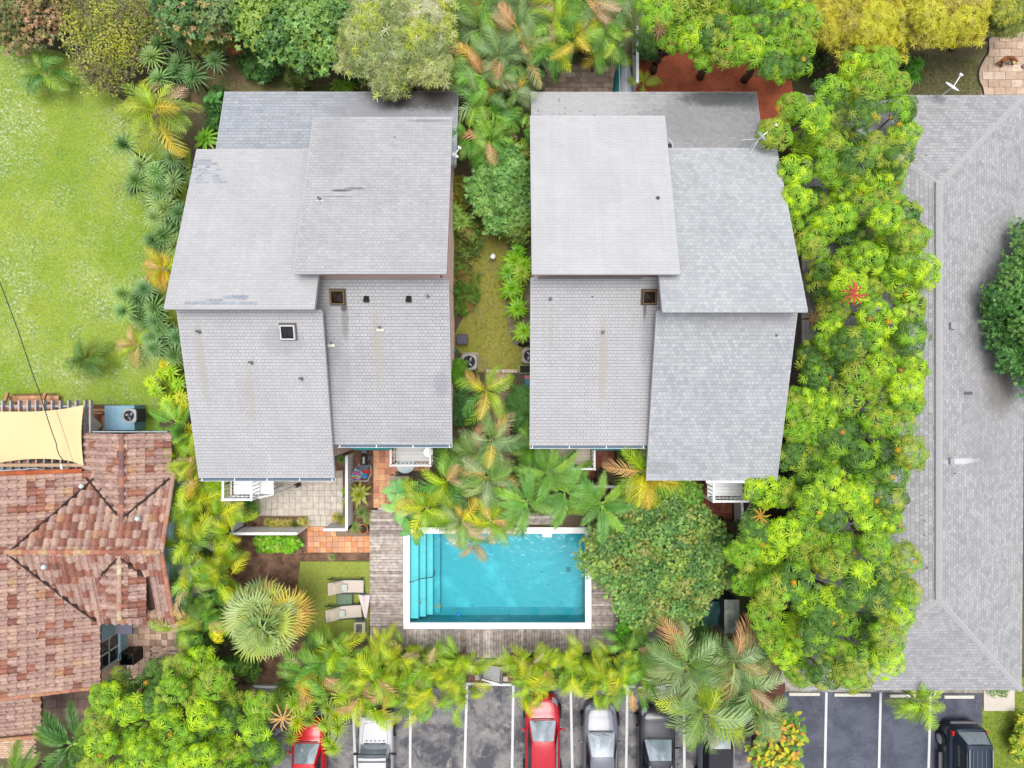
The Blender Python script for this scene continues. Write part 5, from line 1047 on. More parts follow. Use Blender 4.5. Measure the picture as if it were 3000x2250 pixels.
MB().grid(sail, 30, 20).build('shade_sail', mat('sail_cloth', c(246, 222, 170), .85, .03, 2, .2, 30), label='pale yellow shade sail stretched over the pergola', cat='shade sail', smooth=True)
wp = empty('timber_platform', W(100, 1185, 0), label='fresh orange-brown timber platform on the lawn above the pergola', cat='platform'); WM2 = [c(204, 150, 116), c(196, 142, 110), c(210, 158, 122)]
for k in range(4): board(W(37-(k > 2)*12, 0, .3).x, W(172-(k > 2)*6, 0, .3).x, W(0, 1168+k*10, .3).y, W(0, 1159+k*10, .3).y, .3, wp, cols=WM2)
BM = mat('orange_beam', c(198, 146, 112), .85, .15, 5)
for a_, b_ in (((24, 1150), (5, 1205)), ((134, 1152), (115, 1206))): MB().obox(W(*a_, .8), W(*b_, 1.2), .12, .12).build('cross_beam', BM, wp)
for a_, b_ in (((36, 1156), (165, 1154)), ((130, 1182), (152, 1180)), ((30, 1180), (48, 1180))): MB().obox(W(*a_, .33), W(*b_, .33), .06, .06).build('batten', mat('dark_batten', c(134, 92, 62), .9), wp)
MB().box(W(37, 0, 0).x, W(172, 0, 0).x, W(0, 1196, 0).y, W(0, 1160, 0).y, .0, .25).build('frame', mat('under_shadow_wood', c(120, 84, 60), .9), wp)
pe = empty('brown_planter_frame', W(310, 1230, 0), label='orange-brown timber frame between the pergola and the blue block', cat='frame')
for a_, b_ in (((240, 1202), (336, 1202)), ((334, 1202), (338, 1264)), ((305, 1218), (307, 1270)), ((245, 1212), (302, 1208))): MB().obox(W(*a_, .7), W(*b_, .7), .14, .1).build('beam', BM, pe)
p = W(272, 1235, .6); MB().obox((p.x-.25, p.y+.2, .6), (p.x+.3, p.y-.35, .6), .45, .06).build('table_panel', mat('panel_beige', c(206, 194, 176), .7), label='beige panel leaning under the right end of the pergola', cat='panel')
kt = empty('patio_heater_bench', W(60, 1370, 0), label='grey-blue counter partly seen under the lower end of the pergola', cat='counter'); MB().box(W(-20, 0, 0).x, W(245, 0, 0).x, W(0, 1378, 0).y, W(0, 1366, 0).y, 0, .9).build('counter', mat('counter_blue', c(150, 172, 190), .6, .15, 3), kt)
# overhead cables
def cable(pts, label, r=.014, m=BLACK): 
    P = [W(*p) for p in pts]; MB().tube(P, r, 5).build('overhead_cable', m, label=label, cat='cable')
cb_m = mat('cable_grey', c(70, 72, 66), .7)
cable([(-5, 815, 5.5), (50, 960, 5.0), (90, 1080, 4.6), (119, 1158, 4.3), (128, 1190, 4.1), (139, 1225, 4.0), (152, 1265, 3.9), (165, 1300, 3.8), (167, 1315, 3.7), (174, 1335, 3.6), (189, 1353, 3.4)], 'dark twisted power cable crossing the lawn and the shade sail', .02, cb_m)
cable([(148, 1160, 4.2), (165, 1204, 4.0), (190, 1275, 3.8), (216, 1358, 3.5)], 'thin second cable over the right part of the shade sail', .008, mat('cable_tan', c(140, 120, 84), .7))
cable([(-5, 1380, 3.2), (60, 1376, 3.2), (100, 1372, 3.2), (130, 1377, 3.2), (170, 1382, 3.2)], 'white cable sagging along the top edge of the tiled roof', .015, WHITE)
ins = empty('cable_bracket', W(183, 1380, 3.0), label='white cable anchor bracket where the cables meet the tiled roof', cat='bracket'); p = W(183, 1380, 3.3)
MB().cyl(p.x, p.y, 3.05, 3.4, .12, .08, 14).build('bracket', WHITE, ins); MB().tube([W(178, 1360, 3.5), W(184, 1385, 3.4)], .04, 8).build('insulator', WHITE, ins); MB().cyl(p.x-.15, p.y-.1, 3.0, 3.2, .1, n=12).build('junction', WHITE, ins)
# dog with a ball
dg = empty('dog', W(2950, 172, 0), label='ginger-brown dog standing on the stone terrace, nose towards a ball', cat='dog')
J = {'hip': (2936, 173, .5), 'mid': (2948, 168, .53), 'sho': (2961, 167, .53), 'neck': (2968, 170, .55), 'head': (2974, 174, .5), 'nose': (2983, 181, .38), 'tail1': (2930, 180, .48), 'tail2': (2918, 187, .3),
 'hk1': (2935, 180, .32), 'ho1': (2934, 187, .18), 'hf1': (2938, 196, .02), 'hk2': (2938, 182, .32), 'ho2': (2931, 190, .18), 'hf2': (2933, 199, .02), 'fe1': (2962, 176, .3), 'ff1': (2969, 192, .02), 'fe2': (2963, 172, .3), 'ff2': (2964, 182, .02), 'e1': (2972, 169, .6), 'e2': (2970, 177, .56)}
Rd = {'hip': .11, 'mid': .12, 'sho': .13, 'neck': .085, 'head': .085, 'nose': .035, 'tail1': .03, 'tail2': .018, 'hk1': .06, 'ho1': .03, 'hf1': .03, 'hk2': .06, 'ho2': .03, 'hf2': .03, 'fe1': .05, 'ff1': .028, 'fe2': .05, 'ff2': .028, 'e1': .025, 'e2': .025}
E = [('hip', 'mid'), ('mid', 'sho'), ('sho', 'neck'), ('neck', 'head'), ('head', 'nose'), ('hip', 'tail1'), ('tail1', 'tail2'), ('hip', 'hk1'), ('hk1', 'ho1'), ('ho1', 'hf1'), ('hip', 'hk2'), ('hk2', 'ho2'), ('ho2', 'hf2'), ('sho', 'fe1'), ('fe1', 'ff1'), ('sho', 'fe2'), ('fe2', 'ff2'), ('head', 'e1'), ('head', 'e2')]
kn = list(J); me = bpy.data.meshes.new('dog_body'); me.from_pydata([tuple(W(*J[k])) for k in kn], [(kn.index(a), kn.index(b_)) for a, b_ in E], [])
me.materials.append(mat('ginger_fur', c(178, 108, 56), .9, .3, 12, .6, 60, col2=c(120, 74, 40), s2=5)); do = bpy.data.objects.new('body', me); COL.objects.link(do); adopt(do, dg)
sk = do.modifiers.new('skin', 'SKIN'); ss = do.modifiers.new('sub', 'SUBSURF'); ss.levels = ss.render_levels = 2
for i, k in enumerate(kn): me.skin_vertices[0].data[i].radius = (Rd[k], Rd[k]*(1 if k not in ('e1', 'e2') else .5)); me.skin_vertices[0].data[i].use_root = (k == 'hip')
p = W(2979, 186, .06); mb = MB(); mb.tube([(p.x, p.y, .045+.04*(1-math.cos(PI*k/8))) for k in range(9)], [max(.004, .05*math.sin(PI*k/8)) for k in range(9)], 12); mb.build('tennis_ball', mat('ball_yellow', c(215, 225, 50), .9), label='yellow-green ball on the terrace in front of the dog', cat='ball', smooth=True)
p = W(3001, 194, .1); MB().prism([(p.x+math.cos(a_)*.14, p.y+math.sin(a_)*.1) for a_ in [k*PI/5 for k in range(10)]], .05, .12).build('dog_bowl', mat('bowl_grey', c(120, 112, 112), .6), label='grey round thing at the right image edge on the stone terrace', cat='bowl', bevel=.02)
# ---------------- car parks ----------------
def asphalt(name, a, b_, fine, patch=None):
    m = bpy.data.materials.new(name); m.use_nodes = True; N, l = nodes(m); bs = N['Principled BSDF']; bs.inputs['Roughness'].default_value = .85; bs.inputs['Specular IOR Level'].default_value = .25
    t = N.new('ShaderNodeTexCoord')
    def nz_(s, dt=6, ro=.65, dist=0):
        n = N.new('ShaderNodeTexNoise'); n.inputs['Scale'].default_value = s; n.inputs['Detail'].default_value = dt; n.inputs['Roughness'].default_value = ro; n.inputs['Distortion'].default_value = dist; l(t.outputs['Object'], n.inputs['Vector']); return n.outputs[0]
    def mr(s, lo, hi, o1=0, o2=1):
        r = N.new('ShaderNodeMapRange'); r.inputs[1].default_value = lo; r.inputs[2].default_value = hi; r.inputs[3].default_value = o1; r.inputs[4].default_value = o2; l(s, r.inputs[0]); return r.outputs[0]
    def mix(f, A, B_, bl='MIX'):
        x = N.new('ShaderNodeMix'); x.data_type = 'RGBA'; x.blend_type = bl
        if isinstance(f, float): x.inputs[0].default_value = f
        else: l(f, x.inputs[0])
        for k, v in (('A', A), ('B', B_)):
            if isinstance(v, tuple): x.inputs[k].default_value = (*v, 1)
            else: l(v, x.inputs[k])
        return x.outputs['Result']
    o = mix(mr(nz_(.8, 8, .7, .4), .42, .58), a, b_)
    if patch: o = mix(mr(nz_(1.7, 9, .75, .6), .54, .66), o, patch)
    if fine:
        v = N.new('ShaderNodeTexVoronoi'); v.feature = 'DISTANCE_TO_EDGE'; v.inputs['Scale'].default_value = 4.5; w_ = N.new('ShaderNodeVectorMath'); w_.operation = 'ADD'; nn_ = N.new('ShaderNodeTexNoise'); nn_.inputs['Scale'].default_value = 6; l(t.outputs['Object'], nn_.inputs['Vector']); l(t.outputs['Object'], w_.inputs[0]); sc_ = N.new('ShaderNodeVectorMath'); sc_.operation = 'SCALE'; sc_.inputs['Scale'].default_value = .25; l(nn_.outputs['Color'], sc_.inputs[0]); l(sc_.outputs[0], w_.inputs[1]); l(w_.outputs[0], v.inputs['Vector'])
        ms_ = N.new('ShaderNodeMath'); ms_.operation = 'MULTIPLY'; l(mr(v.outputs['Distance'], .0, .03, .6, 0), ms_.inputs[0]); l(mr(nz_(.5), .5, .6), ms_.inputs[1]); o = mix(ms_.outputs[0], o, fine)
    o = mix(1.0, o, mr(nz_(30, 5, .8), .3, .7, .65, 1.35), 'MULTIPLY'); l(o, bs.inputs['Base Color'])
    bp = N.new('ShaderNodeBump'); bp.inputs['Strength'].default_value = .5; bp.inputs['Distance'].default_value = .02; l(nz_(60, 4), bp.inputs['Height']); l(bp.outputs[0], bs.inputs['Normal']); return m
sheet('car_park', [(740, 2003), (2200, 2003), (2200, 2420), (740, 2420)], .008, asphalt('old_asphalt', c(150, 148, 148), c(92, 92, 100), None, c(176, 172, 166)))
sheet('car_park', [(2296, 2026), (2877, 2030), (2877, 2420), (2296, 2420)], .008, asphalt('new_asphalt', c(84, 88, 102), c(104, 108, 122), c(150, 152, 160)))
sheet('planting_strip', [(2190, 2000), (2300, 2000), (2300, 2420), (2190, 2420)], .006, mat('red_soil', c(110, 70, 60), .95, .3, 8))
sheet('hedge_bed', [(700, 1880), (2220, 1900), (2220, 2003), (700, 2003)], .006, DARKM)
PAINT = mat('white_line_paint', c(232, 232, 234), .7, .12, 7, .2, 40)
def line(xa, ya, xb, yb, wd=7.2):
    a, b_ = W(xa, ya, 0), W(xb, yb, 0); d = (b_-a).normalized(); s = Vector((-d.y, d.x, 0))*wd/2*CAMH/FPX
    mb = MB(); mb.poly([a-s, a+s, b_+s, b_-s], .0125); mb.build('parking_line', PAINT, kind='structure')
for q in ((1035, 2080, 1044, 2330), (1203, 2010, 1201, 2330), (1368, 2008, 1359, 2330), (1504, 2008, 1499, 2330), (1672, 2015, 1678, 2330), (1838, 2015, 1833, 2330), (2004, 2015, 2005, 2330), (2148, 2060, 2146, 2330), (2421, 2028, 2415, 2330), (2580, 2028, 2573, 2330), (2726, 2040, 2718, 2330)): line(*q)
for q in ((1390, 2003, 1500, 2005), (1870, 2013, 1950, 2014), (1560, 2005, 1860, 2010), (900, 2003, 1390, 2002), (740, 2010, 815, 2012)):
    a, b_ = W(q[0], q[1], .06), W(q[2], q[3], .06); MB().obox(a, b_, .12, .12).build('kerb', PAINT, kind='structure')
for k, (xa, xb, y) in enumerate(((2310, 2401, 2033), (2443, 2550, 2035), (2606, 2682, 2038), (2765, 2852, 2041))):
    a, b_ = W(xa, y, .07), W(xb, y, .07); MB().obox(a, b_, .15, .13).build('wheel_stop', mat('stop_white', c(232, 228, 216), .8, .1, 8), label='white concrete wheel stop in the %s' % ('left bay of the dark car park', 'second bay of the dark car park', 'bay under the small palm', 'bay in front of the dark off-road car')[k], cat='wheel stop', bevel=.02)

# ---------------- cars ----------------
def paint(n, col, metal=.3): return mat(n, col,   .32, .02, 3, coat=.35, spec=.4, metal=metal)
CGL = mat('car_glass', c(150, 166, 178), .05, .35, 2.5, spec=1, ior=1.9); TY = mat('tyre', c(36, 36, 38), .9); RIM = mat('rim', c(196, 200, 206), .3, .05, metal=.6); LAMP = mat('lamp_glass', c(150, 158, 168), .15, .2, 10, spec=.6); REDL = mat('tail_lamp', c(214, 30, 26), .2, .05); TRIM = mat('dark_trim', c(42, 44, 48), .5)  # car glass: cloud reflections painted in as a pale mottled colour
def cr_(ps, x):
    "piecewise smooth interpolation"
    if x <= ps[0][0]: return ps[0][1]
    for i in range(len(ps)-1):
        if x <= ps[i+1][0]:
            t = (x-ps[i][0])/(ps[i+1][0]-ps[i][0]); t = t*t*(3-2*t)*.6+t*.4; return ps[i][1]+(ps[i+1][1]-ps[i][1])*t
    return ps[-1][1]
def car(name, label, pxc, py_front, body, L_=4.3, hw=.84, ztop=1.4, belt=.9, ws0=.95, ws1=1.6, roof1=3.1, rw1=3.8, tail_z=.92, hood_z=.74, boxy=False, rev=False, roofm=None, roofbars=False, glass=CGL, gh_in=.1, tum=.19, group='cars in the bays'):
    "y runs from the nose (0) backwards (-L)"
    pf = W(pxc, py_front, .5); root = empty(name, (pf.x, pf.y-L_/2 , 0), label=label, cat='car', group=group)
    sgn = 1
    def X(x, y, z): return (pf.x+x, pf.y-(y if not rev else L_-y), z)
    sharp = .06 if boxy else .2
    Wd = [(0, hw*(.9 if boxy else .62)), (sharp, hw*(.97 if boxy else .8)), (.55, hw*(.99 if boxy else .94)), (1.1, hw), (L_-1.0, hw), (L_-.35, hw*.95), (L_-.08, hw*.84), (L_, hw*(.85 if boxy else .68))]
    ZT = [(0, hood_z*.66), (sharp, hood_z*.88), (.5, hood_z), (ws0, belt-.02), (rw1-.02, belt), (rw1+.1, tail_z), (L_-.15, tail_z*.95), (L_, tail_z*.72)]
    mb = MB(); n = 44; prof = [(0, 0), (.35, .002), (.7, -.012), (.86, -.035), (.95, -.085), (1, -.2), (1, -.36), (.97, None)]
    rings = []
    for k in range(n+1):
        y = L_*k/n; w_ = cr_(Wd, y); zt_ = cr_(ZT, y); ring = []
        for (a, dz) in [(-a, d) for a, d in prof[::-1]]+prof[1:]:
            z = .22 if dz is None else max(.24, zt_+dz+(.03*(1-a*a) if dz is not None else 0)); ring.append(X(a*w_, y, z))
        i = len(mb.v); mb.v += ring; rings.append(i)
    m_ = len(prof)*2-1
    for k in range(n):
        for j in range(m_-1): mb.f.append((rings[k]+j, rings[k]+j+1, rings[k+1]+j+1, rings[k+1]+j))
    mb.f.append(tuple(rings[0]+j for j in range(m_))); mb.f.append(tuple(rings[n]+j for j in range(m_-1, -1, -1)))
    bd = mb.build('body', body, root, smooth=True)
    # greenhouse hull in body colour
    wb_ = hw-gh_in; wt = hw-gh_in-tum; zb, zt_ = belt-.03, ztop
    def gh(y, side, top):  # corner of hull
        return None
    B = [(-wb_*.9, ws0), (wb_*.9, ws0), (wb_, ws0+.5), (wb_, rw1-.4), (wb_*.88, rw1), (-wb_*.88, rw1), (-wb_, rw1-.4), (-wb_, ws0+.5)]
    Tt = [(-wt*.93, ws1), (wt*.93, ws1), (wt, ws1+.35), (wt, roof1-.25), (wt*.92, roof1), (-wt*.92, roof1), (-wt, roof1-.25), (-wt, ws1+.35)]
    g = MB(); g.v = [X(x, y, zb) for x, y in B]+[X(x, y, zt_-.03) for x, y in Tt]; g.f = [(i, (i+1) % 8, 8+(i+1) % 8, 8+i) for i in range(8)]+[tuple(range(8, 16))]
    g.build('pillars', body if not roofm else TRIM, root)
    def patch(nm, a, b_, c_, d, m, bul=(0, 0, 0), s=8, off=.012, par=root, ins=.0):
        "bilinear patch a-b (bottom) d-c (top), bulged"
        a, b_, c_, d = map(Vector, (a, b_, c_, d)); nr = (b_-a).cross(d-a).normalized(); cen = Vector((pf.x, pf.y-L_/2 if not rev else pf.y-L_/2, .6))
        if nr.dot((a+c_)/2-cen) < 0: nr = -nr
        def f(u, v):
            p = a.lerp(b_, u).lerp(d.lerp(c_, u), v); return p+nr*(off+bul[0]*math.sin(PI*u)**.8*(.6+.4*math.sin(PI*v)))
        return MB().grid(f, s, s).build(nm, m, par, smooth=True)
    def lerp2(P, Q, t): return (P[0]+(Q[0]-P[0])*t, P[1]+(Q[1]-P[1])*t)
    zz = lambda t: zb+(zt_-.03-zb)*t
    def side(i0, i1, t0, t1, s0=0., s1=1.):
        q = []
        for s_, t_ in ((s0, t0), (s1, t0), (s1, t1), (s0, t1)):
            lo = lerp2(B[i0], B[i1], s_); hi = lerp2(Tt[i0], Tt[i1], s_); p = lerp2(lo, hi, t_); q.append(X(p[0], p[1], zz(t_)))
        return q
    patch('windshield', *side(0, 1, .06, .97, .03, .97), glass, (.06,))
    patch('rear_window', *side(4, 5, .12, .94, .05, .95), glass, (.04,))
    for (i, j, a, b_) in ((2, 3, .02, .46), (2, 3, .5, .98), (7, 6, .02, .46), (7, 6, .5, .98)): patch('side_window', *side(i, j, .18, .9, a, b_), mat('dark_glass', c(42, 46, 52), .05, .1, 2, spec=.8), (0,), 3)
    patch('quarter_window', *side(1, 2, .16, .85, .5, .98), mat('dark_glass', c(42, 46, 52), .05, .1, 2, spec=.8), (0,), 2); patch('quarter_window', *side(7, 0, .16, .85, .02, .5), mat('dark_glass', c(42, 46, 52), .05, .1, 2, spec=.8), (0,), 2)
    # roof panel with crown
    def rf(u, v):
        y = ws1-.03+(roof1-ws1+.05)*u; hwid = wt*(.955+.045*math.sin(PI*min(1, max(0, u*1.0)))); x = (v*2-1)*hwid; return X(x, y, zt_-.028+.055*(1-(v*2-1)**2)**.7*(1 if boxy else .75+.25*math.sin(PI*u))-(.0 if boxy else .03*(2*u-1)**4))
    MB().grid(rf, 14, 12).build('roof', roofm or body, root, smooth=True)
    if roofbars:
        for s in (-1, 1): MB().obox(X(s*wt*.86, ws1+.15, zt_+.045), X(s*wt*.86, roof1-.15, zt_+.045), .035, .04).build('roof_rail', RIM, root)
        MB().obox(X(-wt*.86, ws1+.75, zt_+.06), X(wt*.86, ws1+.75, zt_+.06), .06, .03).build('cross_bar', RIM, root)
    for s in (-1, 1):
        MB().tube([X(s*hw*.95, ws0+.45, belt-.02), X(s*(hw+.14), ws0+.42, belt+.04), X(s*(hw+.2), ws0+.46, belt+.03)], [.03, .07, .03], 8).build('mirror', body if not boxy else TRIM, root, smooth=True)
        for y in (.85, L_-.85):
            wx = s*(hw-.03); w2 = MB(); n2 = 22; pr = [(-.11, .24), (-.1, .31), (0, .33), (.1, .31), (.11, .24)]
            for (dx, r_) in pr:
                for k in range(n2): a_ = 2*PI*k/n2; q = X(wx+dx, y, .33); w2.v.append((q[0], q[1]+math.cos(a_)*r_, .33+math.sin(a_)*r_))
            for j in range(4):
                for k in range(n2): w2.f.append((j*n2+k, j*n2+(k+1) % n2, (j+1)*n2+(k+1) % n2, (j+1)*n2+k))
            wo = w2.build('wheel', TY, root); q = X(wx+s*.095, y, .33); r2 = MB(); r2.tube([(q[0]-.012, q[1], .33), (q[0]+.012, q[1], .33)], [.23, .2], 20); ro_ = r2.build('rim', RIM, wo)
    # lamps, grille, bumper, seams
    wf = cr_(Wd, .1)
    for s in (-1, 1):
        hd = MB(); f = lambda u, v: X(s*(hw*.56+u*hw*.28), .07+.2*v+.20*u*u if not boxy else .0+.03*v, hood_z*.78+v*.12); hd.grid(lambda u, v: tuple(Vector(f(u, v))+Vector((0, (.02 if not rev else -.02), .03))), 5, 3).build('headlight', LAMP, root, smooth=True)
        tl = MB(); tl.grid(lambda u, v: tuple(Vector(X(s*(hw*.6+u*hw*.26), L_-.02-.16*v-.1*u, tail_z*.72+v*.17))+Vector((0, (-.01 if not rev else .01), .02))), 4, 3).build('tail_light', REDL, root, smooth=True)
    MB().grid(lambda u, v: tuple(Vector(X((u-.5)*hw*.8, .03+.05*v, hood_z*.62+.14*v))+Vector((0, .02 if not rev else -.02, .02))), 6, 2).build('grille', TRIM, root)
    MB().grid(lambda u, v: tuple(Vector(X((u-.5)*hw*1.3, ws0-.06+.05*v-.02*math.sin(PI*u), belt-.0+.025*v))), 8, 1).build('cowl', TRIM, root)
    def seam(pts, r=.006): MB().tube([X(*p) for p in pts], r, 4).build('panel_seam', TRIM, root)
    hz = lambda x, y: cr_(ZT, y)+.018-.05*abs(x/hw)**3
    for s in (-1, 1): seam([(s*hw*(.66+.1*k/8), .3+(ws0-.35)*k/8, hz(.7*hw, .3+(ws0-.35)*k/8)+.012) for k in range(9)])
    seam([(hw*.66*(k/4-1), .3-.05*math.cos((k/4-1)*1.5), hz(.3, .27)+.012) for k in range(9)])
    MB().tube([X(-hw*.5, ws0+.06, belt+.06), X(-hw*.05, ws0+.12, belt+.1)], .01, 4).build('wiper', TRIM, root); MB().tube([X(-hw*.02, ws0+.06, belt+.06), X(hw*.42, ws0+.12, belt+.1)], .01, 4).build('wiper', TRIM, root)
    return root
RED1 = paint('red_paint', c(205, 26, 48), .1); RED2 = paint('bright_red_paint', c(226, 10, 30), .1); SILV = paint('silver_paint', c(118, 122, 134), .15); BLK = paint('black_paint', c(46, 48, 58), .2); GREY = paint('grey_paint', c(112, 122, 136), .4); WHT = paint('white_car_paint', c(226, 226, 232), .0); NAVY = paint('dark_blue_paint', c(44, 56, 76), .4)
car('parked_car', 'red saloon car with its nose under the hedge palms, mirrors folded out', 1589, 2036, RED1, 4.35, .83, 1.42, .9, .98, 1.78, 3.25, 3.85)
car('parked_car', 'silver car between the red saloon and the black car', 1758, 2058, SILV, 4.5, .84, 1.42, .92, 1.2, 2.15, 3.6, 4.1)
car('parked_car', 'glossy black car with roof rails and a wide chrome grille', 1921, 2060, BLK, 4.7, .86, 1.6, 1.02, 1.42, 2.2, 4.1, 4.55, hood_z=.92, roofbars=True)
car('parked_car', 'grey convertible with a dark fabric roof under the dusty palms', 2096, 2062, GREY, 4.3, .82, 1.34, .88, .95, 1.75, 2.9, 3.5, roofm=mat('fabric_roof', c(58, 58, 66), .95, .15, 20, .6, 80))
car('parked_car', 'bright red car half hidden by foliage at the left end of the bays', 907, 2108, RED2, 4.2, .8, 1.42, .9, .9, 1.65, 3.2, 3.8)
w4 = car('off_road_car', 'white boxy off-road car with dark window frame', 1105, 2088, WHT, 4.4, .8, 1.78, 1.05, 1.22, 1.5, 4.1, 4.35, boxy=True, hood_z=1.0, tail_z=1.05, tum=.08, gh_in=.04)
p = W(1105, 2088, .6); MB().box(p.x-.78, p.x+.78, p.y-.0, p.y+.14, .42, .6).build('bumper', TRIM, w4, bevel=.03); MB().box(p.x+.62, p.x+.7, p.y-.1, p.y-.02, .96, 1.02).build('indicator', mat('amber', c(240, 130, 20), .3), w4)
for k in range(5): MB().box(p.x-.45+k*.2, p.x-.36+k*.2, p.y-1.12, p.y-1.08, 1.045, 1.06).build('hood_vent', TRIM, w4)
q = W(1105, 2212, 1.8)
for a_, b_ in (((-.62, 0), (.62, 0)), ((-.66, 0), (-.66, -2)), ((.66, 0), (.66, -2)), ((-.62, -.35), (.62, -.35))): MB().obox((p.x+a_[0], q.y+a_[1]+.05, 1.85), (p.x+b_[0], q.y+b_[1]+.05, 1.85), .035, .03).build('roof_rack_bar', TRIM, w4)
sv = car('off_road_car', 'dark blue-black off-road car parked tail-in beside the corner lawn', 2819, 2117, NAVY, 4.6, .92, 1.78, 1.08, 1.3, 1.9, 4.15, 4.5, hood_z=1.02, tail_z=1.02, rev=True, roofbars=True, tum=.2, gh_in=.1)
p = W(2819, 2117, .5); MB().box(p.x-.62, p.x+.62, p.y-.12, p.y+.1, .48, .62).build('bumper', mat('grey_bumper', c(120, 116, 120), .7), sv, bevel=.05); MB().box(p.x-.2, p.x+.12, p.y-.14, p.y-.08, .8, .95).build('number_plate', mat('plate', c(210, 216, 206), .5), sv)
for sx_ in (-1, 1): MB().box(p.x+sx_*.72-.11, p.x+sx_*.72+.11, p.y-.36, p.y-.14, .86, 1.08).build('tail_light', REDL, sv, bevel=.03)
MB().obox((p.x-.98, p.y-1.45, .4), (p.x-.98, p.y-3.4, .4), .16, .06).build('running_board', mat('grey_bumper', c(120, 116, 120), .7), sv)
for k in range(4): MB().obox((p.x-.36+k*.2, p.y-.62, 1.80), (p.x-.36+k*.2, p.y-2.5, 1.82), .025, .02).build('roof_rib', mat('rib_grey', c(110, 120, 136), .4), sv)
# ---------------- leaf templates ----------------
def leaflet(V, F, C, base, ang, ln, wd, droop, fold=0, c0=1, c1=1, rise=0.15, segs=3):
    "one obovate leaflet going out at angle ang"
    d = np.array((math.cos(ang), math.sin(ang))); s = np.array((-d[1], d[0])); i = len(V)
    pr = [(0, .1), (.35, .5), (.72, 1), (1, .5)] if segs == 3 else [(0, .3), (.5, 1), (1, .1)]
    for t, w_ in pr:
        z = base[2]+rise*ln*t-droop*ln*t*t; r = t*ln*(1-.12*droop*t)
        k = c0+(c1-c0)*t; k = tuple(k) if isinstance(k, np.ndarray) else (k, k, k)
        if segs == 3:
            for sd, dz in ((-1, -wd*w_*.22), (0, 0), (1, -wd*w_*.22)): V.append((base[0]+d[0]*r+s[0]*sd*wd*w_/2, base[1]+d[1]*r+s[1]*sd*wd*w_/2, z+dz)); C.append(k if sd else tuple(q*1.12 for q in k))
        else:
            for sd in (-1, 1): V.append((base[0]+d[0]*r+s[0]*sd*wd*w_/2, base[1]+d[1]*r+s[1]*sd*wd*w_/2, z)); C.append(k)
    for k in range(len(pr)-1):
        if segs == 3: F.append((i+3*k, i+3*k+1, i+3*k+4, i+3*k+3)); F.append((i+3*k+1, i+3*k+2, i+3*k+5, i+3*k+4))
        else: F.append((i+2*k, i+2*k+1, i+2*k+3, i+2*k+2))
def umbrella_t(n, seed):
    r_ = random.Random(seed); V, F, C = [], [], []; a0 = r_.random()*6
    y0_ = np.array((1.55, 1.3, .9)); y1_ = np.array((.95, 1., 1.))
    for k in range(n):
        a = a0+2*PI*k/n*(.96)+r_.uniform(-.06, .06); leaflet(V, F, C, (0, 0, 0), a, r_.uniform(.85, 1.05), r_.uniform(.22, .27), r_.uniform(.35, .75), c0=y0_, c1=y1_)
    return T(V, F, C)
UMB = [umbrella_t(n, n+s) for n, s in ((11, 1), (12, 2), (13, 3), (10, 4))]; UMBM = [t.mesh('umbrella_leaf', LEAF) for t in UMB]
def umbrella_lite(n, seed):
    r_ = random.Random(seed); V, F, C = [], [], []
    for k in range(n): leaflet(V, F, C, (0, 0, 0), 2*PI*k/n+r_.uniform(-.06, .06), r_.uniform(.85, 1.05), r_.uniform(.22, .27), r_.uniform(.35, .75), c0=1.35, c1=.98, segs=2)
    return T(V, F, C)
UML = [umbrella_lite(n, n+9) for n in (10, 11, 12, 10)]
def spike_t(n, wd, seed, arch=.35, up0=.15, two=False):
    r_ = random.Random(seed); V, F, C = [], [], []
    for k in range(n):
        a = k*2.399; el = .05+1.25*(k/n)**1.0; ln = r_.uniform(.85, 1.05)*(1-.25*k/n); d = (math.cos(a)*math.cos(el), math.sin(a)*math.cos(el), math.sin(el)); s = (-math.sin(a), math.cos(a)); i = len(V)
        for t, w_ in ((0, .7), (.4, 1), (.75, .8), (1, .08)):
            for sd in (-1, 1): V.append((d[0]*ln*t+s[0]*sd*wd*w_/2, d[1]*ln*t+s[1]*sd*wd*w_/2, d[2]*ln*t-arch*ln*t*t)); q = .9+.25*t; C.append((q*1.0, q, q*.95))
        for j in range(3): F.append((i+2*j, i+2*j+1, i+2*j+3, i+2*j+2))
    return T(V, F, C)
SPIKE = spike_t(56, .055, 1); SPIKEM = SPIKE.mesh('leaf_rosette', LEAF)
STRAP = spike_t(30, .15, 2, .6); STRAPM = STRAP.mesh('leaf_rosette', LEAF)
BROM = spike_t(22, .22, 5, .45); BROMM = BROM.mesh('leaf_rosette', LEAF)
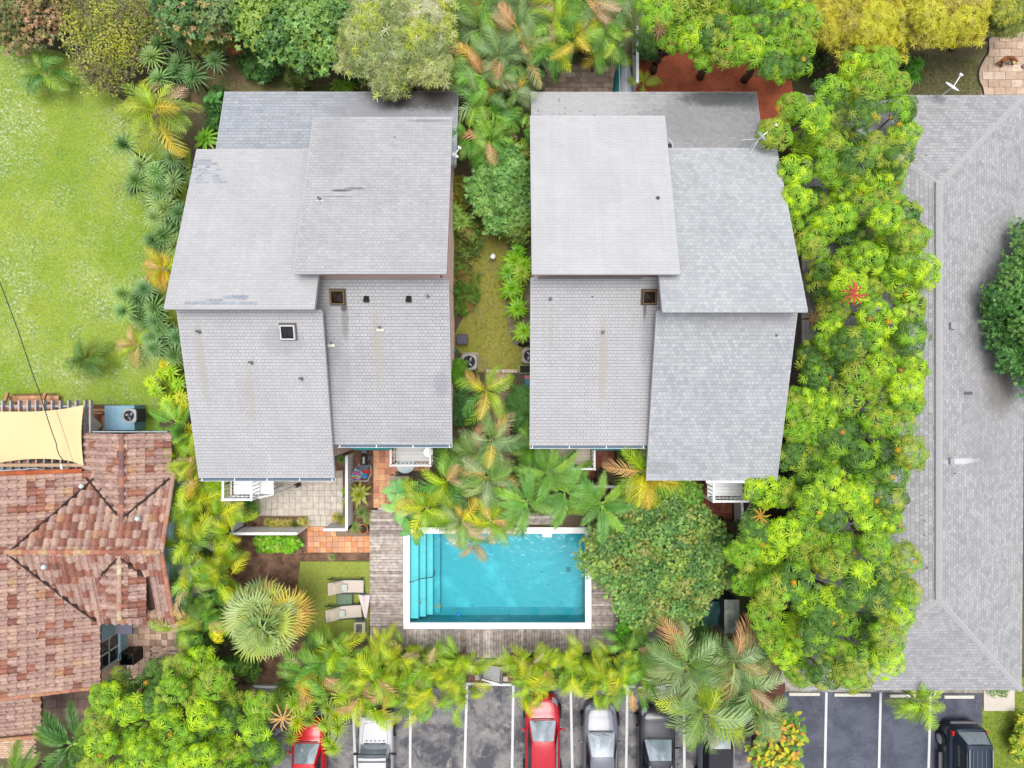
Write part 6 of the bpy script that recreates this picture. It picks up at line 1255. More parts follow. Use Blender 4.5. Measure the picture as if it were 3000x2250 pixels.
def frond_t(n, wd, ln, rise, droop, fwd, seed, fluffy=False, vee=.3, curl=0, tip=1.0):
    r_ = random.Random(seed); V, F, C = [], [], []
    def rach(t): return np.array((t*(1-.12*droop*t), curl*t*t, rise*t-droop*t*t))
    K = 7
    for k in range(K+1):
        t = k/K; p = rach(t); w_ = .018*(1-t)+.004
        for sd in (-1, 1): V.append((p[0], p[1]+sd*w_, p[2]+.01)); C.append((1.25, 1.2, .8))
    for k in range(K): F.append((2*k, 2*k+1, 2*k+3, 2*k+2))
    for k in range(n):
        t = .14+.86*k/(n-1); p = rach(t); q = rach(min(1, t+.02))-rach(t-.02); q /= np.linalg.norm(q); side = np.array((-q[1], q[0], 0)); side /= np.linalg.norm(side); up = np.cross(q, side)
        l0 = ln*(math.sin(PI*(.16+.80*t))**.75)*r_.uniform(.88, 1.1)
        for sd in (-1, 1):
            f = fwd+.35*t; ps = ([(0, 1)] if not fluffy else [(0, .9), (.9, .7), (-.7, .75)])
            for (el, lk) in ps:
                v = vee+el+r_.uniform(-.3, .3)
                if el < 0: v = el
                d = (q*math.sin(f)+(side*sd*math.cos(v)+up*math.sin(v))*math.cos(f)); l_ = l0*lk; i = len(V); wv = q*wd
                a_ = p; m_ = p+d*l_*.55-np.array((0, 0, .05*l_)); e_ = p+d*l_-np.array((0, 0, (.45 if not fluffy else .2)*l_))+q*l_*.1
                for P_, w2 in ((a_, .5), (m_, .5)):
                    V += [tuple(P_-wv*w2), tuple(P_+wv*w2)]; C += [(1, 1, 1)]*2
                V.append(tuple(e_)); C.append((1.12*tip, 1.1*tip, .9)); F += [(i, i+1, i+3, i+2), (i+2, i+3, i+4)]
    return T(V, F, C)
FRONDS = [frond_t(17, .036, .38, .55, .7, .55, 1), frond_t(16, .038, .40, .4, .65, .5, 2, curl=.3), frond_t(16, .036, .36, .7, 1.05, .6, 3, curl=-.28), frond_t(18, .034, .42, .3, .6, .45, 4, curl=.12), frond_t(15, .04, .36, .8, 1.1, .5, 5, curl=-.12)]
FRM = [t.mesh('frond', LEAF) for t in FRONDS]
FOX = [frond_t(26, .024, .27, .45, .7, .5, 8, True), frond_t(26, .024, .27, .35, .7, .5, 9, True, curl=.14)]; FOXM = [t.mesh('frond', LEAF) for t in FOX]
def fan_t(n, seed):
    r_ = random.Random(seed); V, F, C = [], [], []; V += [(0, -.012, 0), (0, .012, 0), (.55, .01, .08), (.55, -.01, .08)]; C += [(1.2, 1.15, .8)]*4; F.append((0, 1, 2, 3))
    for k in range(n):
        a = -2.0+4.0*k/(n-1); d = np.array((math.cos(a), math.sin(a), 0)); s = np.array((-d[1], d[0], 0)); b0 = np.array((.55, 0, .08)); l_ = .62*(1-.12*abs(a)/2)*r_.uniform(.92, 1.06); i = len(V); dr = r_.uniform(.2, .5)
        for t, w_ in ((.04, .02), (.5, .05), (.8, .022), (1, .002)):
            p = b0+d*l_*t+np.array((0, 0, .05*t-dr*.35*t**3))
            V += [tuple(p-s*w_/1.6), tuple(p+np.array((0, 0, .018*(1-t)))), tuple(p+s*w_/1.6)]; q = .9+.2*t; C += [(q*.95, q*.95, q*.95), (q*1.1, q*1.1, q*1.05), (q*.95, q*.95, q*.95)]
        for j in range(3): F += [(i+3*j, i+3*j+1, i+3*j+4, i+3*j+3), (i+3*j+1, i+3*j+2, i+3*j+5, i+3*j+4)]
    return T(V, F, C)
FANM = [fan_t(26, s).mesh('fan_leaf', LEAF) for s in (1, 2)]
LEAF2 = T([(0, 0, 0), (.45, -.26, .05), (1, 0, -.06), (.45, .26, .05)], [(0, 1, 2), (0, 2, 3)], [(.85,)*3, (1.0,)*3, (1.1,)*3, (1.0,)*3])
def sprig_t(n, seed, ln=.5, wd=.2, narrow=False):
    r_ = random.Random(seed); V, F, C = [], [], []
    for k in range(n): leaflet(V, F, C, (0, 0, 0), k*2.399, ln*r_.uniform(.7, 1.15), wd, r_.uniform(.2, .7), c0=.85, c1=1.1, rise=.35, segs=2)
    return T(V, F, C)
SPR = [sprig_t(5, 1, .6, .3), sprig_t(6, 2, .55, .28), sprig_t(4, 3, .7, .34)]; SPN = [sprig_t(7, 4, .8, .12), sprig_t(8, 5, .8, .1)]
def bigleaf_t(seed):
    V, F, C = [], [], []; n = 9; r_ = random.Random(seed)
    for k in range(n+1):
        t = k/n; w_ = .34*math.sin(PI*(.08+.9*t))**.7*(1 if k % 2 == 0 else .82); z = .25*t-.4*t*t
        V += [(t, -w_, z+.02), (t, 0, z-.03), (t, w_, z+.02)]; C += [(1.05,)*3, (1.2, 1.2, 1.0), (1.0,)*3]
    for k in range(n): F += [(3*k, 3*k+1, 3*k+4, 3*k+3), (3*k+1, 3*k+2, 3*k+5, 3*k+4)]
    return T(V, F, C)
BIGM = bigleaf_t(1).mesh('large_leaf', LEAF)
LIME = c(150, 190, 28); MIDG = c(110, 156, 32); OLV = c(128, 152, 48); DKG = c(70, 110, 40); YEL = c(208, 204, 30); ORA = c(232, 162, 24); GREYG = c(118, 146, 92)
FG = 1.42
def jitc(cc, a=.12): g = random.uniform(1-a, 1+a)*FG; return (min(.5, cc[0]*g*random.uniform(.92, 1.08)), min(.5, cc[1]*g), min(.85, cc[2]*g*random.uniform(.8, 1.2)))
def trunk(root, base, top, r0, r1, limbs=(), name='trunk', m=None, lean=0):
    mb = MB(); b_, t_ = Vector(base), Vector(top); P = [b_.lerp(t_, k/5)+Vector((random.uniform(-.06, .06), random.uniform(-.06, .06), 0))*(k not in (0, 5)) for k in range(6)]
    mb.tube(P, [r0+(r1-r0)*k/5 for k in range(6)], 8)
    for q in limbs:
        q = Vector(q); s = P[random.choice((3, 4, 5))]; mid = s.lerp(q, .5)+Vector((0, 0, -.15)); mb.tube([s, mid, q], [r1*.8, r1*.5, r1*.22], 5)
    mb.build(name, m or BARK, root, smooth=True)
# ---------------- umbrella trees ----------------
def lobes_in(poly, spacing, seed):
    r_ = random.Random(seed); xs = [p[0] for p in poly]; ys = [p[1] for p in poly]; o = []; tries = 0
    while tries < 6000:
        tries += 1; x, y = r_.uniform(min(xs), max(xs)), r_.uniform(min(ys), max(ys))
        if in_poly(x, y, poly) and all((x-a)**2+(y-b_)**2 > spacing**2 for a, b_ in o): o.append((x, y))
    return o
def umbrella_tree(label, centre, lobes, zr=(4.4, 6.4), palette=None, lr=.68, npl=24, group=None, size=.275, per=190):
    zc = sum(zr)/2; base = W(centre[0], centre[1], zc); base.z = 0
    root = empty('umbrella_tree', base, label=label, cat='tree', group=group); ends = []; RO = []
    for (lx, ly) in lobes:
        z = random.uniform(*zr); cpt = W(lx, ly, z); ends.append(cpt-Vector((0, 0, .5))); pal = random.choices(palette or [(LIME, MIDG), (MIDG, LIME), (MIDG, OLV), (OLV, MIDG), (DKG, OLV), (DKG, MIDG), (YEL, LIME)], weights=(3, 3.4, 2.6, 1.8, 2.2, 2.6, .1)[:len(palette or 'abcdefg')])[0]
        for k in range(npl):
            t = (k+.5)/npl; el = math.acos(1-1.05*t); az = k*2.399+lx; rr = lr*random.uniform(.7, 1.15)
            n_ = Vector((math.sin(el)*math.cos(az), math.sin(el)*math.sin(az), math.cos(el)))
            p = cpt+Vector((n_.x*rr, n_.y*rr, n_.z*rr*.75)); n2 = (n_*.9+Vector((0, 0, .75))+Vector([random.uniform(-.25, .25) for _ in range(3)])).normalized()
            cc = jitc(pal[0] if random.random() < .68 else pal[1]); 
            if random.random() < .012: cc = tuple(v*.7 for v in jitc(ORA)); RO.append((p+Vector((0, 0, .1)), n2, size*.5, cc)); continue
            RO.append((p, n2, size*random.uniform(.75, 1.2), cc))
    RO.sort(key=lambda q: -q[0].z)
    for (p, n2, s, cc) in RO[:per]:
        q_ = n2.to_track_quat('Z', 'Y').to_euler(); o = bpy.data.objects.new('leaf', random.choice(UMBM)); COL.objects.link(o); o.matrix_basis = Matrix.Translation(p) @ n2.to_track_quat('Z', 'Y').to_matrix().to_4x4() @ Matrix.Rotation(random.uniform(0, 6.28), 4, 'Z') @ Matrix.Diagonal((s, s, s, 1)); o.color = (*cc, 1); adopt(o, root)
    rest = RO[per:]
    # inner layer of older, lower leaves
    for (lx, ly) in lobes:
        for _ in range(6): p = W(lx+random.uniform(-30, 30), ly+random.uniform(-30, 30), random.uniform(zr[0]-1.6, zr[0]-.3)); rest.append((p, Vector((random.uniform(-.5, .5), random.uniform(-.5, .5), 1)), size*1.05, jitc(random.choice((DKG, MIDG, OLV)))))
    j = JM()
    for vi, t in enumerate(UML):
        sub = rest[vi::4]
        if sub: j.add(t, frames(np.array([tuple(q[1]) for q in sub]), rng.uniform(0, 6, len(sub)), np.array([q[2] for q in sub])), np.array([tuple(q[0]) for q in sub]), np.array([q[3] for q in sub]))
    j.build('crown', LEAF, root, kind='stuff'); trunk(root, base, (base.x, base.y, zr[0]-.9), .2, .13, random.sample(ends, min(len(ends), 14))); return root
ROW = [(2380, 290), (2480, 200), (2560, 140), (2640, 250), (2675, 330), (2665, 440), (2640, 500), (2650, 580), (2700, 690), (2712, 800), (2670, 850), (2690, 930), (2672, 1020), (2690, 1080), (2650, 1150), (2670, 1220), (2665, 1330), (2620, 1400), (2640, 1500), (2625, 1580), (2660, 1650), (2640, 1760), (2640, 1850), (2580, 1960), (2500, 1990), (2400, 1980), (2300, 1960), (2250, 1880), (2230, 1790), (2190, 1700), (2120, 1600), (2200, 1540), (2200, 1440), (2280, 1420), (2330, 1330), (2300, 1250), (2360, 1160), (2380, 1000), (2400, 900), (2380, 800), (2330, 700), (2260, 600), (2300, 500), (2270, 420), (2260, 340)]
LOB = lobes_in(ROW, 58, 3)
RC = [((2500, 210), 'umbrella tree at the upper tip of the long row, below the golden bamboo'), ((2370, 430), 'umbrella tree touching the satellite dish and porch roof corner'), ((2590, 400), 'umbrella tree overhanging the upper left corner of the long grey roof'), ((2420, 650), 'umbrella tree leaning over the mottled upper roof'), ((2610, 720), 'lime umbrella tree bulging farthest over the grey hip roof'), ((2480, 890), 'umbrella tree with a red spidery flower head'), ((2600, 1030), 'umbrella tree beside the small vent of the long grey roof'), ((2420, 1180), 'umbrella tree beside the lower mottled roof, halfway down the row'), ((2590, 1280), 'umbrella tree level with the white-streaked roof vent'), ((2400, 1440), 'umbrella tree next to the bright white balcony'), ((2560, 1560), 'umbrella tree bulging over the left slope near the hip end'), ((2230, 1600), 'pale lime umbrella tree reaching towards the round tree by the pool'), ((2420, 1740), 'umbrella tree above the small shed, in the lower part of the row'), ((2580, 1840), 'umbrella tree by the lower left hip of the long grey roof'), ((2350, 1900), 'umbrella tree at the bottom of the row above the white gravel')]
asg = {i: [] for i in range(len(RC))}
for (x, y) in LOB: asg[min(range(len(RC)), key=lambda i: (RC[i][0][0]-x)**2+(RC[i][0][1]-y)**2)].append((x, y))
for i, (cen, lab) in enumerate(RC):
    if asg[i]: umbrella_tree(lab, cen, asg[i], group='umbrella trees in the row between the houses')
umbrella_tree('small umbrella tree clump reaching over the mottled upper roof', (2235, 615), [(2228, 612), (2262, 640)], (5.0, 5.4), lr=.55, npl=12)
umbrella_tree('small umbrella tree clump over the edge of the lower mottled roof', (2300, 1190), [(2300, 1180), (2335, 1205)], (5.6, 6.0), [(OLV, LIME), (MIDG, OLV)], lr=.55, npl=14)
TOPP = [(1890, -10), (2040, -40), (2250, -40), (2370, -20), (2370, 120), (2330, 190), (2270, 210), (2190, 170), (2100, 170), (1990, 150), (1930, 90)]
TL = lobes_in(TOPP, 58, 5)
for cen, lab in (((1980, 60), 'umbrella tree at the top, left one above the red mulch'), ((2140, 80), 'umbrella tree at the top, middle one above the red mulch'), ((2290, 90), 'umbrella tree at the top, right one beside the golden bamboo')):
    sub = [q for q in TL if min(((1980, 60), (2140, 80), (2290, 90)), key=lambda k: (k[0]-q[0])**2+(k[1]-q[1])**2) == cen]
    umbrella_tree(lab, cen, sub, (3.6, 5.6), group='umbrella trees above the red mulch')
BLP = [(300, 2020), (380, 1990), (480, 1960), (540, 1920), (620, 1940), (700, 2000), (760, 2060), (800, 2130), (790, 2200), (800, 2290), (230, 2290), (260, 2180), (290, 2100)]
BL = lobes_in(BLP, 58, 8); BC = [((340, 2060), 'umbrella tree against the porch of the tiled house'), ((520, 2010), 'umbrella tree below the yard paving, bright yellow-green'), ((420, 2200), 'umbrella tree at the bottom edge below the tiled house'), ((640, 2080), 'umbrella tree under the silver fan palm'), ((700, 2210), 'umbrella tree at the bottom edge beside the bright red car'), ((560, 2240), 'umbrella tree at the bottom edge, middle of the lower left thicket')]
asg = {i: [] for i in range(len(BC))}
for (x, y) in BL: asg[min(range(len(BC)), key=lambda i: (BC[i][0][0]-x)**2+(BC[i][0][1]-y)**2)].append((x, y))
for i, (cen, lab) in enumerate(BC):
    if asg[i]: umbrella_tree(lab, cen, asg[i], (3.2, 5.0), group='umbrella trees in the lower left thicket')
umbrella_tree('little umbrella tree seedling crown beside the silver fan palm', (640, 1840), [(640, 1843)], (2.4, 2.5), [(LIME, YEL)], lr=.5, npl=12)
# red and bronze flower heads
def spider(px, py, z, n, ln, col, label):
    root = W(px, py, z); mb = MB()
    for k in range(n):
        a = 2*PI*k/n+random.uniform(-.2, .2); l_ = ln*random.uniform(.75, 1.1); mb.tube([root, root+Vector((math.cos(a)*l_*.5, math.sin(a)*l_*.5, .12)), root+Vector((math.cos(a+.15)*l_, math.sin(a+.15)*l_, .05))], [.02, .035, .012], 5)
    mb.tube([root-Vector((0, 0, .8)), root], .03, 5); mb.build('flower_head', mat('flower_'+str(px), col, .8, .25, 15), label=label, cat='flower head')
spider(2500, 862, 7.0, 11, .58, c(212, 84, 70), 'red spidery flower head in the umbrella tree row'); spider(828, 2105, 5.6, 11, .62, c(226, 178, 110), 'pale straw-coloured spidery flower head in the lower left thicket')
spider(2378, 930, 5.6, 10, .45, c(110, 84, 52), 'brown withered flower head near the mottled roof corner'); spider(1930, 95, 5.6, 10, .4, c(150, 116, 84), 'brown withered flower head at the top left of the red mulch')
spider(2225, 1510, 6.6, 8, .4, c(206, 160, 60), 'thin orange flower head by the white balcony')

# ---------------- palms ----------------
def palm(name, label, px, py, zc, n, ln, cols, meshes=None, spread=.25, el=(.0, 1.1), cat='palm', group=None, base=None, r=.09, fwd=None, tr=True, zj=.3, dead=0, cent=1):
    meshes = meshes or FRM; cp = W(px, py, zc); bs = Vector((cp.x, cp.y, 0)) if base is None else W(*base, 0)
    root = empty(name, bs, label=label, cat=cat, group=group)
    for k in range(n):
        az = k*2.399+px*.1+random.uniform(-.5, .5); sub_ = k % cent; t = k/max(1, n-1); e_ = el[0]+(el[1]-el[0])*t**1.2; s = ln*random.uniform(.82, 1.12)*(1-.2*t)
        cc = jitc(random.choice(cols), .24)
        if random.random() < dead: cc = jitc(random.choice((c(216, 176, 60), c(206, 160, 110), c(190, 166, 130))))
        p = cp+Vector((math.cos(az)*spread*random.random()*.5, math.sin(az)*spread*random.random()*.5, random.uniform(-zj, zj)-.25*(1-t)))
        if cent > 1: p += Vector((math.cos(sub_*2.1+px), math.sin(sub_*2.1+px), 0))*spread+Vector((0, 0, (sub_-1)*.3))
        o = bpy.data.objects.new('frond', random.choice(meshes)); COL.objects.link(o)
        o.matrix_basis = Matrix.Translation(p) @ Matrix.Rotation(az, 4, 'Z') @ Matrix.Rotation(-e_*.75, 4, 'Y') @ Matrix.Rotation(random.uniform(-.5, .5), 4, 'X') @ Matrix.Diagonal((s, s, s, 1)); o.color = (*cc, 1); adopt(o, root)
    if tr: trunk(root, bs, cp-Vector((0, 0, .15)), r, r*.7, m=mat('palm_trunk', c(176, 164, 136), .8, .25, 10))
    return root
YG = [c(160, 188, 26), c(148, 182, 34), c(188, 198, 34), c(128, 170, 40), c(172, 190, 50)]; GG = [c(104, 160, 56), c(126, 174, 64), c(90, 146, 56), c(146, 186, 70)]; DU = [c(130, 158, 96), c(112, 142, 84), c(150, 172, 116), c(120, 160, 80)]
G1 = 'areca palm clumps left of the patio'
for i, (x, y, z, n, l_, cl, lab) in enumerate([
 (560, 1370, 2.6, 20, 1.35, YG, 'areca palm at the upper end of the clump row, against the tiled house corner'), (650, 1430, 2.4, 18, 1.3, YG, 'areca palm beside the stair end of the long-handrail balcony'),
 (560, 1490, 2.6, 20, 1.4, YG, 'areca palm beside the right rake of the tiled roof'), (655, 1540, 2.3, 18, 1.25, YG, 'areca palm touching the left patio fence'),
 (560, 1600, 2.6, 20, 1.4, DU+YG, 'areca palm level with the main ridge of the tiled house'), (640, 1670, 2.4, 20, 1.35, YG, 'areca palm beside the brown mulch bed'),
 (560, 1720, 2.6, 18, 1.35, DU+GG, 'dusty areca palm between the tiled house and the silver fan palm'), (645, 1775, 2.2, 16, 1.2, GG, 'green areca palm just left of the silver fan palm'), (575, 1830, 2.4, 16, 1.3, GG+YG, 'areca palm beside the corner of the yard paving'), (600, 1935, 2.2, 18, 1.2, GG, 'areca palm below left of the silver fan palm')]):
    palm('areca_palm', lab, x, y, z, n+9, l_*.95, cl, group=G1, dead=.07, spread=.5, cent=4, el=(.1, 1.4))
for i, (x, y, z, n, l_, cl, lab) in enumerate([
 (510, 1265, 2.2, 10, 1.1, GG, 'small fan-shaped palm over the north-east corner of the tiled roof'), (545, 1305, 2.2, 9, 1.1, YG, 'yellowish palm spilling over the tiled gable'),
 (920, 1975, 2.4, 20, 1.35, GG, 'dark green areca palm at the left end of the lower hedge'), (990, 1910, 2.2, 18, 1.25, GG+YG, 'areca palm in the lower hedge below the cream box'), (1080, 1950, 2.4, 22, 1.35, YG, 'bright areca palm in the lower hedge below the deck corner'),
 (1070, 2050, 2.2, 18, 1.25, YG, 'yellowish areca palm over the white off-road car'), (1150, 1915, 2.0, 16, 1.1, YG, 'areca palm with orange fronds against the lower deck boards'), (1180, 2010, 2.3, 18, 1.25, YG, 'areca palm between the white car and the deck'),
 (1280, 1960, 2.3, 22, 1.2, YG, 'areca palm in the middle of the left hedge half'), (1250, 2040, 2.0, 12, 1.1, YG+DU, 'areca palm drooping over the empty bays'), (1355, 1950, 2.2, 18, 1.1, YG, 'areca palm just left of the ridged gate panel'),
 (1345, 2030, 1.9, 12, 1.0, YG, 'low areca palm over the empty bay left of the gate panel'),
 (1540, 1945, 2.2, 20, 1.15, YG, 'areca palm just right of the ridged gate panel'), (1560, 2010, 2.1, 18, 1.1, YG, 'areca palm over the nose of the red saloon'), (1630, 1960, 2.2, 18, 1.1, YG, 'areca palm in the hedge behind the red saloon'),
 (1700, 1950, 2.2, 18, 1.1, YG, 'areca palm in the hedge behind the silver car'), (1755, 2010, 2.1, 16, 1.1, YG, 'areca palm drooping over the nose of the silver car'), (1790, 1950, 2.2, 18, 1.1, YG, 'areca palm below the right end of the lower deck'),
 (1850, 1990, 2.2, 16, 1.15, YG+GG, 'areca palm over the nose of the black car'), (1850, 1900, 2.0, 14, 1.0, GG, 'dark areca palm at the lower right deck corner'), (1920, 1945, 2.1, 14, 1.1, GG, 'areca palm between the hedge and the dusty palms')]):
    palm('areca_palm', lab, x, y, z, n+9, l_*.94, cl, group='areca palms of the lower hedge', dead=.06, spread=.45, cent=4, el=(.1, 1.4))
for x, y, z, n, l_, cl, lab in [(2010, 1945, 4.2, 22, 2.0, DU, 'big dusty green palm, upper left of the three by the shed'), (2150, 1940, 4.0, 20, 1.9, DU+[c(150, 140, 90)], 'big dusty palm just below the small shed'), (2060, 2080, 4.0, 24, 2.0, DU+YG, 'big dusty palm spreading over the grey convertible'), (2210, 2080, 3.4, 14, 1.7, DU, 'big dusty palm, lower right of the group, beside the red soil strip'), (2190, 2000, 3.6, 14, 1.7, DU, 'big dusty palm at the corner of the white gravel')]:
    palm('feather_palm', lab, x, y, z, n, l_, cl, group='big dusty palms over the car park', dead=.08)
G2 = 'palms behind the two houses at the top'
for x, y, z, n, l_, cl, lab in [(1400, 40, 3.6, 18, 1.7, DU+GG, 'feather palm at the top edge, right of the silvery tree'), (1500, 40, 3.6, 18, 1.6, DU, 'feather palm at the top edge, above the thicket between the houses'), (1620, 30, 3.8, 18, 1.6, YG+GG, 'yellow-tinged feather palm at the top edge over the gap between the houses'), (1740, 50, 3.8, 18, 1.6, GG+DU, 'feather palm at the top edge, left of the upturned boats'), (1850, 40, 3.4, 12, 1.4, DU, 'feather palm at the top edge beside the mulch'),
 (1430, 150, 3.8, 16, 1.6, DU, 'dusty feather palm above the outer corner of the left porch'), (1520, 130, 3.8, 12, 1.4, DU+[c(196, 170, 120)], 'straw-tinted feather palm between the two porches'), (1650, 110, 3.8, 14, 1.4, YG+GG, 'bright feather palm over the north terrace'), (1765, 95, 3.6, 12, 1.35, GG+YG, 'feather palm hanging over the upturned boats'),
 (1400, 260, 3.4, 18, 1.6, DU+GG, 'feather palm at the outer corner of the left porch roof'), (1470, 250, 3.4, 12, 1.2, DU, 'feather palm in the gap beside the right porch roof'), (1425, 370, 3.2, 12, 1.3, GG, 'green feather palm between the house porches'), (1395, 420, 3.0, 12, 1.3, GG, 'dark green feather palm lowest in the gap between the porches'), (1500, 400, 2.2, 8, .9, GG, 'feather palm against the left wall of the right house')]:
    palm('feather_palm', lab, x, y, z, n+8, l_*.95, cl, group=G2, dead=.12, spread=.5, cent=2, el=(-.1, 1.3), zj=.5)
palm('feather_palm', 'leaning yellow-green palm on the lawn edge by the upper left roof corner', 455, 325, 3.4, 18, 1.75, [c(150, 180, 40), c(176, 190, 60), c(120, 150, 50)], base=(595, 440), dead=.1)
palm('feather_palm', 'short green palm on the lawn below the yellow shrub', 128, 215, 1.2, 14, 1.25, [c(96, 146, 70), c(110, 156, 70), c(130, 160, 60)])
palm('feather_palm', 'small bushy palm alone on the lawn above the pergola', 248, 1055, 1.1, 18, 1.1, [c(104, 140, 56), c(140, 160, 60), c(88, 126, 50)])
palm('feather_palm', 'golden palm half under the upper left roof edge', 480, 790, 2.0, 14, 1.2, [c(206, 190, 40), c(160, 180, 40), c(220, 160, 40)], dead=.2)
palm('feather_palm', 'small yellow palm low in the dracaena border', 400, 1010, 1.2, 9, 1.0, [c(170, 190, 40), c(190, 160, 90)], dead=.25)
palm('feather_palm', 'small bright palm between the striped bays of the dark car park and the roof', 2685, 2050, 2.6, 20, 1.3, [c(150, 186, 40), c(168, 196, 56), c(130, 170, 40)])
palm('feather_palm', 'young palm on the red mulch beside the fence', 1885, 245, .8, 7, .9, [c(170, 190, 60), c(150, 176, 56)])
for x, y, z, n, l_, cl, lab in [(1425, 1145, 4.4, 11, 1.5, YG+GG+[c(214, 170, 80)], 'palm with orange-tipped fronds just below the side yard'), (1440, 1290, 4.2, 12, 1.5, DU+[c(206, 176, 90)], 'pale palm crown between the two houses, level with the balconies'), (1395, 1330, 3.8, 12, 1.4, DU+[c(200, 180, 110)], 'palm with bleached fronds beside the greyish balcony'), (1430, 1400, 4.0, 16, 1.5, DU+[c(200, 170, 90)], 'palm over the stone path, above the pool'), (1310, 1410, 3.6, 16, 1.45, GG+YG, 'green palm right of the terracotta path'), (1250, 1490, 3.2, 14, 1.35, YG+[c(214, 160, 60)], 'palm with an orange frond over the upper left pool corner'), (1350, 1520, 3.2, 16, 1.4, YG+DU, 'palm over the upper coping of the pool'), (1440, 1530, 3.2, 14, 1.35, YG+[c(214, 190, 100)], 'palm drooping straw fronds over the coping, left of the foxtails'), (1380, 1590, 2.8, 6, 1.1, [c(90, 140, 60), c(200, 150, 40)], 'single low palm crown hanging over the pool water'), (1555, 1310, 3.0, 14, 1.3, GG, 'dark fan palm at the lower left corner of the right house'), (1885, 1385, 4.4, 16, 1.7, YG+[c(220, 180, 40)], 'big yellow palm crown touching the lower mottled roof corner')]:
    palm('feather_palm', lab, x, y, z, n, l_, cl, dead=.08, group='palms between the houses and the pool')
for x, y, lab in [(1545, 1470, 'foxtail palm over the upper coping, left one of the three'), (1655, 1440, 'foxtail palm in front of the beige balcony'), (1760, 1475, 'foxtail palm nearest the round tree'), (1605, 1385, 'foxtail palm against the left end of the beige balcony')]:
    palm('foxtail_palm', lab, x, y, 4.2, 15, 1.7, [c(126, 176, 84), c(108, 160, 72), c(150, 192, 84)], FOXM, group='foxtail palms above the pool', el=(-.1, .9))
palm('foxtail_palm', 'dark foxtail palm below the porch of the tiled house', 210, 2180, 3.4, 14, 1.9, [c(84, 130, 60), c(100, 150, 66), c(120, 160, 60)], FOXM, el=(-.1, .8)); palm('foxtail_palm', 'foxtail palm cut by the lower left image corner', 60, 2290, 3.0, 12, 1.9, [c(96, 140, 64), c(120, 160, 60)], FOXM, el=(-.1, .8)); palm('foxtail_palm', 'foxtail palm on the bottom edge below the dark one', 200, 2300, 3.0, 10, 1.7, [c(96, 146, 56), c(130, 170, 60)], FOXM)
# silver fan palm
fp = empty('fan_palm', (*W(782, 1812, 3.6).xy, 0), label='large round silver-green fan palm with orange-edged leaves beside the artificial lawn', cat='palm'); ctr = W(782, 1812, 3.2)
for k in range(64):
    t = (k+.5)/64; e_ = -.5+1.75*t+random.uniform(-.3, .3); az = k*2.399+random.uniform(-.4, .4); s = 1.7*random.uniform(.72, 1.12)*(1-.15*t); east = math.cos(az-.5)
    cc = jitc(random.choice((c(168, 186, 120), c(186, 196, 124), c(150, 176, 100), c(176, 190, 84))), .1)
    if k < 22 and east > .35: cc = jitc(random.choice((c(206, 180, 80), c(206, 160, 90), c(190, 186, 90))), .1)
    o = bpy.data.objects.new('fan_leaf', FANM[k % 2]); COL.objects.link(o); o.matrix_basis = Matrix.Translation(ctr) @ Matrix.Rotation(az, 4, 'Z') @ Matrix.Rotation(-e_, 4, 'Y') @ Matrix.Rotation(random.uniform(-.9, .9), 4, 'X') @ Matrix.Diagonal((s, s*1.05, s*1.8, 1)); o.color = (*cc, 1); adopt(o, fp)
trunk(fp, (ctr.x, ctr.y, 0), ctr, .2, .16, m=mat('palm_trunk', c(176, 164, 136), .8, .25, 10))
# ---------------- spiky dracaenas ----------------
DRC = [c(110, 150, 88), c(126, 164, 92), c(98, 136, 76), c(146, 174, 104)]
def heads(name, label, pts, z, s, cols, mesh, cat='shrub', group=None, stem=True):
    cx_, cy_ = sum(p[0] for p in pts)/len(pts), sum(p[1] for p in pts)/len(pts); b_ = W(cx_, cy_, z*.6); b_.z = 0
    root = empty(name, b_, label=label, cat=cat, group=group); mb = MB()
    for (x, y) in pts:
        zz = z*random.uniform(.85, 1.12); p = W(x, y, zz); sc_ = s*random.uniform(.85, 1.15)
        o = bpy.data.objects.new('leaf_rosette', mesh); COL.objects.link(o); o.matrix_basis = Matrix.Translation(p) @ Euler((random.uniform(-.25, .25), random.uniform(-.25, .25), random.uniform(0, 6))).to_matrix().to_4x4() @ Matrix.Diagonal((sc_, sc_, sc_, 1)); o.color = (*jitc(random.choice(cols), .12), 1); adopt(o, root)
        mb.tube([(b_*.45+Vector((p.x, p.y, 0))*.55), Vector((p.x*.75+b_.x*.25, p.y*.75+b_.y*.25, p.z*.5)), p], [.05, .04, .03], 6)
    if stem: mb.build('stem', BARK, root, smooth=True)
    return root
GD = 'spiky dracaenas along the left house'
for pts, lab in [([(467, 130), (535, 112), (630, 178)], 'spiky dracaena with grey-green heads at the top, below the yellow shrub'), ([(530, 185), (517, 213), (568, 222)], 'spiky dracaena with the largest grey-green heads near the porch roof corner'), ([(447, 168), (470, 232)], 'spiky dracaena half inside the bare twigs'),
 ([(365, 425), (413, 485)], 'two-headed dracaena leaning onto the lawn by the upper roof corner'), ([(455, 505), (505, 465), (490, 410)], 'dracaena against the upper left roof edge'), ([(400, 530), (395, 555), (510, 530)], 'dark dracaena clump beside the lawn'), ([(468, 555), (535, 515), (470, 590)], 'dracaena below the dark clump by the roof'), ([(452, 637), (485, 610), (525, 625)], 'dracaena with a big rosette level with the roof middle'), ([(448, 705), (480, 690), (478, 725), (515, 720)], 'dracaena above the golden palm'),
 ([(425, 848), (362, 862), (402, 878)], 'dracaena below the golden palm'), ([(452, 902), (363, 912)], 'pale dracaena by the widest roof corner'), ([(408, 930), (456, 940)], 'dracaena under the widest roof corner'), ([(470, 965), (443, 992)], 'dracaena beside the lower roof, feathery'), ([(450, 1020), (512, 1040), (520, 990)], 'lowest dark dracaena above the yellow crotons')]:
    heads('dracaena', lab, pts, random.uniform(1.6, 2.4), .8, DRC, SPIKEM, group=GD)
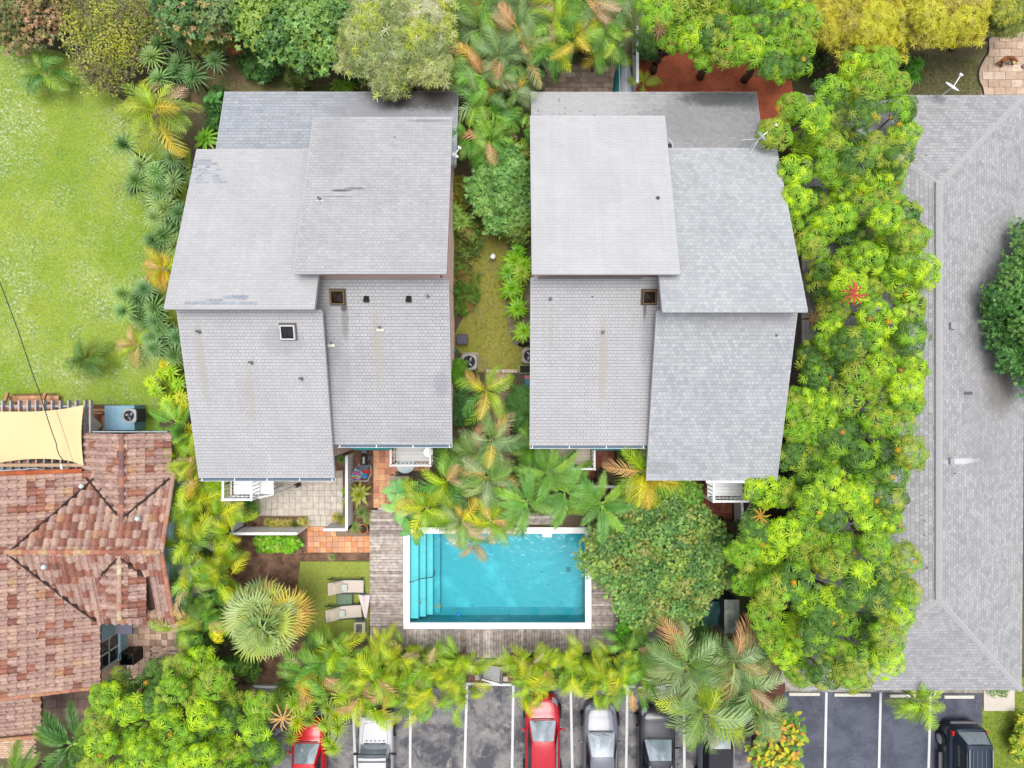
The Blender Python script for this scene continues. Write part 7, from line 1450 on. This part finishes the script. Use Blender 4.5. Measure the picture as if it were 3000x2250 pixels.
BRT = [c(140, 196, 30), c(120, 180, 36), c(170, 206, 60)]
for pts, lab in [([(1518, 735), (1535, 775), (1488, 795), (1508, 765), (1530, 800)], 'bright green strap-leaved plant, topmost against the right house'), ([(1500, 845)], 'bright green strap-leaved plant, second from the top by the right house'), ([(1515, 905)], 'bright plant with yellow-edged leaves by the right house'), ([(1535, 970)], 'bright green strap-leaved plant just above the black sack'), ([(1500, 430), (1530, 445)], 'small bright rosette among the shrubs in the gap'), ([(603, 405)], 'vivid green rosette beside the left porch roof'), ([(1330, 620), (1352, 650)], 'dark leafy rosette at the wall, upper part of the side yard')]:
    heads('strap_leaf_plant', lab, pts, 1.2, .85 if len(pts) == 1 else .7, BRT if 'dark' not in lab else GG, STRAPM, group='strap-leaved plants by the houses')
YC_ = [c(176, 206, 20), c(206, 210, 30), c(150, 190, 30), c(226, 196, 40)]
for pts, lab in [([(480, 1070), (470, 1095), (500, 1090)], 'topmost yellow-green croton of the border below the dracaenas'), ([(455, 1145), (520, 1125)], 'yellow-green croton with two heads at the lawn edge'), ([(440, 1120), (490, 1180)], 'yellow-green croton nearest the lawn'), ([(530, 1165), (540, 1195), (500, 1210)], 'golden croton against the lower left roof'), ([(530, 1230), (550, 1260), (525, 1285)], 'golden croton beside the tiled gable'), ([(545, 1320), (560, 1345)], 'golden croton above the dark tank')]:
    heads('croton', lab, pts, 1.4, .5, YC_, STRAPM, group='yellow crotons between the houses')
heads('bromeliad', 'big olive-green bromeliad outside the tall board fence', [(1052, 1448)], .8, .62, [c(150, 156, 50)], BROMM)
for k, (x, y) in enumerate(((1000, 1345), (1008, 1438), (730, 1470), (745, 1490), (1010, 1475), (1060, 1500), (1040, 1545), (972, 1632), (1075, 1525))):
    heads('spiky_garden_plant', ('spiky plant by the pink wall end', 'bushy little plant inside the board fence', 'dark spiky plant in the patio corner, upper one', 'dark spiky plant in the patio corner, beside the pots', 'small plant by the white pot', 'thin-leaved plant outside the board fence', 'thin-leaved plant at the foot of the board fence', 'small tuft plant on the mulch above the artificial lawn', 'wispy plant beside the big terracotta pot')[k], [(x, y)], .35, (.36, .3, .42, .42, .25, .45, .42, .28, .35)[k], GG if k < 4 else [c(130, 156, 80), c(150, 166, 90)], SPIKEM, stem=False)
for k, (pa, pb_) in enumerate((((785, 1532), (895, 1532)), ((985, 1515), (1020, 1530)))):
    heads('striped_border_plant', ('long row of yellow-striped strappy leaves along the lower patio fence', 'short clump of yellow-striped strappy leaves at the patio gateway')[k], [(pa[0]+(pb_[0]-pa[0])*t/7+random.uniform(-3, 3), pa[1]+(pb_[1]-pa[1])*t/7+random.uniform(-5, 5)) for t in range(8)][::1 if k == 0 else 2], .3, .34, [c(150, 150, 56), c(190, 180, 90), c(110, 130, 50)], SPIKEM, stem=False)
# large-leaved plants right of the path
def bigleaf(label, px, py, z, n, s, cols, g=None):
    wide = .2 if s > .4 else .55; p = W(px, py, z); root = empty('large_leaf_plant', (p.x, p.y, 0), label=label, cat='plant', group=g)
    for k in range(n):
        az = k*2.399; o = bpy.data.objects.new('large_leaf', BIGM); COL.objects.link(o); s2 = s*random.uniform(.8, 1.15); o.matrix_basis = Matrix.Translation(p+Vector((random.uniform(-wide, wide), random.uniform(-wide, wide), random.uniform(-.3, .2)))) @ Matrix.Rotation(az, 4, 'Z') @ Matrix.Rotation(-random.uniform(0, .7), 4, 'Y') @ Matrix.Diagonal((s2, s2*.9, s2, 1)); o.color = (*jitc(random.choice(cols)), 1); adopt(o, root)
    trunk(root, (p.x, p.y, 0), p, .08, .05)
BG = [c(110, 170, 90), c(96, 156, 80), c(130, 182, 96)]
bigleaf('large-leaved plant below the black rack', 1175, 1435, 2.2, 9, .75, BG); bigleaf('large-leaved plant over the deck corner with white-edged leaves', 1170, 1490, 2.2, 10, .8, [c(130, 184, 100), c(160, 196, 120)]); bigleaf('large-leaved plant dipping over the upper left pool coping', 1205, 1545, 2.0, 7, .7, BG); bigleaf('large-leaved plant beside the shaded paving at the top', 1560, 215, 1.6, 6, .6, BG); bigleaf('broad-leaved plant between the palms and the left wall of the left house', 620, 290, 1.2, 8, .45, [c(80, 140, 60)])
heads('fern', 'bright green fern clump on the shady lawn beside the umbrella trees', [(2655, 175), (2670, 205), (2650, 235), (2680, 225), (2690, 185)], .6, .55, [c(100, 170, 36), c(84, 150, 40)], STRAPM); 
heads('fern', 'dark fern and papyrus clump behind the left porch roof', [(1010, 150), (1035, 175), (985, 190), (1020, 215), (1050, 160), (1045, 220)], 1.0, .5, [c(84, 136, 64), c(70, 116, 60)], SPIKEM)
heads('iris', 'bright green blades against the left porch gutter', [(990, 250), (1020, 250)], .5, .5, [c(140, 186, 50)], STRAPM)
bigc = [c(180, 176, 30), c(190, 176, 40), c(140, 170, 30), c(200, 140, 50), c(100, 140, 40), c(84, 126, 40)]
for k, (x, y) in enumerate(((2250, 2110), (2310, 2130), (2230, 2200), (2300, 2210))):
    p = W(x, y, 1.7); bigleaf(('yellow and orange croton bush at the top of the red soil strip', 'lime and yellow croton bush beside the dark car park', 'yellow croton bush at the bottom edge beside the grey convertible', 'orange-flecked croton bush at the bottom edge beside the dark car park')[k], x, y, 1.7, 46, .32, bigc, 'croton bushes between the car parks'); bigleaf(('low croton shoot under the top bush', 'low croton shoot on the dark car park side', 'low croton shoot at the bottom left', 'low croton shoot at the bottom right')[k], x+14, y+20, 1.2, 40, .34, bigc, 'croton bushes between the car parks')
# ---------------- small-leaved trees and shrubs ----------------
def leafy(name, label, px, py, rx, ry, z0_, z1_, nl, cols, leaf=.13, tmpl=None, cat='tree', group=None, lob=.9, per=None, twigs=0, shape=None, trunk_r=.16, wts=None):
    "crown of many lobes covered with small leaves; rx, ry in photo pixels"
    tmpl = tmpl or SPR; zc = z1_-.5; cp = W(px, py, zc); k = (CAMH-zc)/FPX; root = empty(name, (cp.x, cp.y, 0), label=label, cat=cat, group=group)
    poly = shape or [(px+rx*math.cos(a)*random.uniform(.8, 1.14), py+ry*math.sin(a)*random.uniform(.8, 1.14)) for a in [i*PI/9 for i in range(18)]]
    lr_px = lob/k; inner = [(px+(x-px)*max(.3, 1-lr_px*.75/max(rx, ry)), py+(y-py)*max(.3, 1-lr_px*.75/max(rx, ry))) for x, y in poly]
    L0 = lobes_in(inner, lr_px*.78, int(px+py)) or [(px, py)]
    n_each = max(8, nl//len(L0)); P, NN, CC, SS = [], [], [], []
    for (x, y) in L0:
        d = math.hypot((x-px)/rx, (y-py)/ry); zt_ = z1_-(z1_-z0_)*.7*d*d-random.uniform(0, .9); cpt = W(x, y, zt_-lob*.5); lc = random.choices(cols, wts)[0]
        for i in range(n_each):
            n_ = rng.normal(size=3); n_ /= np.linalg.norm(n_); n_[2] = abs(n_[2])*.9-.12; rr = lob*rng.uniform(.6, 1.1); P.append(np.array(cpt)+n_*np.array((rr, rr, rr))); NN.append(n_*.8+np.array((0, 0, .7))+rng.normal(0, .35, 3)); CC.append(jitc(lc if random.random() < .72 else random.choice(cols), .2)); SS.append(leaf*random.uniform(.6, 1.25))
    # sparse inner leaves give depth below
    m = len(P)//5
    for i in range(m):
        x, y = random.choice(L0); q = W(x+random.uniform(-lr_px, lr_px), y+random.uniform(-lr_px, lr_px), random.uniform(z0_-.3, (z0_+z1_)/2)); P.append(np.array(q)); NN.append(np.array((random.uniform(-.4, .4), random.uniform(-.4, .4), 1))); CC.append(jitc(random.choice(cols), .2)); SS.append(leaf*1.2)
    P, NN, CC, SS = map(np.array, (P, NN, CC, SS)); j = JM()
    for vi, t in enumerate(tmpl): s_ = slice(vi, None, len(tmpl)); j.add(t, frames(NN[s_], rng.uniform(0, 6, len(P[s_])), SS[s_]), P[s_], CC[s_])
    j.build('crown' if cat == 'tree' else 'foliage', LEAF, root)
    ends = [W(x, y, z0_+.3) for x, y in random.sample(L0, min(10, len(L0)))]; trunk(root, (cp.x, cp.y, 0), (cp.x, cp.y, max(.3, z0_)), trunk_r, trunk_r*.6, ends, 'trunk' if cat == 'tree' else 'stem')
    if twigs:
        tw = MB()
        for i in range(twigs):
            x, y = random.choice(L0); a = W(x, y, z0_+.2); b_ = W(x+random.uniform(-45, 45), y+random.uniform(-45, 45), z1_-random.uniform(0, .5)); tw.tube([a, a.lerp(b_, .5)+Vector((random.uniform(-.1, .1), random.uniform(-.1, .1), .1)), b_], [.02, .012, .005], 4)
        tw.build('twigs', mat('twig_grey', c(170, 150, 136), .9, .2, 10), root, kind='stuff')
    return root
leafy('round_tree', 'big round small-leaved tree covering the right end of the pool', 1930, 1640, 225, 205, 2.6, 4.6, 15000, [c(116, 162, 80), c(132, 176, 84), c(98, 144, 68), c(92, 136, 68), c(150, 180, 74), c(160, 166, 84)], .15, lob=.5)
leafy('leafy_shrub', 'bright upright shrub below the lower mottled roof', 1980, 1460, 75, 60, 2.2, 3.4, 2600, [c(120, 172, 66), c(150, 190, 60), c(104, 156, 60)], .14, cat='shrub', lob=.5)
leafy('leafy_shrub', 'bright green hedge bush at the lower right corner of the deck', 1845, 1850, 42, 60, 1.0, 2.0, 2200, [c(90, 160, 30), c(110, 176, 40)], .12, cat='shrub', lob=.4)
leafy('silvery_tree', 'pale silvery-leaved tree overhanging the left porch roof', 1160, 110, 180, 165, 3.2, 5.6, 8000, [c(164, 176, 106), c(186, 196, 120), c(140, 156, 90), c(184, 200, 70), c(210, 214, 160)], .3, SPN, lob=.8, twigs=40)
leafy('broadleaf_tree', 'dark green broad-leaved tree at the top, beside the silvery tree', 880, 40, 195, 165, 3.0, 5.0, 4600, [c(100, 146, 66), c(80, 122, 54), c(124, 164, 76), c(140, 170, 70)], .28, lob=.8)
leafy('broadleaf_tree', 'dark broad-leaved tree at the top edge right of the yellow shrub', 600, 20, 165, 110, 2.8, 4.6, 3200, [c(90, 130, 66), c(116, 140, 80), c(70, 104, 56), c(170, 150, 90)], .28, lob=.7)
leafy('yellow_shrub', 'sprawling yellow-flecked shrub with bare twigs at the upper left', 300, 110, 175, 150, 1.6, 3.4, 8500, [c(190, 196, 50), c(150, 164, 66), c(140, 148, 84), c(196, 200, 90), c(120, 136, 64)], .09, cat='shrub', lob=.55, twigs=420, shape=[(150, -40), (460, -40), (560, 60), (480, 130), (420, 200), (350, 290), (270, 280), (210, 190), (170, 100)])
leafy('yellow_shrub', 'olive shrub with yellow tips beside the dracaena heads', 600, 100, 90, 60, 1.4, 2.8, 2600, [c(170, 180, 80), c(130, 150, 70), c(200, 200, 90)], .14, cat='shrub', lob=.5)
leafy('copper_leaf_bush', 'bush with dark and salmon-coloured leaves in the upper left corner', 70, 30, 150, 120, 1.6, 3.0, 2600, [c(110, 120, 66), c(84, 96, 56), c(160, 130, 90), c(150, 140, 80), c(120, 130, 70), c(176, 140, 100)], .2, cat='shrub', lob=.6)
leafy('golden_bamboo', 'golden-yellow feathery bamboo at the top, right of the umbrella trees', 2510, 50, 140, 120, 2.6, 4.8, 9000, [c(216, 206, 50), c(196, 186, 50), c(226, 216, 50), c(170, 160, 60)], .24, SPN, lob=.7, shape=[(2375, -60), (2690, -60), (2680, 100), (2640, 200), (2560, 130), (2490, 175), (2400, 120)])
leafy('golden_bamboo', 'golden-yellow feathery bamboo hanging over the shady lawn', 2760, 20, 150, 110, 2.6, 4.8, 9000, [c(220, 206, 60), c(200, 190, 46), c(232, 212, 50), c(180, 166, 70)], .24, SPN, lob=.7, shape=[(2630, -60), (2900, -60), (2880, 60), (2870, 110), (2760, 140), (2640, 120)])
leafy('golden_bamboo', 'olive feathery tree in the upper right corner over the terrace', 2950, 20, 100, 90, 2.6, 4.2, 5200, [c(120, 140, 60), c(140, 150, 66), c(96, 120, 50), c(176, 180, 60)], .2, SPN, lob=.6)
leafy('dark_tree', 'dark green dense tree growing over the right edge of the long grey roof', 3065, 890, 190, 250, 4.0, 6.6, 13000, [c(64, 116, 44), c(84, 140, 56), c(110, 156, 70), c(52, 96, 44)], .17, SPN+SPR, lob=.75, shape=[(3005, 650), (2985, 720), (2935, 790), (2905, 850), (2880, 920), (2905, 990), (2935, 1040), (2955, 1110), (3000, 1150), (3200, 1160), (3220, 650)])
leafy('leafy_shrub', 'pale green shrub between the houses, above the globe lamp', 1470, 555, 90, 125, 1.6, 3.6, 5200, [c(130, 180, 90), c(112, 164, 80), c(150, 196, 100)], .2, cat='shrub', lob=.6)
leafy('leafy_shrub', 'olive-green shrub against the upper left wall of the right house', 1515, 620, 50, 80, 1.6, 3.0, 2000, [c(120, 150, 60), c(140, 170, 70)], .16, cat='shrub', lob=.5)
leafy('leafy_shrub', 'dense bright green bush beside the three-bladed air conditioner', 1338, 1090, 34, 44, .8, 1.8, 1700, [c(110, 170, 30), c(90, 150, 30)], .12, SPN, cat='shrub', lob=.35)
leafy('leafy_shrub', 'dark bush below the bright one at the right wall of the left house', 1345, 1190, 30, 60, .6, 1.6, 1200, [c(70, 120, 60), c(84, 134, 66)], .16, cat='shrub', lob=.35)
leafy('leafy_shrub', 'leafy bush at the left wall of the right house, below the teal tub', 1530, 1200, 40, 70, .8, 1.9, 1500, [c(90, 146, 66), c(110, 164, 76)], .2, SPN, cat='shrub', lob=.4)
leafy('leafy_shrub', 'dark bush in the corner between the lower roofs of the right house', 1860, 1350, 45, 45, .9, 1.9, 1500, [c(64, 110, 40), c(80, 130, 50)], .14, cat='shrub', lob=.4)
for k, (x, y, rx_, ry_) in enumerate(((790, 1590, 50, 26), (840, 1592, 42, 26))): leafy('leafy_shrub', ('low bright green shrub below the patio fence, left one', 'low bright green shrub below the patio fence, right one')[k], x, y, rx_, ry_, .3, .7, 900, [c(130, 196, 24), c(110, 176, 30), c(160, 210, 60)], .17, cat='shrub', lob=.22, trunk_r=.04)
leafy('leafy_shrub', 'half-round clipped bush on the concrete slab at the end of the long house', 2925, 2014, 38, 30, .2, .6, 700, [c(110, 160, 40), c(90, 140, 40)], .08, cat='shrub', lob=.2, trunk_r=.04)
for k, (x, y, rx_, ry_, cl, lab) in enumerate(((770, 185, 70, 50, [c(90, 140, 60), c(70, 116, 50)], 'low green ground bush behind the left porch roof, left part'), (880, 215, 55, 40, [c(120, 140, 60), c(100, 120, 50)], 'thin olive ground bush behind the left porch roof'), (940, 90, 26, 36, [c(220, 226, 30), c(200, 214, 40)], 'small lime-yellow shrub beside the silvery tree'), (695, 128, 22, 22, [c(226, 130, 80), c(210, 120, 70)], 'small orange-leaved plant below the dark trees'), (1362, 700, 40, 100, [c(110, 140, 50), c(130, 150, 60), c(90, 124, 46), c(156, 140, 70)], 'mixed green and rusty bush along the wall of the side yard, upper part'), (1360, 850, 38, 80, [c(96, 146, 40), c(120, 160, 50), c(100, 130, 50), c(164, 134, 70)], 'green and orange bush along the wall of the side yard, lower part'), (1345, 580, 26, 70, [c(150, 150, 40), c(130, 140, 50)], 'yellowish bush at the wall beside the highest roof'), (1900, 125, 50, 50, [c(96, 146, 66), c(80, 124, 60)], 'dark bush at the top left corner of the red mulch'), (2330, 1880, 60, 60, [c(60, 100, 50), c(76, 120, 60)], 'dark undergrowth beside the shed'), (2230, 1850, 40, 60, [c(60, 110, 70), c(50, 96, 56)], 'dark bluish bush right of the shed'), (2210, 1560, 60, 50, [c(76, 120, 60), c(96, 140, 70)], 'dark bush below the bright white balcony'), (2350, 1300, 40, 120, [c(56, 96, 44), c(70, 116, 50)], 'dark undergrowth beside the right wall of the right house'), (2400, 870, 50, 60, [c(60, 104, 50), c(76, 120, 56)], 'dark undergrowth at the widest roof corner of the right house'), (2040, 1860, 60, 30, [c(76, 120, 50), c(96, 130, 60)], 'low growth at the edge of the gravel'), (640, 340, 30, 90, [c(60, 110, 50), c(80, 130, 50)], 'dark low bush beside the left porch wall'), (700, 1960, 60, 30, [c(80, 130, 50), c(110, 150, 50)], 'undergrowth below the silver fan palm'), (880, 2040, 90, 60, [c(130, 170, 50), c(110, 156, 50), c(150, 184, 60)], 'fine-leaved spiky bush above the bright red car'), (1670, 1400, 60, 16, [c(60, 70, 40), c(84, 90, 50), c(130, 110, 90)], 'dark leaf border below the beige balcony'), (1790, 1400, 40, 20, [c(56, 66, 40), c(90, 84, 56)], 'dark leaf border right of the beige balcony'), (3000, 2160, 30, 70, [c(150, 180, 40), c(190, 190, 50)], 'yellow plant cut by the right image edge on the corner lawn'))):
    leafy('garden_bush', lab, x, y, rx_, ry_, .4, 1.3 if rx_ < 45 else 1.8, 1100 if rx_ < 60 else 1800, cl, .17, SPN if k in (16, 5) else None, cat='shrub', lob=.35, trunk_r=.05)
BPT = [(900, 2075), (860, 2060), (935, 2040), (960, 2075), (905, 2110), (950, 2120), (985, 2100), (870, 2115), (1000, 2040), (1020, 2080), (960, 2170), (975, 2190), (930, 2010), (990, 2130), (850, 2160), (820, 2050)]
for k in range(0, 16, 4): heads('fine_leaved_dracaena', ('lime dracaena heads at the upper left of the bright red car', 'lime dracaena heads right above the bright red car', 'lime dracaena heads between the bright red car and the white off-road car', 'green dracaena heads beside the bright red car')[k//4], BPT[k:k+4], 2.6, .6, [c(160, 190, 50), c(130, 170, 60), c(180, 200, 40)], SPIKEM, group='dracaenas above the bright red car')

for x, y, rx_, ry_, lab in ((500, 500, 30, 60, 'low green fill between the dracaenas by the upper roof edge'), (505, 640, 26, 60, 'low green fill between the dracaenas by the middle of the roof'), (430, 900, 50, 60, 'low green fill between the dracaenas at the widest roof corner'), (480, 1000, 40, 50, 'low green fill between the lowest dracaenas'), (510, 1130, 36, 70, 'low lime fill between the crotons'), (540, 1400, 60, 60, 'dark low fill under the areca palms by the tiled house'), (600, 1600, 90, 120, 'dark low fill under the areca palms left of the mulch'), (600, 1850, 70, 90, 'dark low fill under the areca palms by the yard paving')):
    leafy('garden_bush', lab, x, y, rx_, ry_, .2, .9, 1000 if rx_ < 60 else 2200, [c(96, 136, 60), c(120, 150, 66), c(80, 120, 50)] if 'lime' not in lab else [c(150, 180, 40), c(170, 190, 50)], .17, SPN, cat='shrub', lob=.35, trunk_r=.04)

for x, y, rx_, ry_, lab in ((470, 60, 60, 60, 'olive filler bush at the top between the yellow shrub and the dark trees'), (740, 120, 60, 50, 'dark filler bush under the broad-leaved trees at the top'), (1040, 180, 60, 60, 'shaded filler bush under the silvery tree'), (1330, 60, 50, 90, 'green filler bush at the top right of the silvery tree'), (1480, 200, 60, 90, 'dark filler bush under the palms between the porches'), (1590, 100, 90, 80, 'dark filler bush under the palms at the top'), (1720, 60, 90, 80, 'green filler bush under the palms left of the boats'), (1420, 330, 60, 60, 'dark filler bush at the outer corner of the left porch'), (2380, 150, 50, 60, 'dark filler bush in the gap right of the red mulch'), (1400, 1330, 70, 80, 'green filler bush under the palms between the houses'), (1320, 1480, 90, 60, 'green filler bush under the palms above the pool'), (1560, 1440, 80, 60, 'dark filler bush under the foxtail palms'), (1240, 1960, 160, 50, 'low green filler under the left half of the hedge palms'), (1700, 1970, 180, 40, 'low green filler under the right half of the hedge palms'), (2080, 1980, 90, 60, 'dark filler under the big dusty palms')):
    leafy('garden_bush', lab, x, y, rx_, ry_, .3, 1.5, 1500 if rx_ < 80 else 2600, [c(84, 124, 50), c(104, 140, 56), c(70, 108, 44), c(130, 150, 66)], .17, SPN if (int(x)//10) % 2 else SPR, cat='shrub', lob=.4, trunk_r=.05)
# pale dry fronds and leaves shed on the roofs
FFR = T([(0, -.02, 0), (0, .02, 0), (.4, .05, .02), (.4, .01, .02), (.8, .0, .01), (.8, -.03, .01), (1, -.1, 0)], [(0, 3, 2, 1), (3, 5, 4, 2), (5, 6, 4)], [(1,)*3]*7).mesh('dry_leaf_strip', LEAF)
for k in range(22):
    px, py = random.choice(((60, 1870), (130, 1990), (160, 1760), (60, 2080), (110, 1820), (90, 1640), (240, 1560), (360, 1440), (470, 1410), (450, 1500), (210, 1590), (330, 1640), (30, 1440), (180, 1900))); px += random.uniform(-30, 30); py += random.uniform(-30, 30)
    p = W(px, py, 3.6); z = max([f(p.x, p.y) for f in (zN, zS)] if -18.1 < p.x else [zE(p.x, p.y)]); z = min(z, 4.3)
    if -18.1 < p.x and py > 1617: z = zS(p.x, p.y)
    if -18.1 < p.x and py <= 1617: z = zN(p.x, p.y)
    place('dry_leaf_strip', FFR, (p.x, p.y, z+.17), (0, 0, random.uniform(0, 6)), random.uniform(.25, .55), random.choice((c(236, 200, 176), c(226, 180, 150), c(240, 214, 196))), label='pale dry leaf strip shed on the terracotta tile roof', cat='leaf', group='dry leaf strips on the tile roof')
zPO2 = lambda y: 2.9+(4.05-2.9)*(12.87-y)/(12.87-9.3)
for (x, y) in ((1637, 292), (1640, 297), (1656, 318), (1640, 335), (1576, 325), (1700, 326), (1741, 338), (1655, 333)):
    p = on_roof(x, y, zPO2); place('fallen_leaf', LM, p+Vector((0, 0, .01)), (0, 0, random.uniform(0, 6)), .1, c(70, 62, 56), label='dark crumb of leaf litter on the right porch roof', cat='leaf', group='litter on the right porch roof')

for k in range(34):
    y = random.uniform(420, 1900); x = random.uniform(2715, 2800) if k % 2 else random.uniform(2700, 2740); p = W(x, y, 4.7); z = 5.0-(abs(p.x-17.55)/4.8)*2.0+.02
    p = W(x, y, z); place('fallen_leaf', LM, p, (0, 0, random.uniform(0, 6)), random.uniform(.08, .16), random.choice((c(190, 170, 60), c(140, 120, 60), c(110, 100, 80), c(160, 160, 70))), label='small leaf shed onto the long grey roof beside the umbrella trees', cat='leaf', group='leaves shed on the long grey roof')
